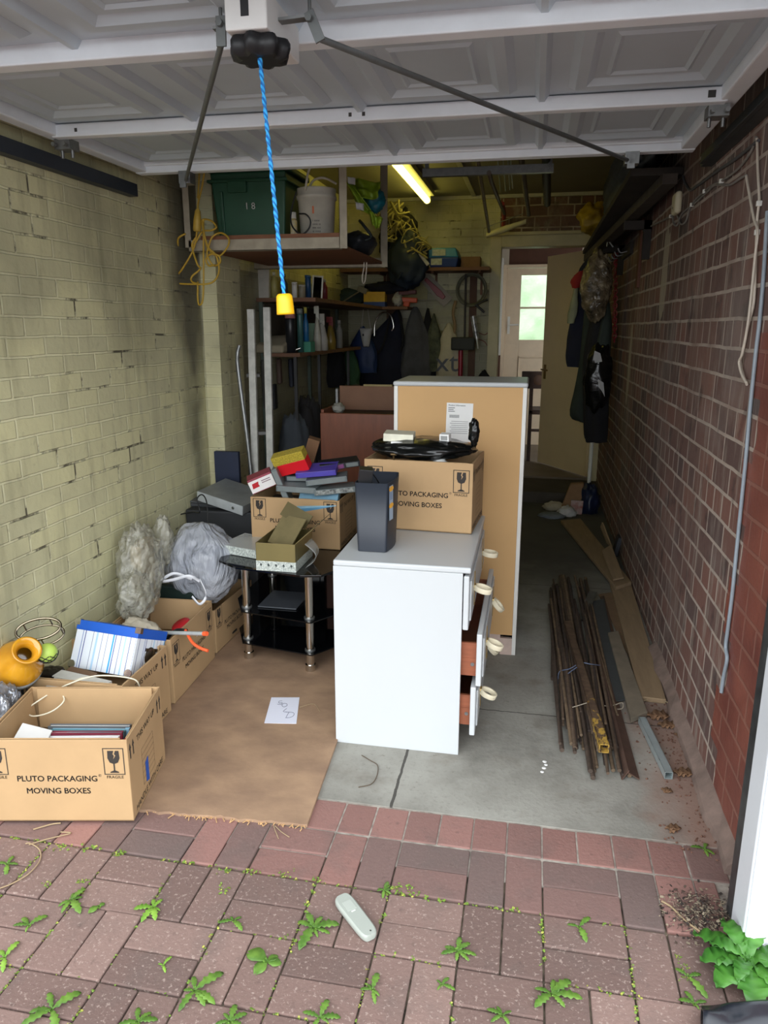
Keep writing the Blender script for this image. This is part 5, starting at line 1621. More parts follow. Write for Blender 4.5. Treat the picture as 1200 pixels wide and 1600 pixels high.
# ------------------------------------------------------------------ fluorescent tube
tlight = thing('strip_light', 'glowing yellow fluorescent tube light fixed to the ceiling', 'strip light', (-1.0, 6.35, ZC - 0.06))
te_ = NT('glowing_tube')
te_.base((1, 0.95, 0.4, 1))
te_.set(Emission_Color=(1.0, 0.86, 0.16, 1), Emission_Strength=TUBE_STRENGTH)
p_far = AZ(668, 314, 2.655)
MB().cyl((p_far.x, 5.25, 2.655), (p_far.x, p_far.y - 0.03, 2.655), 0.028, n=16).build('tube', te_.m, tlight)
MB().b6(p_far.x + 0.01, p_far.x + 0.07, 5.2, 7.0, 2.685, ZC).b6(p_far.x - 0.015, p_far.x + 0.03, 5.2, 5.24, 2.62, ZC).b6(p_far.x - 0.015, p_far.x + 0.03, p_far.y - 0.03, p_far.y, 2.635, ZC).build('light_batten', M('batten_white', S(180, 176, 150), 0.5), tlight, bevel=0.003)

# ------------------------------------------------------------------ ceiling rack with garden tools
CY = 4.6
ca, cbq = AY(660, 270, CY), AY(865, 265, CY)
cz = ca.z
tr_ = thing('tool_rack', 'galvanised steel channel slung under the ceiling as a tool rack', 'tool rack', ((ca.x + cbq.x) / 2, CY, cz))
MB().b6(ca.x, cbq.x, CY - 0.004, CY, cz - 0.022, cz + 0.022).b6(ca.x, cbq.x, CY, CY + 0.04, cz - 0.022, cz - 0.018).b6(ca.x, cbq.x, CY, CY + 0.04, cz + 0.018, cz + 0.022).build('steel_channel', STEEL, tr_, bevel=0.001)
for x in (ca.x + 0.02, cbq.x - 0.02):
    MB().b6(x - 0.012, x + 0.012, CY + 0.042, CY + 0.047, cz - 0.01, ZC).build('hanger_strap', STEEL, tr_)
    MB().cyl((x - 0.005, CY - 0.004, cz + 0.006), (x - 0.005, CY - 0.012, cz + 0.006), 0.009, n=6).cyl((x + 0.003, CY - 0.004, cz - 0.012), (x + 0.003, CY - 0.01, cz - 0.012), 0.007, n=6).build('bolt', STEEL, tr_)
HZ = cz + 0.035


def handle(label, x0, x1, y1, z1, r, mat, name='garden_tool', head=None, cat='garden tool'):
    o = thing(name, label, cat, (x0, CY, HZ), 0, 'tools on the ceiling rack')
    MB().tube([(x0, CY - 0.25, HZ + 0.02), (x1, y1, z1)], r, 10).build('shaft', mat, o)
    return o


ASH = M('ash_handle', S(150, 136, 108), 0.6, var=0.15, scale=12, stretch=(6, 1, 6))
q1 = AY(764, 362, 6.6)
handle('thin pale broom stick nearest the strip light, on the ceiling rack', AY(748, 290, CY).x, q1.x, 6.6, q1.z, 0.013, ASH)
q2 = AY(826, 336, 6.5)
handle('grey wooden shovel handle on the ceiling rack above the door frame', AY(812, 290, CY).x, q2.x, 6.5, q2.z, 0.017, M('grey_handle', S(112, 104, 90), 0.7))
q3 = AY(855, 318, 6.4)
o_ = handle('thick dark post at the wall end of the ceiling rack', AY(850, 285, CY).x, q3.x, 6.4, q3.z, 0.028, M('dark_post', S(58, 58, 58), 0.6))
for k, px in enumerate((782, 790, 797, 801)):
    q = AY(px, 300 - 2 * k, 5.9)
    handle('thin grey metal rod in the bunch on the ceiling rack', AY(px - 4, 285, CY).x, q.x, 5.9, q.z, 0.005, STEEL, 'metal_rod', cat='rod')
    bpy.context.scene.collection.objects[-1] if False else None
bq0, bq1 = AY(760, 368, 6.9), AY(822, 346, 6.75)
br_ = thing('broom', 'pale bristled broom with red neck resting on top of the door frame', 'broom', (bq0 + bq1) / 2, 0)
m_ = MB()
bv = (bq1 - bq0)
rsb = []
for i in range(15):
    t = i / 14
    c = bq0 + bv * t
    rr_ = 0.03 * (0.75 + 0.35 * math.sin(PI * min(1, t * 1.1 + 0.05)))
    rsb.append([c + Vector((0, math.cos(a) * rr_, math.sin(a) * rr_ * (0.85 + 0.2 * noise.noise(Vector((t * 9, a, 0)))))) for a in [2 * PI * k / 14 for k in range(14)]])
m_.rings(rsb)
m_.build('broom_head', M('cream_bristle', S(206, 200, 160), 0.9, var=0.1, bump=0.5, bscale=90), br_)
nk = AY(787, 350, 6.85)
MB().tube([nk + Vector((0, 0, -0.02)), AY(788, 332, 6.7), AY(785, 318, 6.5)], 0.017, 12).build('broom_neck', M('dull_red_plastic', S(150, 44, 52), 0.5), br_)
MB().tube([AY(788, 334, 6.7), AY(768, 285, 4.7), AY(764, 270, 4.35)], 0.013, 10).build('broom_shaft', M('dusty_shaft', S(110, 98, 90), 0.6), br_)
MB().tube([AY(757, 356, 6.8), AY(817, 334, 6.65)], 0.004, 6).build('brace_wire', STEEL, br_)

# ------------------------------------------------------------------ shelves on the far and painted walls
SHELFW = M('shelf_wood', S(124, 88, 66), 0.75, var=0.2, scale=5, stretch=(1, 7, 7))
SHZ = 2.052
shA = thing('board_shelf', 'high brown board shelf across the far wall', 'shelf', (-1.1, 7.17, SHZ))
MB().b6(XL + 0.01, -0.42, 7.0, YB, SHZ, SHZ + 0.03).build('shelf_board', SHELFW, shA)
for x in (-1.45, -0.95, -0.52):
    MB().b6(x, x + 0.02, 7.05, YB, SHZ - 0.02, SHZ).b6(x, x + 0.02, 7.33, YB, SHZ - 0.2, SHZ).build('bracket', SHELFW, shA)
shB = thing('corner_shelf', 'middle board shelf of clutter running round the corner of the painted wall', 'shelf', (-1.5, 6, 1.73))
MB().b6(XL + 0.005, -1.40, 4.8, YB, 1.715, 1.74).b6(-1.40, -1.16, 7.0, YB, 1.715, 1.74).build('shelf_board', SHELFW, shB)
for y in (4.83, 5.9, 6.8):
    MB().b6(XL + 0.01, XL + 0.035, y, y + 0.03, 0.0, 1.715).build('upright', M('green_grey_post', S(84, 98, 88), 0.6), shB)
shC = thing('bench_shelf', 'lower bench shelf with sprays and a folded sack on the painted wall', 'shelf', (-1.66, 5.5, 1.38))
MB().b6(XL + 0.04, -1.515, 4.8, 6.6, 1.362, 1.386).build('shelf_board', SHELFW, shC)
for y in (4.83, 5.4, 6.3):
    MB().b6(-1.57, -1.55, y, y + 0.02, 0.0, 1.362).build('leg', M('dark_grey_post', S(62, 62, 64), 0.6), shC)
MB().b6(XL + 0.036, XL + 0.045, 4.84, 6.5, 1.40, 1.70).build('back_panel', M('brown_panel', S(70, 62, 50), 0.8), shC)


def bottle(label, c, r, h, mat, cap=None, cat='bottle', name='bottle', kind=0, group=None):
    o = thing(name, label, cat, c, 0, group)
    T = Matrix.Translation(Vector(c))
    if kind == 0:
        prof = [(0, 0), (r, 0), (r, h * 0.62), (r * 0.45, h * 0.78), (r * 0.4, h * 0.86), (0, h * 0.86)]
        capp = [(0, h * 0.86), (r * 0.5, h * 0.86), (r * 0.5, h), (0, h)]
    elif kind == 1:
        prof = [(0, 0), (r, 0), (r, h * 0.85), (r * 0.9, h * 0.88), (0, h * 0.88)]
        capp = [(0, h * 0.88), (r * 1.04, h * 0.88), (r * 1.04, h), (0, h)]
    else:
        prof = [(0, 0), (r, 0), (r * 1.0, h * 0.3), (r * 0.55, h * 0.62), (r * 0.32, h * 0.75), (0, h * 0.75)]
        capp = None
    MB().lathe(prof, T, 18).build('bottle_body', mat, o)
    if capp:
        MB().lathe(capp, T, 18).build('cap', cap or mat, o)
    else:
        v = Vector(c)
        MB().b6(v.x - r * 0.75, v.x + r * 0.5, v.y - r * 0.25, v.y + r * 0.25, v.z + h * 0.83, v.z + h).b6(v.x - r * 0.3, v.x + r * 0.3, v.y - r * 0.3, v.y + r * 0.3, v.z + h * 0.72, v.z + h * 0.84).b6(v.x + r * 0.3, v.x + r * 0.5, v.y - r * 0.15, v.y + r * 0.15, v.z + h * 0.68, v.z + h * 0.84).build('spray_head', cap or mat, o, bevel=0.003)
    return o


def onleft(px, ytop, zs, x=-1.55):
    p = AX(px, ytop, x)
    if p.y < 4.88:
        p = AY(px, ytop, 4.88)
    return Vector((p.x, p.y, zs)), p.z - zs, (p - Vector((0, 0, CAM_Z))).length / FPX


Z1, Z2 = 1.7405, 1.3865
for px, yt, w, mt, cp, kd, lb_, ct in (
        (428, 425, 10, S(168, 160, 96), S(200, 196, 170), 0, 'yellowish bottle with a pale cap at the near end of the middle shelf', 'bottle'),
        (443, 428, 12, S(60, 62, 70), S(40, 40, 44), 0, 'dark grey bottle behind the yellow cord handle on the middle shelf', 'bottle'),
        (460, 441, 8, S(206, 204, 196), S(214, 212, 206), 1, 'small white jar beside the dark bottle on the middle shelf', 'jar'),
        (471, 445, 11, S(150, 142, 122), S(206, 202, 190), 1, 'clear jar with a white lid on the middle shelf', 'jar'),
        (481, 430, 9, S(40, 84, 130), S(44, 92, 140), 1, 'blue tin next to the picture frame on the middle shelf', 'tin'),
        (507, 436, 9, S(120, 44, 60), S(180, 178, 170), 0, 'dark red bottle with a pale cap past the picture frame', 'bottle')):
    c, h, s_ = onleft(px, yt, Z1)
    bottle(lb_, c, w / 2 * s_, h, M('b%d' % px, mt, 0.35), M('c%d' % px, cp, 0.4), ct, ct, kd)
# picture frame
c, h, s_ = onleft(494, 430, Z1)
pf = posed('picture_frame', 'small white picture frame with dark glass leaning on the middle shelf', 'picture frame', c, (-0.12, 0.08, 0.3))
kid(MB().b6(-0.04, -0.028, -0.006, 0.006, 0, h).b6(0.028, 0.04, -0.006, 0.006, 0, h).b6(-0.028, 0.028, -0.006, 0.006, 0, 0.012).b6(-0.028, 0.028, -0.006, 0.006, h - 0.012, h), 'frame', WHITEPLAS, pf, bevel=0.001)
kid(MB().b6(-0.028, 0.028, -0.003, 0.003, 0.012, h - 0.012), 'glass', DARKGLASS, pf)
c, h, s_ = onleft(409, 402, Z1, -1.62)
tag(MB().box(c + Vector((0, 0.0, h / 2)), (0.10, 0.03, h), (0.0, 0.05, 0.0)).build('standing_board', M('off_white_board', S(190, 186, 176), 0.7), bevel=0.002), 'off-white board standing on the near end of the middle shelf', 'board')
c, h, s_ = onleft(385, 405, Z1, -1.74)
m_ = MB()
crumple(m_, c + Vector((0.01, 0.02, 0.12)), (0.055, 0.07, 0.12), 0.35, 2.4, 36, 26, 51)
dkp = tag(m_.build('cable_bundle', M('dark_grey_lumps', S(52, 52, 52), 0.6)), 'dark bundled cables at the near end of the middle shelf by the pier', 'cable')
# folded sack, sprays, tins on the bench shelf
c, h, s_ = onleft(430, 522, Z2, -1.62)
sk_ = MB()
sk_.hexa([c + Vector((-0.13, -0.10, 0)), c + Vector((0.085, -0.10, 0)), c + Vector((0.095, 0.10, 0)), c + Vector((-0.12, 0.10, 0))], [c + Vector((-0.12, -0.09, 0.055)), c + Vector((0.085, -0.09, 0.045)), c + Vector((0.095, 0.10, h)), c + Vector((-0.09, 0.10, h - 0.01))])
tag(sk_.build('folded_sack', M('sack_cloth', S(158, 148, 126), 0.9, var=0.1, bump=0.2), bevel=0.014, seg=3), 'folded beige sack on the near end of the lower bench shelf', 'sack')
for px, yt, w, mt, cp, kd, lb_, ct in (
        (453, 490, 15, S(34, 36, 40), S(180, 120, 116), 1, 'black jar with a pinkish lid on the lower bench shelf', 'jar'),
        (468, 482, 9, S(60, 100, 96), S(120, 130, 126), 1, 'tin of brushes on the lower bench shelf', 'tin'),
        (477, 480, 9, S(40, 110, 160), S(200, 190, 90), 0, 'bright blue bottle with yellow band on the lower bench shelf', 'bottle'),
        (495, 478, 12, S(190, 186, 170), S(206, 204, 190), 2, 'white trigger spray bottle behind the taller one on the bench shelf', 'spray bottle'),
        (502, 490, 19, S(186, 182, 172), S(206, 202, 192), 2, 'taller white trigger spray bottle at the front of the bench shelf', 'spray bottle'),
        (516, 495, 16, S(140, 116, 50), S(130, 44, 44), 2, 'mustard spray bottle with a red trigger on the bench shelf', 'spray bottle'),
        (530, 500, 10, S(150, 148, 140), S(150, 148, 140), 0, 'grey bottle at the far end of the bench shelf', 'bottle')):
    c, h, s_ = onleft(px, yt, Z2, -1.56 if kd != 2 else -1.54)
    bottle(lb_, c, w / 2 * s_, h, M('b%d' % px, mt, 0.35), M('c%d' % px, cp, 0.4), ct, ct.replace(' ', '_'), kd)
c, h, s_ = onleft(478, 528, Z2, -1.545)
tag(MB().box(c + Vector((0, 0, 0.035)), (0.1, 0.08, 0.07), (0, 0, -0.1)).build('green_carton', M('teal_card', S(66, 140, 116), 0.6), bevel=0.002), 'teal green carton in front of the sprays on the bench shelf', 'carton')
c, h, s_ = onleft(486, 505, Z2, -1.6)
tag(MB().box(c + Vector((0, 0, h / 2)), (0.09, 0.06, h), (0, 0, 0.1)).build('pale_green_carton', M('mint_card', S(120, 150, 124), 0.6), bevel=0.002), 'pale green carton between the spray bottles on the bench shelf', 'carton')
c, h, s_ = onleft(457, 538, Z2, -1.53)
tag(MB().tube([c + Vector((-0.02, 0, 0.006)), c + Vector((0.05, 0.02, 0.03))], 0.006, 8).build('chrome_tool', CHROME), 'small chrome tool glinting on the edge of the bench shelf', 'tool')
# tools hanging below the bench shelf on the painted wall
for k, (px0, py0, py1, w, mt) in enumerate(((412, 562, 640, 0.035, S(78, 76, 72)), (436, 560, 600, 0.04, S(96, 76, 66)), (428, 600, 640, 0.05, S(40, 40, 44)), (455, 560, 605, 0.05, S(44, 48, 62)))):
    a, b_ = AX(px0, py0, -1.785), AX(px0, py1, -1.785)
    m_ = MB().box(((a.x), a.y, (a.z + b_.z) / 2), (0.03, w * 1.3, a.z - b_.z), (0.05, 0, 0))
    tag(m_.build('hanging_saw' if k < 2 else 'hanging_pouch', M('hang%d' % k, mt, 0.7), bevel=0.01), ('grey blade hanging below the bench shelf', 'brownish tool hanging below the bench shelf', 'black pouch hanging low on the painted wall below the bench shelf', 'dark blue cloth hanging under the bench shelf')[k], ('saw', 'tool', 'pouch', 'cloth')[k])

# things on the far part of the middle shelf
def far(px, py, y=7.05):
    return AY(px, py, y)


c = far(585, 466)
yb = thing('blue_yellow_box', 'blue and yellow carton on the far part of the middle shelf', 'carton', (c.x, 7.1, 1.7405))
w_ = far(602, 466).x - far(569, 466).x
MB().b6(c.x - w_ / 2, c.x + w_ / 2, 7.04, 7.15, 1.741, 1.785).build('blue_base', M('deep_blue_card', S(40, 66, 130), 0.5), yb)
MB().b6(c.x - w_ / 2, c.x + w_ / 2, 7.04, 7.15, 1.785, 1.875).build('yellow_top', M('yellow_card', S(206, 166, 40), 0.5), yb)
m_ = MB()
c = far(605, 446)
crumple(m_, (c.x, 7.12, 1.915), (0.22, 0.09, 0.05), 0.3, 2.2, 40, 22, 61)
tag(m_.build('dark_cloth', NAVY), 'dark crumpled cloth draped over the blue and yellow carton', 'cloth')
m_ = MB()
c = far(540, 455)
crumple(m_, (c.x, 7.12, 1.82), (0.17, 0.1, 0.085), 0.3, 2.4, 40, 24, 62, fl=1.741)
tag(m_.build('tool_bag', M('dark_teal_cloth', S(38, 56, 62), 0.9, bump=0.3)), 'dark teal tool bag on the far part of the middle shelf', 'tool bag')
c = far(545, 462, 7.02)
tag(MB().tube([far(535, 472, 6.99), far(562, 455, 7.02)], 0.008, 6).box(far(566, 453, 7.03), (0.09, 0.02, 0.05), (0, 0.4, 0)).build('trowel', M('dull_blade', S(120, 116, 104), 0.5, 0.5)), 'dull metal trowel poking over the edge of the middle shelf', 'trowel')
c = far(620, 458, 7.0)
m_ = MB()
crumple(m_, (c.x, 7.04, 1.80), (0.045, 0.05, 0.06), 0.35, 2.6, 26, 18, 63, fl=1.741)
tag(m_.build('white_rag', M('grey_white_rag', S(176, 174, 168), 0.9)), 'greyish white rag at the end of the middle shelf', 'rag')
c = far(638, 460, 7.05)
o_ = thing('clamp', 'orange and dark red clamp tool at the end of the middle shelf', 'clamp', (c.x, 7.08, 1.741))
MB().box((c.x, 7.08, 1.80), (0.16, 0.04, 0.045), (0, 0.05, 0.1)).box((c.x - 0.02, 7.08, 1.765), (0.06, 0.04, 0.05), (0, 0.2, 0)).build('orange_body', M('orange_tool', S(214, 88, 46), 0.5), o_, bevel=0.008)
MB().box((c.x - 0.03, 7.09, 1.865), (0.2, 0.03, 0.035), (0, -0.08, 0)).build('red_bar', M('dark_red_tool', S(110, 56, 52), 0.5), o_, bevel=0.005)
tag(MB().cyl(far(622, 433, 7.1), far(650, 431, 7.1), 0.03, n=16).build('white_tube', WHITEPLAS), 'white plastic tube stored just under the high shelf', 'tube')

# on the high shelf: navy bag, netting, basins
m_ = MB()
q = AY(636, 400, 6.95)
crumple(m_, (q.x, 6.97, 2.14), (0.19, 0.10, 0.24), 0.2, 2.0, 44, 32, 71)
m_.tube([AY(628, 425, 6.88), AY(622, 436, 6.88)], 0.02, 8, 0, 0.008)
nb_ = tag(m_.build('navy_bag', M('navy_nylon', S(24, 40, 62), 0.6, bump=0.3, bscale=10)), 'bulky navy bag slumped over the edge of the high shelf', 'bag')
rng = random.Random(5)
m_ = MB()
for k in range(34):
    p = AY(rng.uniform(598, 625) + 0.0, rng.uniform(325, 372), 6.9)
    if k % 2:
        t = rng.random()
        p = AY(605 + 55 * t + rng.uniform(-8, 6), 330 + 62 * t + rng.uniform(-6, 6), 6.95)
    pts = [p + Vector((rng.uniform(-0.11, 0.11), rng.uniform(-0.12, 0.12), rng.uniform(-0.085, 0.085))) for _ in range(5)]
    m_.tube(spline(pts, 5), rng.choice((0.005, 0.007, 0.01)), 6)
tag(m_.build('rope_netting', M('straw_rope', S(168, 158, 104), 0.8, var=0.2)), 'tangle of straw-coloured rope and netting spilling from behind the rack post', 'netting', kind='stuff')
m_ = MB()
crumple(m_, AY(628, 372, 7.1) + Vector((-0.03, 0.03, -0.02)), (0.19, 0.14, 0.26), 0.25, 2.0, 36, 26, 73)
tag(m_.build('dark_sack', BLACKCLOTH), 'black sack tangled in the straw-coloured netting', 'sack')
bs = thing('basin', 'blue plastic basin with a white label on the high shelf', 'basin', (AY(694, 410, 7.1).x, 7.12, SHZ + 0.03))
xc = AY(694, 410, 7.1).x
MB().hexa(rect(xc - 0.12, xc + 0.12, 7.03, 7.3, SHZ + 0.03), rect(xc - 0.15, xc + 0.14, 7.01, 7.32, SHZ + 0.115)).build('basin_body', M('navy_plastic', S(24, 60, 130), 0.45), bs, bevel=0.01)
MB().hexa(rect(xc - 0.15, xc + 0.14, 7.02, 7.32, SHZ + 0.116), rect(xc - 0.14, xc + 0.11, 7.04, 7.30, SHZ + 0.2)).build('upper_basin', M('sky_blue_plastic', S(44, 130, 180), 0.45), bs, bevel=0.012)
MB().b6(xc - 0.11, xc - 0.01, 7.005, 7.008, SHZ + 0.05, SHZ + 0.105).b6(xc - 0.10, xc + 0.02, 7.015, 7.022, SHZ + 0.13, SHZ + 0.185).build('basin_label', M('label_pale', S(190, 196, 186), 0.6, var=0.2, scale=50), bs)
tag(MB().tube([AY(656, 396, 6.9), AY(669, 414, 6.9)], 0.017, 10).build('white_grip', WHITEPLAS), 'white rounded tool grip leaning between the navy bag and the blue basin', 'grip')
tag(MB().b6(AY(720, 415, 7.1).x, AY(750, 415, 7.1).x, 7.1, 7.3, SHZ + 0.03, SHZ + 0.125).build('brown_carton', M('brown_box', S(126, 94, 62), 0.8), bevel=0.003), 'plain brown carton at the end of the high shelf', 'carton')

# ---- things hanging on the far wall below the shelves
WY = 7.22
for x0, x1, z0, z1, c in ((627, 668, 468, 432, S(168, 160, 116)), (612, 648, 497, 475, S(176, 172, 150)), (676, 710, 495, 475, S(170, 166, 136))):
    p0, p1 = AY(x0, z0, 7.33), AY(x1, z1, 7.33)
    tag(MB().b6(p0.x, p1.x, 7.338, 7.348, p0.z, p1.z).build('wall_board', M('board_%d' % x0, c, 0.8)), {627: 'cream board fixed to the far wall behind the pruning saw', 612: 'pale board on the far wall behind the hanging straps', 676: 'pale board on the far wall above the canvas bag'}[x0], 'board')
for px in (612, 738):
    p0, p1 = AY(px - 8, 600, 7.33), AY(px + 8, 424, 7.33)
    tag(MB().b6(p0.x, p1.x, 7.328, 7.349, 0.9, SHZ - 0.002).build('wall_batten', M('brown_batten', S(96, 70, 54), 0.8)), {612: 'brown batten up the far wall behind the aprons', 738: 'brown batten up the far wall behind the hose coil'}[px], 'batten')


def hang(label, cat, name, px0, px1, y0, y1, mat, top=0.15, y=WY, dep=0.05, folds=6, amp=0.13, seed=0.0, mid=None, hook=True):
    a, b_ = AY(px0, y1, y), AY(px1, y1, y)
    t_ = AY((px0 + px1) / 2 if mid is None else mid, y0, y)
    xc = (a.x + b_.x) / 2
    w = (b_.x - a.x) / 2
    zb_ = a.z
    m_ = MB()
    drape(m_, [(t_.x, y, t_.z, w * top * 0.5, 0.012), (t_.x * 0.8 + xc * 0.2, y, t_.z * 0.85 + zb_ * 0.15, w * (top + 0.25), dep * 0.6), (xc, y, t_.z * 0.5 + zb_ * 0.5, w * 0.9, dep), (xc, y, t_.z * 0.2 + zb_ * 0.8, w, dep), (xc, y, zb_, w * 0.92, dep * 0.7)], 36, folds, amp, seed)
    return tag(m_.build(name, mat), label, cat)


hang('navy apron hanging on the far wall, widest of the row', 'apron', 'apron', 562, 632, 482, 604, NAVY, 0.08, seed=1.0, mid=622)
hang('grey canvas apron hanging beside the navy one', 'apron', 'apron', 626, 672, 480, 604, GREYCLOTH, 0.25, seed=2.0, y=7.2)
hang('dark blue tool bag hanging at the corner of the far wall', 'bag', 'tool_bag', 545, 588, 510, 582, M('blue_nylon', S(26, 50, 96), 0.6, bump=0.3), 0.2, seed=3.0, y=7.05)
hang('green mesh bag hanging low in the corner of the far wall', 'bag', 'mesh_bag', 530, 562, 545, 600, M('green_mesh', S(50, 86, 56), 0.8, bump=0.4, bscale=60), 0.3, seed=3.5, y=6.9)
hang('black holdall slumped in the corner under the bench shelf', 'bag', 'holdall', 505, 540, 545, 604, BLACKCLOTH, 0.5, seed=4.0, y=6.6, dep=0.1)
hang('dark olive camouflage strap bag hanging on the far wall', 'bag', 'strap_bag', 664, 692, 490, 580, M('camouflage', S(96, 100, 76), 0.9, var=0.4, scale=14, c2=S(36, 40, 34)), 0.1, seed=5.0)
hang('dark folded cover hanging between the grey apron and the strap bag', 'cover', 'dark_cover', 655, 682, 482, 604, BLACKCLOTH, 0.2, seed=5.5, y=7.25)
cvb = hang('pale canvas bag printed with black letters hanging on the far wall', 'bag', 'canvas_bag', 680, 722, 505, 604, M('canvas', S(190, 180, 150), 0.95, var=0.1, bump=0.2), 0.2, seed=6.0, folds=3, amp=0.05, y=7.2)
lp_ = AY(698, 580, 7.14)
tl_ = MB().text('xt', 0.26, frame((lp_.x, 7.14, lp_.z + 0.0), (1, 0, 0), (0, 0, 1)), 0, 0.0)
tl_.build('bag_lettering', BLACK, cvb)
# mask
q = AY(572, 525, 6.98)
mk = thing('dust_mask', 'white dust mask hanging by its straps on the far wall', 'mask', q)
m_ = MB()
m_.grid(lambda u, v: q + Vector((0.06 * math.cos(PI * (1 - u)) * (1 - 0.55 * v), -0.05 * math.sin(PI * u) * (1 - 0.5 * (2 * v - 0.9) ** 2), 0.07 - 0.17 * v)), 14, 10)
m_.build('mask_shell', M('mask_white', S(206, 204, 198), 0.8), mk, solid=0.003)
MB().tube([AY(565, 512, 6.98), AY(568, 480, 7.0)], 0.003, 5).tube([AY(579, 513, 6.98), AY(574, 480, 7.0)], 0.003, 5).build('mask_strap', WCABLE, mk)
MB().b6(q.x - 0.022, q.x - 0.01, 6.925, 6.935, q.z + 0.0, q.z + 0.02).build('mask_valve', BLACK, mk)
# grey hoop
m_ = MB()
m_.tube(spline([AY(x, y, 7.1) for x, y in ((585, 525), (586, 505), (594, 491), (603, 488), (611, 494), (615, 510), (612, 517))], 6), 0.008, 8)
tag(m_.build('wire_hoop', CHROME), 'chrome bent hoop hanging beside the dust mask', 'hoop')
tag(MB().tube(spline([AY(x, y, 7.12) for x, y in ((610, 490), (604, 520), (596, 545), (580, 562), (572, 575))], 5), 0.012, 6).tube(spline([AY(x, y, 7.12) for x, y in ((621, 482), (628, 510), (630, 535), (625, 550))], 5), 0.012, 6).build('black_strap', BLACKCLOTH), 'dark strap looped over the hooks by the navy apron', 'strap')
# pruning saw in its pack
a, b_ = AY(662, 432, 7.3), AY(696, 468, 7.3)
d_ = (b_ - a)
Ms = frame((a + b_) / 2 + Vector((0, -0.01, 0)), d_, Vector((0.7, 0, 0.7)))
ps = thing('pruning_saw', 'red handled saw in a clear pack hung aslant on the far wall', 'saw', (a + b_) / 2)
L2 = d_.length / 2
MB().prism([(-L2 - 0.05, -0.05), (L2 + 0.04, -0.06), (L2 + 0.04, 0.06), (-L2 - 0.05, 0.05)], Ms, 0.006).build('backing_card', M('pack_card', S(150, 140, 124), 0.5), ps)
MB().prism([(-L2 * 0.8, -0.018), (L2 * 0.5, -0.03), (L2 * 0.9, -0.015), (L2 * 0.9, 0.02), (L2 * 0.5, 0.03), (-L2 * 0.8, 0.014)], Ms @ Matrix.Translation((0, 0, 0.006)), 0.02).build('red_handle', M('saw_red', S(140, 36, 44), 0.4), ps, bevel=0.004)
# hose coil, grey bow handle, level, mallet
hc = AY(737, 453, 7.26)
m_ = MB()
for k in range(3):
    R = 0.125 + 0.006 * k
    m_.tube([hc + Vector((R * math.cos(a), -0.012 * k, R * 1.05 * math.sin(a))) for a in [2 * PI * i / 44 for i in range(45)]], 0.010, 8)
tag(m_.build('hose_coil', M('grey_green_hose', S(110, 110, 92), 0.6)), 'grey green hose coil hung beside the door frame on the far wall', 'hose')
o_ = thing('lopping_shears', 'dark grey long-handled shears hung below the hose coil', 'shears', AY(735, 475, 7.24))
MB().tube([AY(728, 428, 7.22), AY(727, 480, 7.2), AY(726, 530, 7.2)], 0.010, 8).build('shaft', M('dark_shaft', S(50, 46, 46), 0.5), o_)
MB().tube(spline([AY(742, 478, 7.2), AY(752, 472, 7.2), AY(762, 468, 7.2)], 5), 0.010, 8).build('handle', BLACK, o_)
MB().tube(spline([AY(744, 476, 7.2), AY(750, 482, 7.2), AY(757, 488, 7.2)], 5), 0.010, 8).build('handle', BLACK, o_)
sp3 = AY(740, 510, 7.2)
o_ = thing('sealant_tube', 'silver and black sealant tube hanging on the far wall', 'tube', AY(744, 530, 7.2))
MB().cyl(AY(739, 494, 7.2), AY(745, 530, 7.2), 0.026, n=16).build('tube_body', M('silver_black', S(206, 206, 206), 0.3, 0.4, var=0.4, scale=22, c2=S(30, 30, 34)), o_)
MB().cyl(AY(745, 530, 7.2), AY(747, 545, 7.2), 0.01, 0.006, n=10).build('nozzle', WHITEPLAS, o_)
o_ = thing('mallet', 'black headed mallet with red shaft hanging on the far wall', 'mallet', AY(722, 585, 7.15))
p0, p1 = AY(705, 547, 7.12), AY(742, 527, 7.12)
MB().b6(p0.x, p1.x, 7.08, 7.17, p0.z, p1.z).build('mallet_head', M('dark_rubber_head', S(44, 46, 42), 0.7), o_, bevel=0.012)
MB().cyl(AY(720, 547, 7.12), AY(719, 600, 7.12), 0.022, n=12).build('mallet_shaft', M('crimson_shaft', S(150, 20, 44), 0.4), o_)
tag(MB().tube(spline([AY(712, 470, 7.2), AY(708, 490, 7.2), AY(711, 510, 7.2), AY(708, 525, 7.2)], 5), 0.014, 8).build('tan_strap', M('tan_leather', S(150, 124, 88), 0.7)), 'tan leather strap hanging above the mallet', 'strap')
tag(MB().tube(spline([AY(748, 520, 7.3), AY(757, 523, 7.3), AY(762, 520, 7.3)], 4), 0.004, 6).tube(spline([AY(748, 530, 7.3), AY(757, 534, 7.3), AY(761, 540, 7.3)], 4), 0.004, 6).build('red_wire', M('red_wire', S(120, 50, 44), 0.6)), 'thin dull red wire poking out beside the sealant tube', 'wire')
m_ = MB()
q = AY(755, 592, 7.2)
crumple(m_, (q.x, 7.29, q.z - 0.10), (0.075, 0.055, 0.17), 0.15, 2.0, 28, 20, 81)
tag(m_.build('dark_pouch', BLACKCLOTH), 'dark pouch hanging low beside the door frame on the far wall', 'pouch')

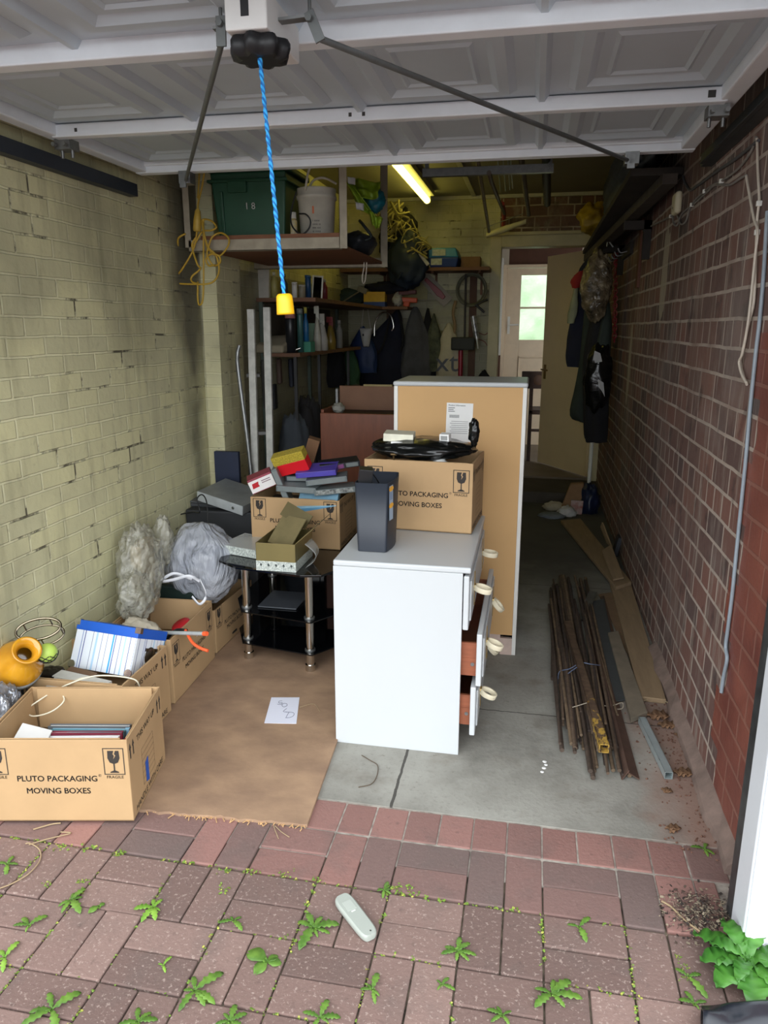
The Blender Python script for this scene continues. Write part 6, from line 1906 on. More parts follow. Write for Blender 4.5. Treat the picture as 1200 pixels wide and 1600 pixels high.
# ------------------------------------------------------------------ step ladder, trunk, bags on the floor
ld = thing('step_ladder', 'folded aluminium step ladder leaning on the painted wall behind the cassette box', 'ladder', (-1.7, 4.75, 0))
LY = 4.66
tops = [(366, 485), (385, 483)]
bots = [(405, 760), (427, 740)]
Ptop = [AY(366, 485, 4.06), AY(384, 483, 4.10)]
dirs = [AY(405, 760, 4.02) - AY(366, 485, 4.06), AY(427, 740, 4.06) - AY(384, 483, 4.10)]
ends = []
for p, d in zip(Ptop, dirs):
    e = p + d * (p.z / -d.z)
    ends.append(e)
    ax_ = (e - p).normalized()
    Mr = frame((p + e) / 2, Vector((1, 0, 0)), ax_).to_3x3()
    MB().box((p + e) / 2, (0.04, (e - p).length, 0.022), Mr).build('ladder_rail', ALU, ld, bevel=0.002)
for t in (0.22, 0.42, 0.62, 0.80):
    a, b_ = Ptop[0].lerp(ends[0], t), Ptop[1].lerp(ends[1], t)
    MB().box((a + b_) / 2 + Vector((0.005, 0.045, 0)), ((b_ - a).length, 0.08, 0.02), (0.05, 0, 0.25)).build('tread', M('grey_tread', S(104, 104, 102), 0.6), ld, bevel=0.003)
m_ = MB()
p0_, p1_ = AY(370, 545, 4.0), AY(392, 735, 3.98)
m_.tube(spline([AY(374, 540, 4.0), AY(371, 555, 3.99), AY(373, 585, 3.99), p1_, Vector((p1_.x + 0.03, p1_.y, 0.0))], 6), 0.012, 8)
m_.build('rear_frame', STEEL, ld)
m_ = MB()
tag(MB().box((-1.795, 4.36, 0.6), (0.02, 0.06, 1.2)).build('rusty_bar', M('rust_bar', S(84, 60, 46), 0.8), bevel=0.003), 'rusty bar standing against the wall between the pier and the step ladder', 'bar')
# navy panel in front of the pier
p0, p1 = AY(333, 705, 3.93), AY(372, 705, 3.93)
nvp = MB().b6(XL + 0.045, p1.x + 0.005, 3.915, 3.945, 0.0, AY(350, 705, 3.93).z)
tag(nvp.build('navy_board', M('navy_board', S(30, 40, 66), 0.6), bevel=0.003), 'dark navy board standing against the foot of the yellow pier', 'board')
# big trunk
TY = 4.55
q0, q1_, q2_ = AY(500, 645, TY), AY(620, 640, TY), AY(500, 602, 5.05)
trk = thing('wooden_trunk', 'large reddish brown wooden trunk behind the cassette box, back board standing higher', 'trunk', ((q0.x + q1_.x) / 2, 4.8, 0))
RWOOD = M('reddish_wood', S(140, 78, 50), 0.4, var=0.15, scale=4, stretch=(6, 6, 1))
BWOOD = M('brown_board', S(150, 108, 80), 0.6, var=0.12, scale=4)
xl_, xr_ = q0.x, q1_.x + 0.1
MB().b6(xl_, xr_, TY, TY + 0.02, 0.0, q0.z).build('front_panel', RWOOD, trk, bevel=0.004)
MB().b6(xl_, xr_, 5.05, 5.07, 0.0, q2_.z).build('back_panel', BWOOD, trk, bevel=0.004)
MB().b6(xl_, xl_ + 0.02, TY + 0.02, 5.05, 0.0, q0.z + 0.02).build('side_panel', RWOOD, trk, bevel=0.003)
MB().b6(xr_ - 0.02, xr_, TY + 0.02, 5.05, 0.0, q0.z + 0.02).build('side_panel', RWOOD, trk, bevel=0.003)
MB().b6(xl_ + 0.02, xr_ - 0.02, TY + 0.02, 5.05, q0.z - 0.05, q0.z - 0.03).build('inner_shelf', M('trunk_dark', S(70, 52, 42), 0.8), trk)
MB().b6(xl_ - 0.02, xl_ - 0.005, 5.02, 5.06, 0.0, q2_.z - 0.02).build('edge_strip', STEEL, trk)
tag(MB().box((AY(590, 602, 5.03).x, 5.045, q2_.z + 0.006), (0.20, 0.03, 0.012)).build('pale_stick', M('pale_batten', S(190, 172, 120), 0.7)), 'pale stick lying along the top of the trunk back board', 'stick')
m_ = MB()
q = AY(532, 636, 4.8)
crumple(m_, (q.x, 4.75, q0.z + 0.01), (0.04, 0.05, 0.035), 0.3, 2.6, 22, 16, 85)
tag(m_.build('white_scrap', M('scrap_white', S(176, 174, 164), 0.7)), 'small white scrap lying inside the wooden trunk', 'scrap')
for k, (px, py, w, h, c, lb_) in enumerate(((462, 690, 0.13, 0.20, S(78, 84, 92), 'grey blue sack on the floor between ladder and trunk'), (476, 650, 0.10, 0.14, S(36, 34, 36), 'black bundle behind the grey blue sack'), (474, 668, 0.10, 0.12, S(96, 74, 62), 'brown paper bundle beside the trunk'))):
    q = AY(px, py, 4.9 + 0.12 * k) + Vector((0.03 * k, 0, 0))
    m_ = MB()
    crumple(m_, (q.x, q.y, q.z - 0.2), (w, w, h + 0.2), 0.22, 2.0, 32, 24, 90 + k)
    tag(m_.build('sack', M('sack%d' % k, c, 0.85, bump=0.2)), lb_, 'sack')
tag(MB().b6(-1.72, -1.45, 4.88, 5.15, 0, 0.48).build('carton', M('brown_old_card', S(96, 78, 60), 0.85), bevel=0.004), 'old brown carton on the floor under the sacks beside the trunk', 'carton')

# ------------------------------------------------------------------ chair in the passage
chd = thing('dining_chair', 'dark wooden chair with a carved back in the passage beyond the door', 'chair', (0.0, 8.4, PF))
CY_ = 8.35
x0_, x1_ = AY(826, 640, CY_).x, AY(826, 640, CY_).x + 0.42
zt_ = AY(820, 580, CY_).z
zb_ = AY(820, 607, CY_).z
MB().b6(x0_ - 0.09, x1_, CY_ - 0.015, CY_ + 0.015, zb_, zt_).build('top_rail', WOODD, chd, bevel=0.006)
MB().lathe([(0, 0), (0.05, 0.004), (0.055, 0.0)], Matrix.Translation(((x0_ + x1_) / 2 - 0.12, CY_ - 0.016, (zb_ + zt_) / 2)) @ Matrix.Rotation(PI / 2, 4, 'X'), 20).build('carved_rosette', M('carving', S(104, 74, 54), 0.5), chd)
zs_ = AY(820, 640, CY_).z
MB().b6(x0_, x1_, CY_ - 0.02, CY_ + 0.4, zs_ - 0.05, zs_).build('seat', WOODD, chd, bevel=0.006)
for x in (x0_ + 0.02, x1_ - 0.02):
    for y in (CY_, CY_ + 0.38):
        top_ = zt_ if y == CY_ else zs_
        MB().b6(x - 0.02, x + 0.02, y - 0.02, y + 0.02, PF, top_ - 0.002).build('leg', WOODD, chd, bevel=0.003)
MB().b6(x0_ + 0.02, x1_ - 0.02, CY_ - 0.01, CY_ + 0.01, AY(820, 672, CY_).z - 0.015, AY(820, 672, CY_).z + 0.015).build('stretcher', WOODD, chd)

# ------------------------------------------------------------------ brick wall side
pA, pB = AX(1055, 273, 0.62), AY(922, 397, 7.2)
pC, pD = AY(911, 386, 7.2), AY(1000, 255, 3.95)
bm2 = thing('plank_shelf', 'old dark timber plank shelf high on the brick wall', 'shelf', (0.55, 5.5, pA.z))
zA, zB = pA.z, 2.19
qn = [Vector((XR - 0.003, pA.y, zA)), Vector((XR - 0.003, 7.2, zB)), Vector((pC.x, 7.2, zB)), Vector((0.42, pA.y + 0.05, zA + 0.01))]
m_ = MB().hexa([qn[0], qn[3], qn[2], qn[1]], [v + Vector((0, 0, 0.035)) for v in (qn[0], qn[3], qn[2], qn[1])])
m_.build('shelf_plank', OLDWOOD, bm2, bevel=0.003)
m_ = MB().hexa([Vector((0.625, pA.y - 0.06, zA - 0.05)), Vector((0.555, pA.y - 0.06, zA - 0.05)), Vector((pB.x - 0.05, 7.25, zB - 0.06)), Vector((pB.x + 0.02, 7.25, zB - 0.06))],
               [Vector((0.625, pA.y - 0.06, zA - 0.001)), Vector((0.555, pA.y - 0.06, zA - 0.001)), Vector((pB.x - 0.05, 7.25, zB - 0.001)), Vector((pB.x + 0.02, 7.25, zB - 0.001))])
m_.build('shelf_beam', M('old_beam', S(78, 70, 64), 0.85, var=0.2, bump=0.3, bscale=30), bm2, bevel=0.004)
for y in (4.9, 6.3):
    MB().b6(0.50, XR - 0.002, y, y + 0.04, 2.12, 2.17).b6(XR - 0.045, XR - 0.002, y, y + 0.04, 1.95, 2.17).build('shelf_bracket', OLDWOOD, bm2)
m_ = MB()
crumple(m_, (0.51, 5.0, 2.40), (0.115, 0.95, 0.15), 0.22, 3.2, 64, 40, 101, fl=2.262)
tag(m_.build('tarpaulin', M('slate_tarpaulin', S(80, 86, 90), 0.7, var=0.2, bump=0.4, bscale=14)), 'bundled slate grey tarpaulin lying on the timber plank shelf', 'tarpaulin')
m_ = MB()
q = AY(922, 340, 6.95)
crumple(m_, q + Vector((0.03, 0.0, -0.01)), (0.13, 0.13, 0.13), 0.25, 2.4, 40, 28, 102, fl=2.235)
tag(m_.build('yellow_bag', M('mustard_film', S(176, 146, 40), 0.45, var=0.2, bump=0.3, bscale=12)), 'mustard yellow bag at the far end of the timber plank shelf', 'bag')
# brown batten, junction box, cables
a, b_ = AX(1008, 325, XR), AX(1003, 448, XR)
tag(MB().b6(XR - 0.02, XR - 0.001, a.y - 0.05, a.y + 0.045, b_.z, a.z).build('wall_batten', M('reddish_batten', S(104, 66, 50), 0.8, var=0.15), bevel=0.002), 'reddish brown batten fixed upright on the brick wall under the plank shelf', 'batten')
CXW = XR - 0.006
j = AX(1057, 318, XR - 0.02)
jb = thing('junction_box', 'cream round-cornered junction box on the brick wall', 'junction box', j)
MB().b6(XR - 0.035, XR - 0.001, j.y - 0.055, j.y + 0.055, j.z - 0.05, j.z + 0.05).build('box_lid', CREAM, jb, bevel=0.016, seg=4)
MB().cyl((XR - 0.0345, j.y, j.z - 0.02), (XR - 0.038, j.y, j.z - 0.02), 0.005).build('screw', STEEL, jb)


def wire(label, pts, r, mat, name='wall_cable', x=CXW):
    P = [AX(px, py, x) for px, py in pts]
    return tag(MB().tube(spline(P, 7), r, 8).build(name, mat), label, 'cable')


wire('grey cable drooping from the top corner of the brick wall to the junction box', [(1182, 214), (1176, 232), (1165, 250), (1150, 267), (1127, 283), (1112, 290), (1100, 300), (1088, 311), (1078, 325), (1072, 345), (1064, 350), (1058, 336)], 0.0045, GCABLE)
wire('thick grey lead looping above the junction box under the door track', [(1185, 220), (1150, 248), (1120, 268), (1090, 290), (1078, 297), (1070, 285), (1067, 275)], 0.006, M('dark_grey_lead', S(86, 86, 88), 0.6))
wire('second grey cable sagging below the first towards the junction box', [(1166, 274), (1155, 280), (1140, 289), (1118, 289), (1105, 300), (1085, 318), (1066, 334), (1058, 352), (1052, 348), (1051, 336)], 0.0045, GCABLE)
wire('twin grey cable clipped along the brick wall from the junction box to the coats', [(1049, 338), (1035, 345), (1020, 352), (1003, 362), (990, 374), (978, 386), (968, 400)], 0.006, GCABLE)
wire('white cable dropping down the brick wall to a loose bare end', [(1183, 216), (1184, 260), (1186, 300), (1186, 318), (1183, 345), (1181, 400), (1178, 470), (1170, 505), (1160, 550), (1157, 568), (1162, 588), (1167, 601)], 0.0042, WCABLE, x=XR - 0.008)
wire('second white cable hanging beside the first to the same bare end', [(1166, 275), (1172, 310), (1178, 342), (1184, 362), (1180, 400), (1174, 460), (1168, 510), (1160, 552), (1155, 565), (1158, 582), (1166, 598)], 0.0042, WCABLE, x=XR - 0.016)
wire('grey sheathed cable running down the red painted edge of the brick wall', [(1199, 330), (1193, 430), (1187, 500), (1180, 560), (1172, 640), (1165, 720), (1158, 790), (1149, 880), (1144, 930), (1137, 985), (1134, 1010), (1136, 1030), (1131, 1055), (1127, 1082)], 0.006, M('slate_sheath', S(150, 162, 172), 0.4), x=XR - 0.008)
for k, (px, py) in enumerate(((1127, 283), (1101, 299), (1081, 320), (1186, 318), (1183, 363), (1003, 362), (1048, 338))):
    p = AX(px, py, XR - 0.008)
    tag(MB().box(p, (0.016, 0.012, 0.016)).build('cable_clip', WHITEPLAS, bevel=0.002), ('white clip pinning the drooping cable nearest the sagging bend', 'white clip pinning the drooping cable at its middle', 'white clip pinning the drooping cable next to the junction box', 'white clip where the two white cables meet, upper one', 'white clip below the upper one on the white cables', 'pale clip on the reddish batten holding the twin cable', 'pale clip under the junction box')[k], 'clip', 'cable clips on the brick wall')
dup_ = None

# coats on the wall
HK = thing('coat_rack', 'dark board with hooks high on the brick wall carrying the coats', 'coat rack', (XR - 0.02, 6.3, 2.1))
MB().b6(XR - 0.025, XR - 0.001, 5.75, 6.75, 2.06, 2.14).build('rack_board', OLDWOOD, HK)
for y in (5.9, 6.15, 6.4, 6.6):
    MB().tube(spline([(XR - 0.02, y, 2.09), (XR - 0.07, y, 2.08), (XR - 0.09, y, 2.11)], 5), 0.006, 6).build('coat_hook', STEEL, HK)


def coat(label, name, cat, secs, mat, y, folds=6, amp=0.12, seed=0.0, n=40):
    """secs: (px left, px right, py) from the top down at depth y"""
    ss = []
    for l, r, py in secs:
        a, b_ = AY(l, py, y), AY(r, py, y)
        ss.append(((a.x + b_.x) / 2, y, a.z, (b_.x - a.x) / 2, min(0.11, 0.03 + (b_.x - a.x) * 0.22)))
    return tag(drape(MB(), ss, n, folds, amp, seed).build(name, mat), label, cat)


coat('navy jacket hanging on the wall hooks nearest the open door', 'jacket', 'jacket', [(926, 936, 396), (906, 936, 420), (898, 938, 460), (890, 936, 520), (884, 934, 548), (888, 934, 573)], NAVY, 6.55, 5, 0.1, 1.0)
coat('dark waxed green coat whose hem hangs below the navy jacket', 'coat', 'coat', [(930, 942, 402), (916, 946, 450), (908, 944, 540), (900, 934, 600), (892, 926, 650), (910, 924, 660)], GREENCLOTH, 6.35, 5, 0.1, 2.0)
coat('long black coat hanging nearest the doorway, lowest of the row', 'coat', 'coat', [(940, 948, 396), (930, 950, 430), (922, 951, 500), (914, 952, 560), (912, 952, 620), (913, 950, 680), (918, 948, 690)], BLACKCLOTH, 6.05, 6, 0.1, 3.0)
coat('dull green coat sleeve hanging between the black coat and the waxed coat', 'coat', 'coat', [(944, 952, 470), (934, 956, 520), (920, 950, 580), (916, 942, 620)], GREENCLOTH, 6.0, 4, 0.1, 3.6)
pbm = MB()
q = AY(932, 448, 5.92)
crumple(pbm, q, (0.11, 0.09, 0.25), 0.16, 2.6, 44, 32, 104)
tpk = NT('brown_gloss_film')
tpk.base(tpk.ramp(tpk.noise(12, 4), [(0.35, S(46, 42, 34)), (0.6, S(120, 106, 84)), (0.75, S(190, 176, 146))]))
tpk.bump(tpk.noise(16, 3, 0.5, dist=1.6), 0.8, 0.02)
tpk.set(Roughness=0.18)
tag(pbm.build('plastic_bag', tpk.m), 'shiny brownish plastic bag hanging in front of the coats', 'bag')
tag(MB().tube([AY(948, 372, 5.95), AY(958, 386, 5.95)], 0.006, 6).tube(spline([AY(948, 385, 5.95), AY(950, 375, 5.95), AY(955, 378, 5.95)], 4), 0.004, 6).build('wire_hanger', STEEL), 'bent steel hanger tip above the shiny plastic bag', 'hanger')
sc_ = MB()
drape(sc_, [(*AY(908, 424, 6.45), 0.02, 0.03), (*AY(903, 438, 6.45), 0.055, 0.04), (*AY(900, 450, 6.45), 0.03, 0.03)], 20, 3, 0.1, 1)
tag(sc_.build('woollen_hat', M('dull_red_cloth', S(164, 44, 40), 0.9)), 'dull red hat hanging at the edge of the navy jacket', 'hat')
sc_ = MB()
drape(sc_, [(*AY(900, 450, 6.47), 0.015, 0.02), (*AY(896, 480, 6.47), 0.035, 0.03), (*AY(892, 505, 6.47), 0.03, 0.02)], 20, 3, 0.1, 2)
tag(sc_.build('pale_scarf', M('pale_green_cloth', S(150, 152, 120), 0.9)), 'pale greenish scarf hanging beneath the red hat', 'scarf')
# red plastic chain
ch_ = MB()
P0, P1 = AX(963, 388, XR - 0.045), AX(960, 530, XR - 0.045)
N_ = 26
for i in range(N_):
    c = P0.lerp(P1, i / (N_ - 1))
    l = (P0 - P1).length / N_ * 0.78
    w = 0.016
    pts = []
    for k in range(13):
        a = 2 * PI * k / 12
        dx, dz = w * math.cos(a), l * math.sin(a)
        pts.append(c + (Vector((0, dx, dz)) if i % 2 else Vector((dx * 0.9, 0, dz))))
    ch_.tube(pts, 0.0045, 6)
tag(ch_.build('plastic_chain', M('crimson_plastic', S(150, 22, 50), 0.4), kind=None) if False else ch_.build('plastic_chain', M('crimson_plastic', S(150, 22, 50), 0.4)), 'dark red plastic link chain hanging beside the coats', 'chain')
# white printed marks on the black coat sleeve
for k, (pts, lb_) in enumerate(((((929, 548), (938, 552), (941, 565), (930, 567), (927, 560)), 'white printed patch on the black carrier at the sleeve'), (((934, 592), (943, 598), (945, 620), (941, 612), (935, 604)), 'crumpled white patch low on the black carrier'))):
    Q = [AY(x, y, 5.86) for x, y in pts]
    m_ = MB().add(Q + [p + Vector((0, 0.006, 0)) for p in Q], [tuple(range(5)), tuple(range(9, 4, -1))] + [(i, i + 5, (i + 1) % 5 + 5, (i + 1) % 5) for i in range(5)])
    if k == 0:
        cbg = MB()
        crumple(cbg, AY(934, 590, 5.95), (0.10, 0.07, 0.26), 0.18, 2.2, 36, 28, 106)
        cbo = tag(cbg.build('black_carrier', BAGK), 'black carrier bag with white print hanging on the black coat', 'bag')
    m_.build('white_print', M('print_white', S(176, 176, 176), 0.5), cbo)

# ---- far end of the floor: pole, brush, bag, papers
p0, p1 = AY(925, 686, 6.6), AY(919, 772, 6.6)
mp_ = thing('mop', 'white pole standing in a blue bag against the brick wall', 'mop', (p1.x, p1.y, 0.0))
MB().lathe([(0, 0.001), (0.05, 0.001), (0.05, 0.02), (0.02, 0.06), (0, 0.06)], Matrix.Translation((p1.x, p1.y, 0)), 14).build('mop_head', M('blue_mop', S(40, 60, 110), 0.9), mp_)
MB().tube([p0 + (p0 - p1) * 0.6, Vector((p1.x, p1.y, 0.05))], 0.017, 10).build('pole', WHITEPLAS, mp_)
q = AZ(926, 806, 0.0)
m_ = MB()
crumple(m_, (0.53, 6.42, 0.09), (0.085, 0.1, 0.15), 0.25, 2.2, 36, 26, 108, fl=0.001)
tag(m_.build('blue_bag', M('dark_blue_film', S(24, 36, 66), 0.35, bump=0.4, bscale=14)), 'crumpled dark blue bag on the floor at the foot of the white pole', 'bag')
pb = thing('paper_sack', 'torn brown paper sack propped near the planks by the brick wall', 'paper sack', (0.36, 6.35, 0))
m_ = MB()
q = AZ(893, 800, 0)
c = Vector((q.x, q.y, 0))
m_.hexa([c + Vector(v) for v in ((-0.11, -0.05, 0), (0.08, -0.05, 0), (0.09, 0.10, 0), (-0.08, 0.10, 0))], [c + Vector(v) for v in ((-0.03, 0.0, 0.24), (0.09, 0.0, 0.26), (0.09, 0.06, 0.26), (-0.02, 0.06, 0.25))])
m_.build('sack_body', M('kraft_paper', S(140, 108, 76), 0.85, var=0.1), pb, bevel=0.01)
MB().box(c + Vector((0.035, -0.065, 0.06)), (0.10, 0.02, 0.12), (0.0, 0.05, 0.0)).build('sack_label', M('printed_label', S(186, 176, 168), 0.7, var=0.25, scale=22, c2=S(140, 70, 60)), pb)
for k, (px, py, w, h, c_, lb_) in enumerate(((866, 796, 0.10, 0.05, S(176, 168, 146), 'cream paper scrap on the floor beside the brown sack'), (885, 806, 0.08, 0.06, S(190, 190, 186), 'crumpled white paper scrap in front of the brown sack'), (862, 808, 0.11, 0.03, S(110, 118, 124), 'grey plastic scrap on the floor beyond the planks'))):
    q = AZ(px, py, 0.0)
    m_ = MB()
    crumple(m_, (q.x, q.y, h * 0.4), (w, w * 0.7, h), 0.3, 2.4, 24, 16, 110 + k, fl=0.001)
    tag(m_.build('paper_scrap', M('scrap%d' % k, c_, 0.8)), lb_, 'paper')

# ---- timber on the floor
PLANK = M('weathered_plank', S(150, 128, 100), 0.85, var=0.12, scale=5, stretch=(7, 1, 7), bump=0.3, bscale=40)
def plank(label, quad, z0, z1, t, mat=PLANK, name='plank', cat='plank'):
    """quad: near left, near right, far right, far left pixels on top; z0 near and z1 far height of the underside"""
    zz = (z0, z0, z1, z1)
    P = [AZ(x, y, z + t) for (x, y), z in zip(quad, zz)]
    return tag(MB().hexa([p - Vector((0, 0, t)) for p in P], P).build(name, mat, bevel=0.003), label, cat)


plank('long weathered plank lying along the foot of the brick wall', [(1000, 1088), (1041, 1093), (984, 905), (952, 905)], 0.001, 0.001, 0.022)
plank('shorter weathered plank lying across the far end of the long one', [(962, 917), (987, 909), (907, 810), (876, 813)], 0.024, 0.006, 0.022)
plank('brown board under the planks, showing between them and the dark strip', [(985, 1030), (1003, 1026), (955, 925), (935, 928)], 0.0, 0.0, 0.008, M('under_board', S(124, 100, 76), 0.85))
plank('thin offcut of board wedged between the planks and the brick wall', [(958, 905), (975, 902), (955, 850), (940, 860)], 0.05, 0.09, 0.012)
tag(MB().box(AX(962, 850, 0.63) + Vector((0, 0, -0.06)), (0.03, 0.10, 0.24), (0.0, 0.2, 0)).build('dark_tile', M('slate_dark', S(34, 36, 44), 0.5), bevel=0.004), 'dark slate offcut leaning on the brick wall above the planks', 'tile')
tag(MB().box(AX(948, 840, 0.60), (0.012, 0.28, 0.05), (0.5, 0.0, 0.25)).build('splinter', PLANK, bevel=0.002), 'short wood splinter leaning against the brick wall over the planks', 'wood')
plank('dark slate-coloured strip lying beside the bundle of rods', [(952, 1097), (977, 1093), (944, 935), (922, 940)], 0.012, 0.012, 0.006, M('slate_strip', S(70, 74, 76), 0.6, var=0.12), 'slate_strip', 'strip')
plank('rusty flat iron strip between the dark strip and the planks', [(979, 1088), (987, 1086), (944, 930), (938, 932)], 0.004, 0.004, 0.01, M('rust_strip', S(88, 68, 54), 0.8, var=0.2), 'iron_strip', 'strip')
# steel square tube with timber tongue
a, b_ = AZ(1045, 1212, 0.016), AZ(1003, 1125, 0.018)
d = (b_ - a).normalized()
Mr = frame(a, d, Vector((0, 0, 1))).to_3x3()
stt = thing('square_tube', 'galvanised square steel tube slotted into a grey timber lath, end towards the driveway', 'tube', a)
ctr = (a + b_) / 2
t_ = 0.013
m_ = MB()
for oy, oz in ((t_, 0), (-t_, 0), (0, t_), (0, -t_)):
    m_.box(ctr + Mr @ Vector((0, 0, 0)) + Mr @ Vector((0, oz, oy)), ((b_ - a).length, 0.002 if oz else 0.028, 0.002 if oy else 0.028), Mr)
m_.build('steel_tube', M('bright_galvanised', S(190, 204, 206), 0.35, 0.5, var=0.1), stt)
c2 = AZ(958, 985, 0.02)
P = [AZ(986, 1122, 0.03), AZ(1012, 1112, 0.03), AZ(966, 985, 0.03), AZ(950, 988, 0.03)]
P2 = [AZ(997, 1128, 0.03)]
m_ = MB().hexa([p - Vector((0, 0, 0.024)) for p in P], P)
m_.build('timber_lath', M('grey_lath', S(128, 118, 102), 0.85, var=0.15), stt, bevel=0.003)
# rods
rr_ = random.Random(11)
RUST = [M('rusty_rod_%d' % k, c, 0.8, var=0.25, scale=30, bump=0.3) for k, c in enumerate((S(84, 70, 60), S(104, 86, 70), S(70, 58, 52), S(126, 106, 84)))]
labs = 'thin rusty rod in the tied bundle on the concrete floor'
nears = []
for k in range(56):
    lay = k // 20
    u = (k % 20 + rr_.uniform(-0.5, 0.5)) / 19
    xn = 0.165 + 0.235 * u + rr_.uniform(-0.015, 0.015)
    yn = 2.50 + rr_.uniform(0, 0.45) - 0.10 * (u > 0.35)
    xf = 0.155 + 0.20 * u + rr_.uniform(-0.02, 0.02) + (0.03 if u > 0.6 else 0)
    yf = 4.05 + rr_.uniform(-0.25, 0.55)
    r = rr_.choice((0.006, 0.0075, 0.009))
    z = 0.009 + lay * 0.014
    if k < 4:
        xn, yn, xf, yf, z = 0.155 + 0.012 * k, 3.15 + 0.02 * k, 0.17 + 0.012 * k, 4.3, 0.008
    o = MB().tube([(xn, yn, z + rr_.uniform(0, 0.004)), ((xn + xf) / 2 + rr_.uniform(-0.01, 0.01), (yn + yf) / 2, z + 0.006 + rr_.uniform(0, 0.01)), (xf, yf, z + rr_.uniform(0, 0.012))], r, 7).build('metal_rod', RUST[k % 4])
    tag(o, labs, 'rod', 'rusty rods in the tied bundle')
# yellow-flaked box tube on top of the bundle
a, b_ = AZ(944, 1170, 0.058), AZ(886, 975, 0.062)
d = (b_ - a).normalized()
Mr = frame(a, d, Vector((0, 0, 1))).to_3x3()
ctr = (a + b_) / 2
tk = NT('flaked_yellow')
spk = tk.n('ShaderNodeSeparateXYZ')
tk.link(tk.coord(), spk.inputs[0])
yy = tk.math('ADD', tk.math('MULTIPLY', spk.outputs['Y'], -0.5), -0.22)
msk = tk.gate(tk.math('ADD', yy, tk.noise(45, 6, 0.7, stretch=(1, 0.5, 1))), 0.5, 0.56)
tk.base(tk.mix(msk, tk.ramp(tk.noise(30, 5), [(0.3, S(70, 54, 44)), (0.7, S(104, 84, 66))]), S(186, 150, 66)))
tk.set(Roughness=0.7)
m_ = MB()
t_ = 0.016
for oy, oz in ((t_, 0), (-t_, 0), (0, t_), (0, -t_)):
    m_.box(ctr + Mr @ Vector((0, oz, oy)), ((b_ - a).length, 0.003 if oz else 0.035, 0.003 if oy else 0.035), Mr)
tag(m_.build('box_tube', tk.m), 'square tube with flaking yellow paint lying on top of the rods', 'tube')
a, b_ = AZ(982, 1212, 0.02), AZ(925, 985, 0.02)
d = (b_ - a).normalized()
Mr = frame(a, d, Vector((0, 0, 1))).to_3x3()
ctr = (a + b_) / 2
tag(MB().box(ctr + Mr @ Vector((0, 0.0, 0.018)), ((b_ - a).length, 0.004, 0.045), Mr @ Euler((0.5, 0, 0)).to_matrix()).box(ctr + Mr @ Vector((0, 0.0, -0.01)), ((b_ - a).length, 0.045, 0.004), Mr @ Euler((0.5, 0, 0)).to_matrix()).build('angle_iron', M('rust_angle', S(92, 68, 56), 0.8, var=0.2, scale=20)), 'rusty angle iron lying along the near side of the bundle, longest piece', 'angle iron')
a, b_ = AZ(908, 962, 0.03), AZ(926, 930, 0.03)
tag(MB().box((a + b_) / 2, (0.045, (b_ - a).length + 0.02, 0.005), (0.1, 0, -0.25)).build('steel_plate', STEEL), 'small perforated steel plate lying among the rods', 'plate')
m_ = MB().tube(spline([AZ(872, 1068, 0.02), AZ(874, 1050, 0.05), AZ(890, 1045, 0.06), AZ(908, 1036, 0.075), AZ(925, 1038, 0.07), AZ(942, 1040, 0.03)], 6), 0.0024, 6)
m_.tube(spline([AZ(873, 1066, 0.03), AZ(888, 1052, 0.055), AZ(905, 1040, 0.077)], 6), 0.0024, 6)
tag(m_.build('blue_twine', M('blue_grey_twine', S(104, 116, 142), 0.8)), 'blue grey twine tied round the bundle of rods', 'twine')
m_ = MB().tube(spline([AZ(880, 1118, 0.01), AZ(888, 1108, 0.04), AZ(905, 1102, 0.06), AZ(918, 1098, 0.07)], 6), 0.002, 6)
m_.tube(spline([AZ(936, 1102, 0.03), AZ(955, 1103, 0.03), AZ(972, 1098, 0.03), AZ(972, 1107, 0.02), AZ(958, 1108, 0.02)], 6), 0.0024, 6)
tag(m_.build('tie_wire', M('pale_wire', S(168, 158, 140), 0.6)), 'pale binding wire looped round the near end of the rods', 'wire')
m_ = MB().tube(spline([AZ(1000, 1098, 0.01), AZ(1015, 1092, 0.012), AZ(1035, 1094, 0.012), AZ(1052, 1102, 0.02)], 6), 0.003, 6)
tag(m_.build('pale_cane', M('pale_cane', S(156, 140, 112), 0.7)), 'pale curved cane at the near end of the long plank', 'cane')

# dead leaves and grit by the brick wall
LEAFB = M('dead_leaf', S(140, 106, 78), 0.85, var=0.2, scale=20)


def leaf(mb, base, az, L, W, lift=0.4, droop=0.3, lob=0.0, n=8, mi=0, wav=0.0):
    d = Vector((math.cos(az), math.sin(az), 0))
    s_ = Vector((-d.y, d.x, 0))
    vs, fs = [], []
    for i in range(n + 1):
        t = i / n
        c = Vector(base) + d * (L * t) + Vector((0, 0, L * (lift * t - (lift + droop) * 0.6 * t * t) + 0.002))
        w = W * (0.10 + 0.9 * math.sin(PI * min(1.0, (t ** 1.15) * 0.97 + 0.015)))
        if lob and i % 2 and 0 < i < n - 1:
            w *= 1 - lob
        z = W * 0.22 + wav * math.sin(i * 2.3)
        vs += [c + s_ * w + Vector((0, 0, z)), c, c - s_ * w + Vector((0, 0, z + wav * math.cos(i * 1.7)))]
    for i in range(n):
        a = 3 * i
        fs += [(a, a + 1, a + 4, a + 3), (a + 1, a + 2, a + 5, a + 4)]
    return mb.add(vs, fs, mi, True)


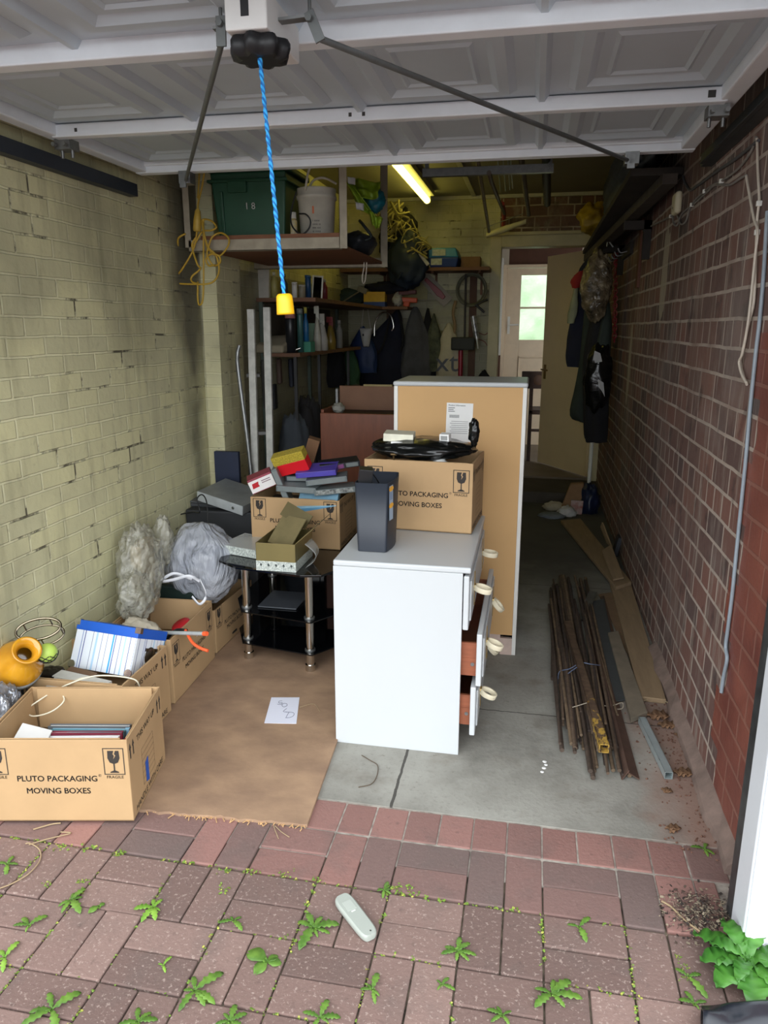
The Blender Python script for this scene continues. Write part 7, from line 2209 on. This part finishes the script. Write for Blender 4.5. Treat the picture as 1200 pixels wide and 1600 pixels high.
for k, (px, py, s_, lb_) in enumerate(((1025, 1122, 0.10, 'large curled brown leaf on the dusty floor below the long plank'), (1040, 1135, 0.08, 'smaller brown leaf curled under the large one'), (1062, 1150, 0.05, 'brown leaf fragment at the foot of the brick wall'), (1065, 1210, 0.075, 'pale dry leaf past the end of the square tube'), (1040, 1235, 0.04, 'tiny dry leaf on the red dust near the threshold'), (1050, 1297, 0.05, 'yellowish dry leaf on the edge of the threshold bricks'))):
    m_ = MB()
    q = AZ(px, py, 0.003)
    leaf(m_, q - Vector((s_ * 0.4, 0, 0)), rr_.uniform(-0.6, 0.6), s_, s_ * 0.34, 0.3, 0.2, 0.15, wav=s_ * 0.08)
    leaf(m_, q - Vector((s_ * 0.2, 0.02, 0)), rr_.uniform(0.3, 1.0), s_ * 0.7, s_ * 0.25, 0.4, 0.1, 0.15, wav=s_ * 0.06)
    tag(m_.build('dead_leaf', LEAFB, solid=0.0012), lb_, 'leaf')
m_ = MB()
for k in range(420):
    t = rr_.random()
    x = 0.655 - abs(rr_.gauss(0, 0.09))
    y = 2.05 + 1.2 * t
    s_ = rr_.uniform(0.002, 0.006)
    m_.box((x, y, s_ * 0.4), (s_ * rr_.uniform(0.8, 2), s_, s_ * 0.8), (rr_.random(), rr_.random(), rr_.random() * 3))
tag(m_.build('brick_grit', M('red_grit', S(128, 92, 76), 0.9, var=0.25, scale=90)), 'reddish grit and crumbs along the foot of the brick wall', 'grit', kind='stuff')
m_ = MB()
for px, py, r in ((851, 1190, 6), (853, 1195, 5), (850, 1200, 6), (847, 1206, 5)):
    q = AZ(px, py, 0.0006)
    m_.lathe([(0, 0.002), (r * 0.0011, 0.0015), (r * 0.0014, 0)], Matrix.Translation(q), 10)
tag(m_.build('bird_dropping', PAPER), 'white spots of bird dropping on the concrete beside the rods', 'dropping')
tag(MB().tube(spline([AZ(x, y, 0.004) for x, y in ((565, 1180), (578, 1188), (590, 1196), (589, 1212), (580, 1225), (560, 1230))], 6), 0.0016, 5).build('twig', M('twig_brown', S(92, 76, 60), 0.9)), 'thin curved twig on the concrete slab before the white chest', 'twig')
q = AZ(855, 1068, 0)

# ------------------------------------------------------------------ driveway: handset, weeds, litter
a, b_ = AZ(533, 1403, 0.012), AZ(580, 1464, 0.012)
ctr = (a + b_) / 2
ln = (b_ - a).length * 1.02
azr = math.atan2((b_ - a).y, (b_ - a).x)
rc = posed('remote_control', 'pale grey remote control lying face down on the brick paving', 'remote control', (ctr.x, ctr.y, 0.003), (0, 0, azr))
HAND = M('pale_grey_plastic', S(164, 170, 162), 0.45, var=0.03)
rs = []
for z, s_ in ((0.0, 0.86), (0.004, 0.97), (0.012, 1.0), (0.017, 0.95), (0.0195, 0.8)):
    ring = []
    for k in range(40):
        t = 2 * PI * k / 40
        cx = (abs(math.cos(t)) ** 0.35) * (1 if math.cos(t) >= 0 else -1)
        sy = (abs(math.sin(t)) ** 0.45) * (1 if math.sin(t) >= 0 else -1)
        ring.append(Vector((cx * ln / 2 * (0.97 + 0.03 * s_), sy * 0.0255 * s_ * (1 - 0.06 * cx), z)))
    rs.append(ring)
kid(MB().rings(rs), 'handset_shell', HAND, rc)
kid(MB().b6(-ln * 0.32, -ln * 0.10, -0.013, 0.013, 0.0192, 0.0202), 'battery_cover', M('pale_grey_cover', S(174, 180, 172), 0.4, var=0.02), rc, bevel=0.0008)
kid(MB().b6(-ln * 0.085, -ln * 0.06, -0.006, 0.006, 0.0192, 0.0206), 'cover_catch', M('white_catch', S(222, 224, 220), 0.4), rc, bevel=0.0005)
kid(MB().lathe([(0, 0.0005), (0.0026, 0.0)], Matrix.Translation((ln * 0.43, 0.004, 0.0196)), 12), 'sensor_dot', M('dark_dot', S(70, 74, 70), 0.4), rc)

tl = NT('weed_leaf')
tl.base(tl.ramp(tl.noise(25, 4), [(0.3, S(62, 98, 36)), (0.7, S(112, 148, 60))]))
WEED = tl.set(Roughness=0.5)
tl2 = NT('weed_leaf_bright')
tl2.base(tl2.ramp(tl2.noise(25, 4), [(0.3, S(88, 134, 42)), (0.7, S(138, 176, 70))]))
WEEDB = tl2.set(Roughness=0.5)
DRY = M('dry_leaf_tip', S(186, 170, 120), 0.8, var=0.15)
wr = random.Random(3)


def weed(label, px, py, size, n=7, lob=0.45, mat=None, wide=0.2, a0=None, span=2 * PI, lift=0.35, round_=False):
    q = AZ(px, py, 0.0)
    o = thing('weed', label, 'weed', q, 0, 'weeds in the paving joints')
    a0 = wr.uniform(0, 6) if a0 is None else a0
    size *= 0.85
    n = max(2, n - (1 if lob else 0))
    m_ = MB()
    for k in range(n):
        L = size * wr.uniform(0.4, 1.1)
        az = a0 + span * k / n + wr.uniform(-0.55, 0.55)
        leaf(m_, q + Vector((0, 0, 0.001)), az, L, L * wide * wr.uniform(0.85, 1.15), lift * wr.uniform(0.6, 1.4), 0.3, lob, 10, wav=L * 0.012)
    m_.build('leaf_rosette', mat or WEED, o, solid=0.0008)
    m_ = MB()
    for k in range(3):
        az = wr.uniform(0, 6)
        m_.tube([q + Vector((0, 0, -0.004)), q + Vector((math.cos(az) * size * 0.12, math.sin(az) * size * 0.12, size * 0.12))], 0.0012, 5)
    m_.build('weed_stem', WEEDB, o)
    return o


W_ = [('jagged-leaved weed third joint in front of the box of books', 112, 1408, 0.075, 7), ('pale weed rosette beside the round-leaved seedling', 240, 1420, 0.06, 7), ('weed with a drooping leaf in the joint before the splintered plywood', 365, 1440, 0.05, 5),
      ('grassy weed just beside the remote control', 490, 1452, 0.08, 9), ('large dandelion weed in the joint between the seedling and the front of the paving', 305, 1550, 0.085, 7), ('spreading dandelion rosette below the remote control', 715, 1488, 0.08, 10),
      ('tall upright weed growing in the joint beside two long pavers', 905, 1450, 0.055, 4), ('leafy weed cluster at the front of the paving below the upright weed', 862, 1555, 0.08, 8), ('weed strung along the joint below the remote control', 582, 1548, 0.06, 6),
      ('small weed beside the long dry bent stem', 12, 1352, 0.07, 5), ('pale leaved weed well below the long dry stem, at the outer edge of the paving', 8, 1498, 0.06, 5), ('weed with a bent leaf between the jagged weed and the outer edge of the paving', 45, 1448, 0.06, 5),
      ('weed with a dried leaf tip in the corner of the paving', 82, 1580, 0.08, 6), ('bushy low weed at the very front of the paving', 215, 1598, 0.07, 8), ('flat weed at the front edge beneath the dandelion', 360, 1598, 0.06, 7),
      ('broad seedling near the plant by the white post', 1075, 1528, 0.07, 4), ('small clover-like weed at the front of the paving', 785, 1588, 0.045, 6), ('low weed by the joint crossing before the remote control', 500, 1592, 0.06, 6),
      ('tiny weed in the joint just above the large dandelion', 255, 1510, 0.035, 4), ('weed clump at the end of the joint above the remote control', 600, 1392, 0.045, 8), ('little weed rosette just below the spreading dandelion', 690, 1540, 0.04, 5),
      ('dusty grey-green weed on the threshold corner by the haunch', 1100, 1328, 0.05, 6), ('small weed in front of the black trough', 1085, 1570, 0.04, 5)]
for lb_, px, py, sz, n in W_:
    weed(lb_, px, py, sz, n, mat=WEEDB if 'pale' in lb_ or 'tiny' in lb_ else WEED)
o = weed('round-leaved seedling with two big oval leaves on the paving', 417, 1505, 0.085, 4, 0.0, WEED, 0.34, 1.2, 2 * PI, 0.25)
o = weed('single round leaf weed beside the jagged weed before the box', 155, 1418, 0.05, 2, 0.0, WEED, 0.4)
# big plant beside the post
q = AZ(1165, 1520, 0.0)
pg = thing('leafy_plant', 'large broad-leaved green plant growing at the foot of the white door post', 'plant', q)
tg2 = NT('broad_leaf')
tg2.base(tg2.ramp(tg2.noise(12, 4), [(0.3, S(44, 96, 34)), (0.7, S(84, 140, 52))]))
BROAD = tg2.set(Roughness=0.4)
for k, (az, L, wd, lf) in enumerate(((2.6, 0.15, 0.26, 0.5), (1.9, 0.13, 0.28, 0.9), (3.3, 0.13, 0.34, 0.5), (3.9, 0.14, 0.36, 0.35), (4.6, 0.15, 0.36, 0.3), (5.4, 0.14, 0.3, 0.4), (0.3, 0.13, 0.28, 0.5), (1.1, 0.13, 0.26, 0.9), (2.9, 0.10, 0.3, 1.1), (4.2, 0.10, 0.3, 0.9), (6.0, 0.12, 0.3, 0.8))):
    m_ = MB()
    L *= 0.88
    leaf(m_, q + Vector((0, 0, 0.03)), az, L, L * wd * 0.85, lf, 0.35, 0.16, 14, wav=L * 0.04)
    m_.tube([q, q + Vector((math.cos(az) * 0.02, math.sin(az) * 0.02, 0.04))], 0.002, 5)
    m_.build('leaf', BROAD, pg, solid=0.001)
# black trough below it
tb_ = thing('plastic_trough', 'black glossy plastic trough at the corner of the paving below the leafy plant', 'trough', AZ(1150, 1590, 0))
c = [AZ(1096, 1572, 0.03), AZ(1098, 1640, 0.03), AZ(1300, 1640, 0.03), AZ(1290, 1556, 0.03)]
m_ = MB()
m_.grid(lambda u, v: c[0].lerp(c[3], u).lerp(c[1].lerp(c[2], u), v) + Vector((0, 0, 0.012 * noise.noise(Vector((u * 4, v * 4, 2))) + 0.02 * math.sin(PI * min(1, v * 1.5)))), 20, 12)
m_.build('trough_lid', M('black_gloss_film', S(40, 44, 52), 0.25, var=0.2, scale=10, bump=0.2, bscale=14), tb_, solid=0.003)
m_ = MB().hexa([Vector((p.x, p.y, 0.001)) for p in (c[0], c[1], c[2], c[3])], [Vector((p.x, p.y, 0.022)) for p in (c[0], c[1], c[2], c[3])])
m_.build('trough_side', M('black_trough', S(30, 32, 36), 0.4), tb_)

# joint moss (uncountable)
m_ = MB()


def sprig(p, s_):
    for k in range(wr.randint(3, 6)):
        az = wr.uniform(0, 6.28)
        r = s_ * wr.uniform(0.1, 0.9)
        c = p + Vector((math.cos(az) * r * 0.8, math.sin(az) * r, wr.uniform(0, s_ * 0.7)))
        rad = s_ * wr.uniform(0.25, 0.5)
        t1, t2 = wr.uniform(-0.5, 0.5), wr.uniform(-0.5, 0.5)
        m_.add([c + Vector((math.cos(a) * rad, math.sin(a) * rad * 0.75, math.cos(a) * rad * t1 + math.sin(a) * rad * t2)) for a in [2 * PI * i / 6 for i in range(6)]], [tuple(range(6))], wr.choice((0, 0, 0, 1)))


for k in range(2600):
    if wr.random() < 0.5:
        x = JX + C_ * wr.randint(-7, 5) + wr.gauss(0, 0.004)
        y = wr.uniform(1.0, 1.74)
        dens = noise.noise(Vector((x * 3, y * 3, 0)))
    else:
        y = 1.738 - C_ * wr.randint(0, 4) + wr.gauss(0, 0.004)
        x = wr.uniform(-1.7, 0.62)
        dens = noise.noise(Vector((x * 3, y * 3, 5)))
    if dens < wr.uniform(-0.25, 0.4):
        continue
    sprig(Vector((x, y, -0.003)), wr.uniform(0.004, 0.009))
for px, py, s_ in ((97, 1324, 0.03), (143, 1326, 0.03), (187, 1335, 0.028), (73, 1383, 0.02), (130, 1378, 0.02), (393, 1362, 0.024), (445, 1366, 0.02), (350, 1392, 0.024), (352, 1362, 0.02), (490, 1374, 0.018), (620, 1388, 0.03), (640, 1392, 0.03), (1065, 1510, 0.015), (1060, 1495, 0.014), (1068, 1530, 0.014)):
    p = AZ(px, py, 0.0)
    for k in range(9):
        sprig(p + Vector((wr.gauss(0, s_ * 0.5), wr.gauss(0, s_ * 0.35), 0)), s_ * 0.28)
tag(m_.build('joint_moss', [M('moss_lime', S(112, 142, 50), 0.7, var=0.15, scale=40), M('moss_yellow', S(168, 168, 76), 0.7)]), 'tiny lime green weeds and moss filling the paving joints', 'moss', kind='stuff')
# swept-up debris at the foot of the post
m_ = MB()
pc_ = AZ(1095, 1432, 0)
for k in range(900):
    x = pc_.x + wr.gauss(0, 0.045)
    y = pc_.y + wr.gauss(0, 0.045)
    hgt = 0.022 * math.exp(-((x - pc_.x) ** 2 + (y - pc_.y) ** 2) / 0.005)
    if x > 0.60 and y > 1.69:
        continue
    L = wr.uniform(0.003, 0.02)
    az = wr.uniform(0, 6.28)
    p = Vector((x, y, 0.002 + hgt * wr.random()))
    if wr.random() < 0.5:
        m_.tube([p, p + Vector((math.cos(az) * L, math.sin(az) * L, wr.uniform(-0.002, 0.005)))], 0.0007, 4, wr.choice((0, 1, 2)))
    else:
        m_.box(p, (L * 0.5, L * 0.35, 0.001), (wr.uniform(-0.5, 0.5), wr.uniform(-0.5, 0.5), az), wr.choice((0, 1, 2)))
tag(m_.build('leaf_litter', [M('litter_brown', S(88, 74, 64), 0.9), M('litter_pale', S(160, 146, 124), 0.9), M('litter_dark', S(56, 48, 44), 0.9)]), 'heap of dry twigs and leaf litter against the black and white door post', 'leaf litter', kind='stuff')
for k, (pts, r, lb_) in enumerate((([(1034, 1408), (1050, 1418), (1072, 1440), (1098, 1458)], 0.003, 'pale dry stalk lying over the leaf litter'),
                                   ([(0, 1388), (20, 1380), (45, 1365), (62, 1345), (62, 1328), (48, 1318), (40, 1318)], 0.002, 'long dry bent stem lying on the paving beneath the box of books'),
                                   ([(45, 1320), (70, 1312), (110, 1302), (95, 1300)], 0.002, 'short dry straw lying in front of the box of books'),
                                   ([(52, 1296), (80, 1288), (95, 1286)], 0.0025, 'thin pale sliver at the foot of the box of books'),
                                   ([(435, 1310), (428, 1290), (440, 1300), (452, 1308)], 0.0015, 'thin wiry root at the splintered edge of the plywood'),
                                   ([(468, 1105), (490, 1100), (500, 1112)], 0.0015, 'wisp of dry stem on the plywood beside the paper note'))):
    tag(MB().tube(spline([AZ(x, y, 0.006 if k < 5 else 0.016) for x, y in pts], 6), r, 6).build('dry_stem', M('straw_%d' % k, S(166, 144, 112), 0.8)), lb_, 'stem')
m_ = MB()
for k in range(70):
    t = wr.random()
    p = Vector((-1.18, 1.945, 0.004)).lerp(Vector((-0.64, 1.965, 0.004)), t)
    m_.box(p + Vector((wr.gauss(0, 0.008), -abs(wr.gauss(0, 0.012)), 0.002)), (0.003, wr.uniform(0.01, 0.035), 0.0015), (wr.uniform(-0.2, 0.2), 0, wr.uniform(-0.7, 0.7)))
tag(m_.build('wood_splinters', M('fresh_splinter', S(206, 166, 118), 0.8)), 'pale splinters along the broken front edge of the plywood', 'splinters', kind='stuff')
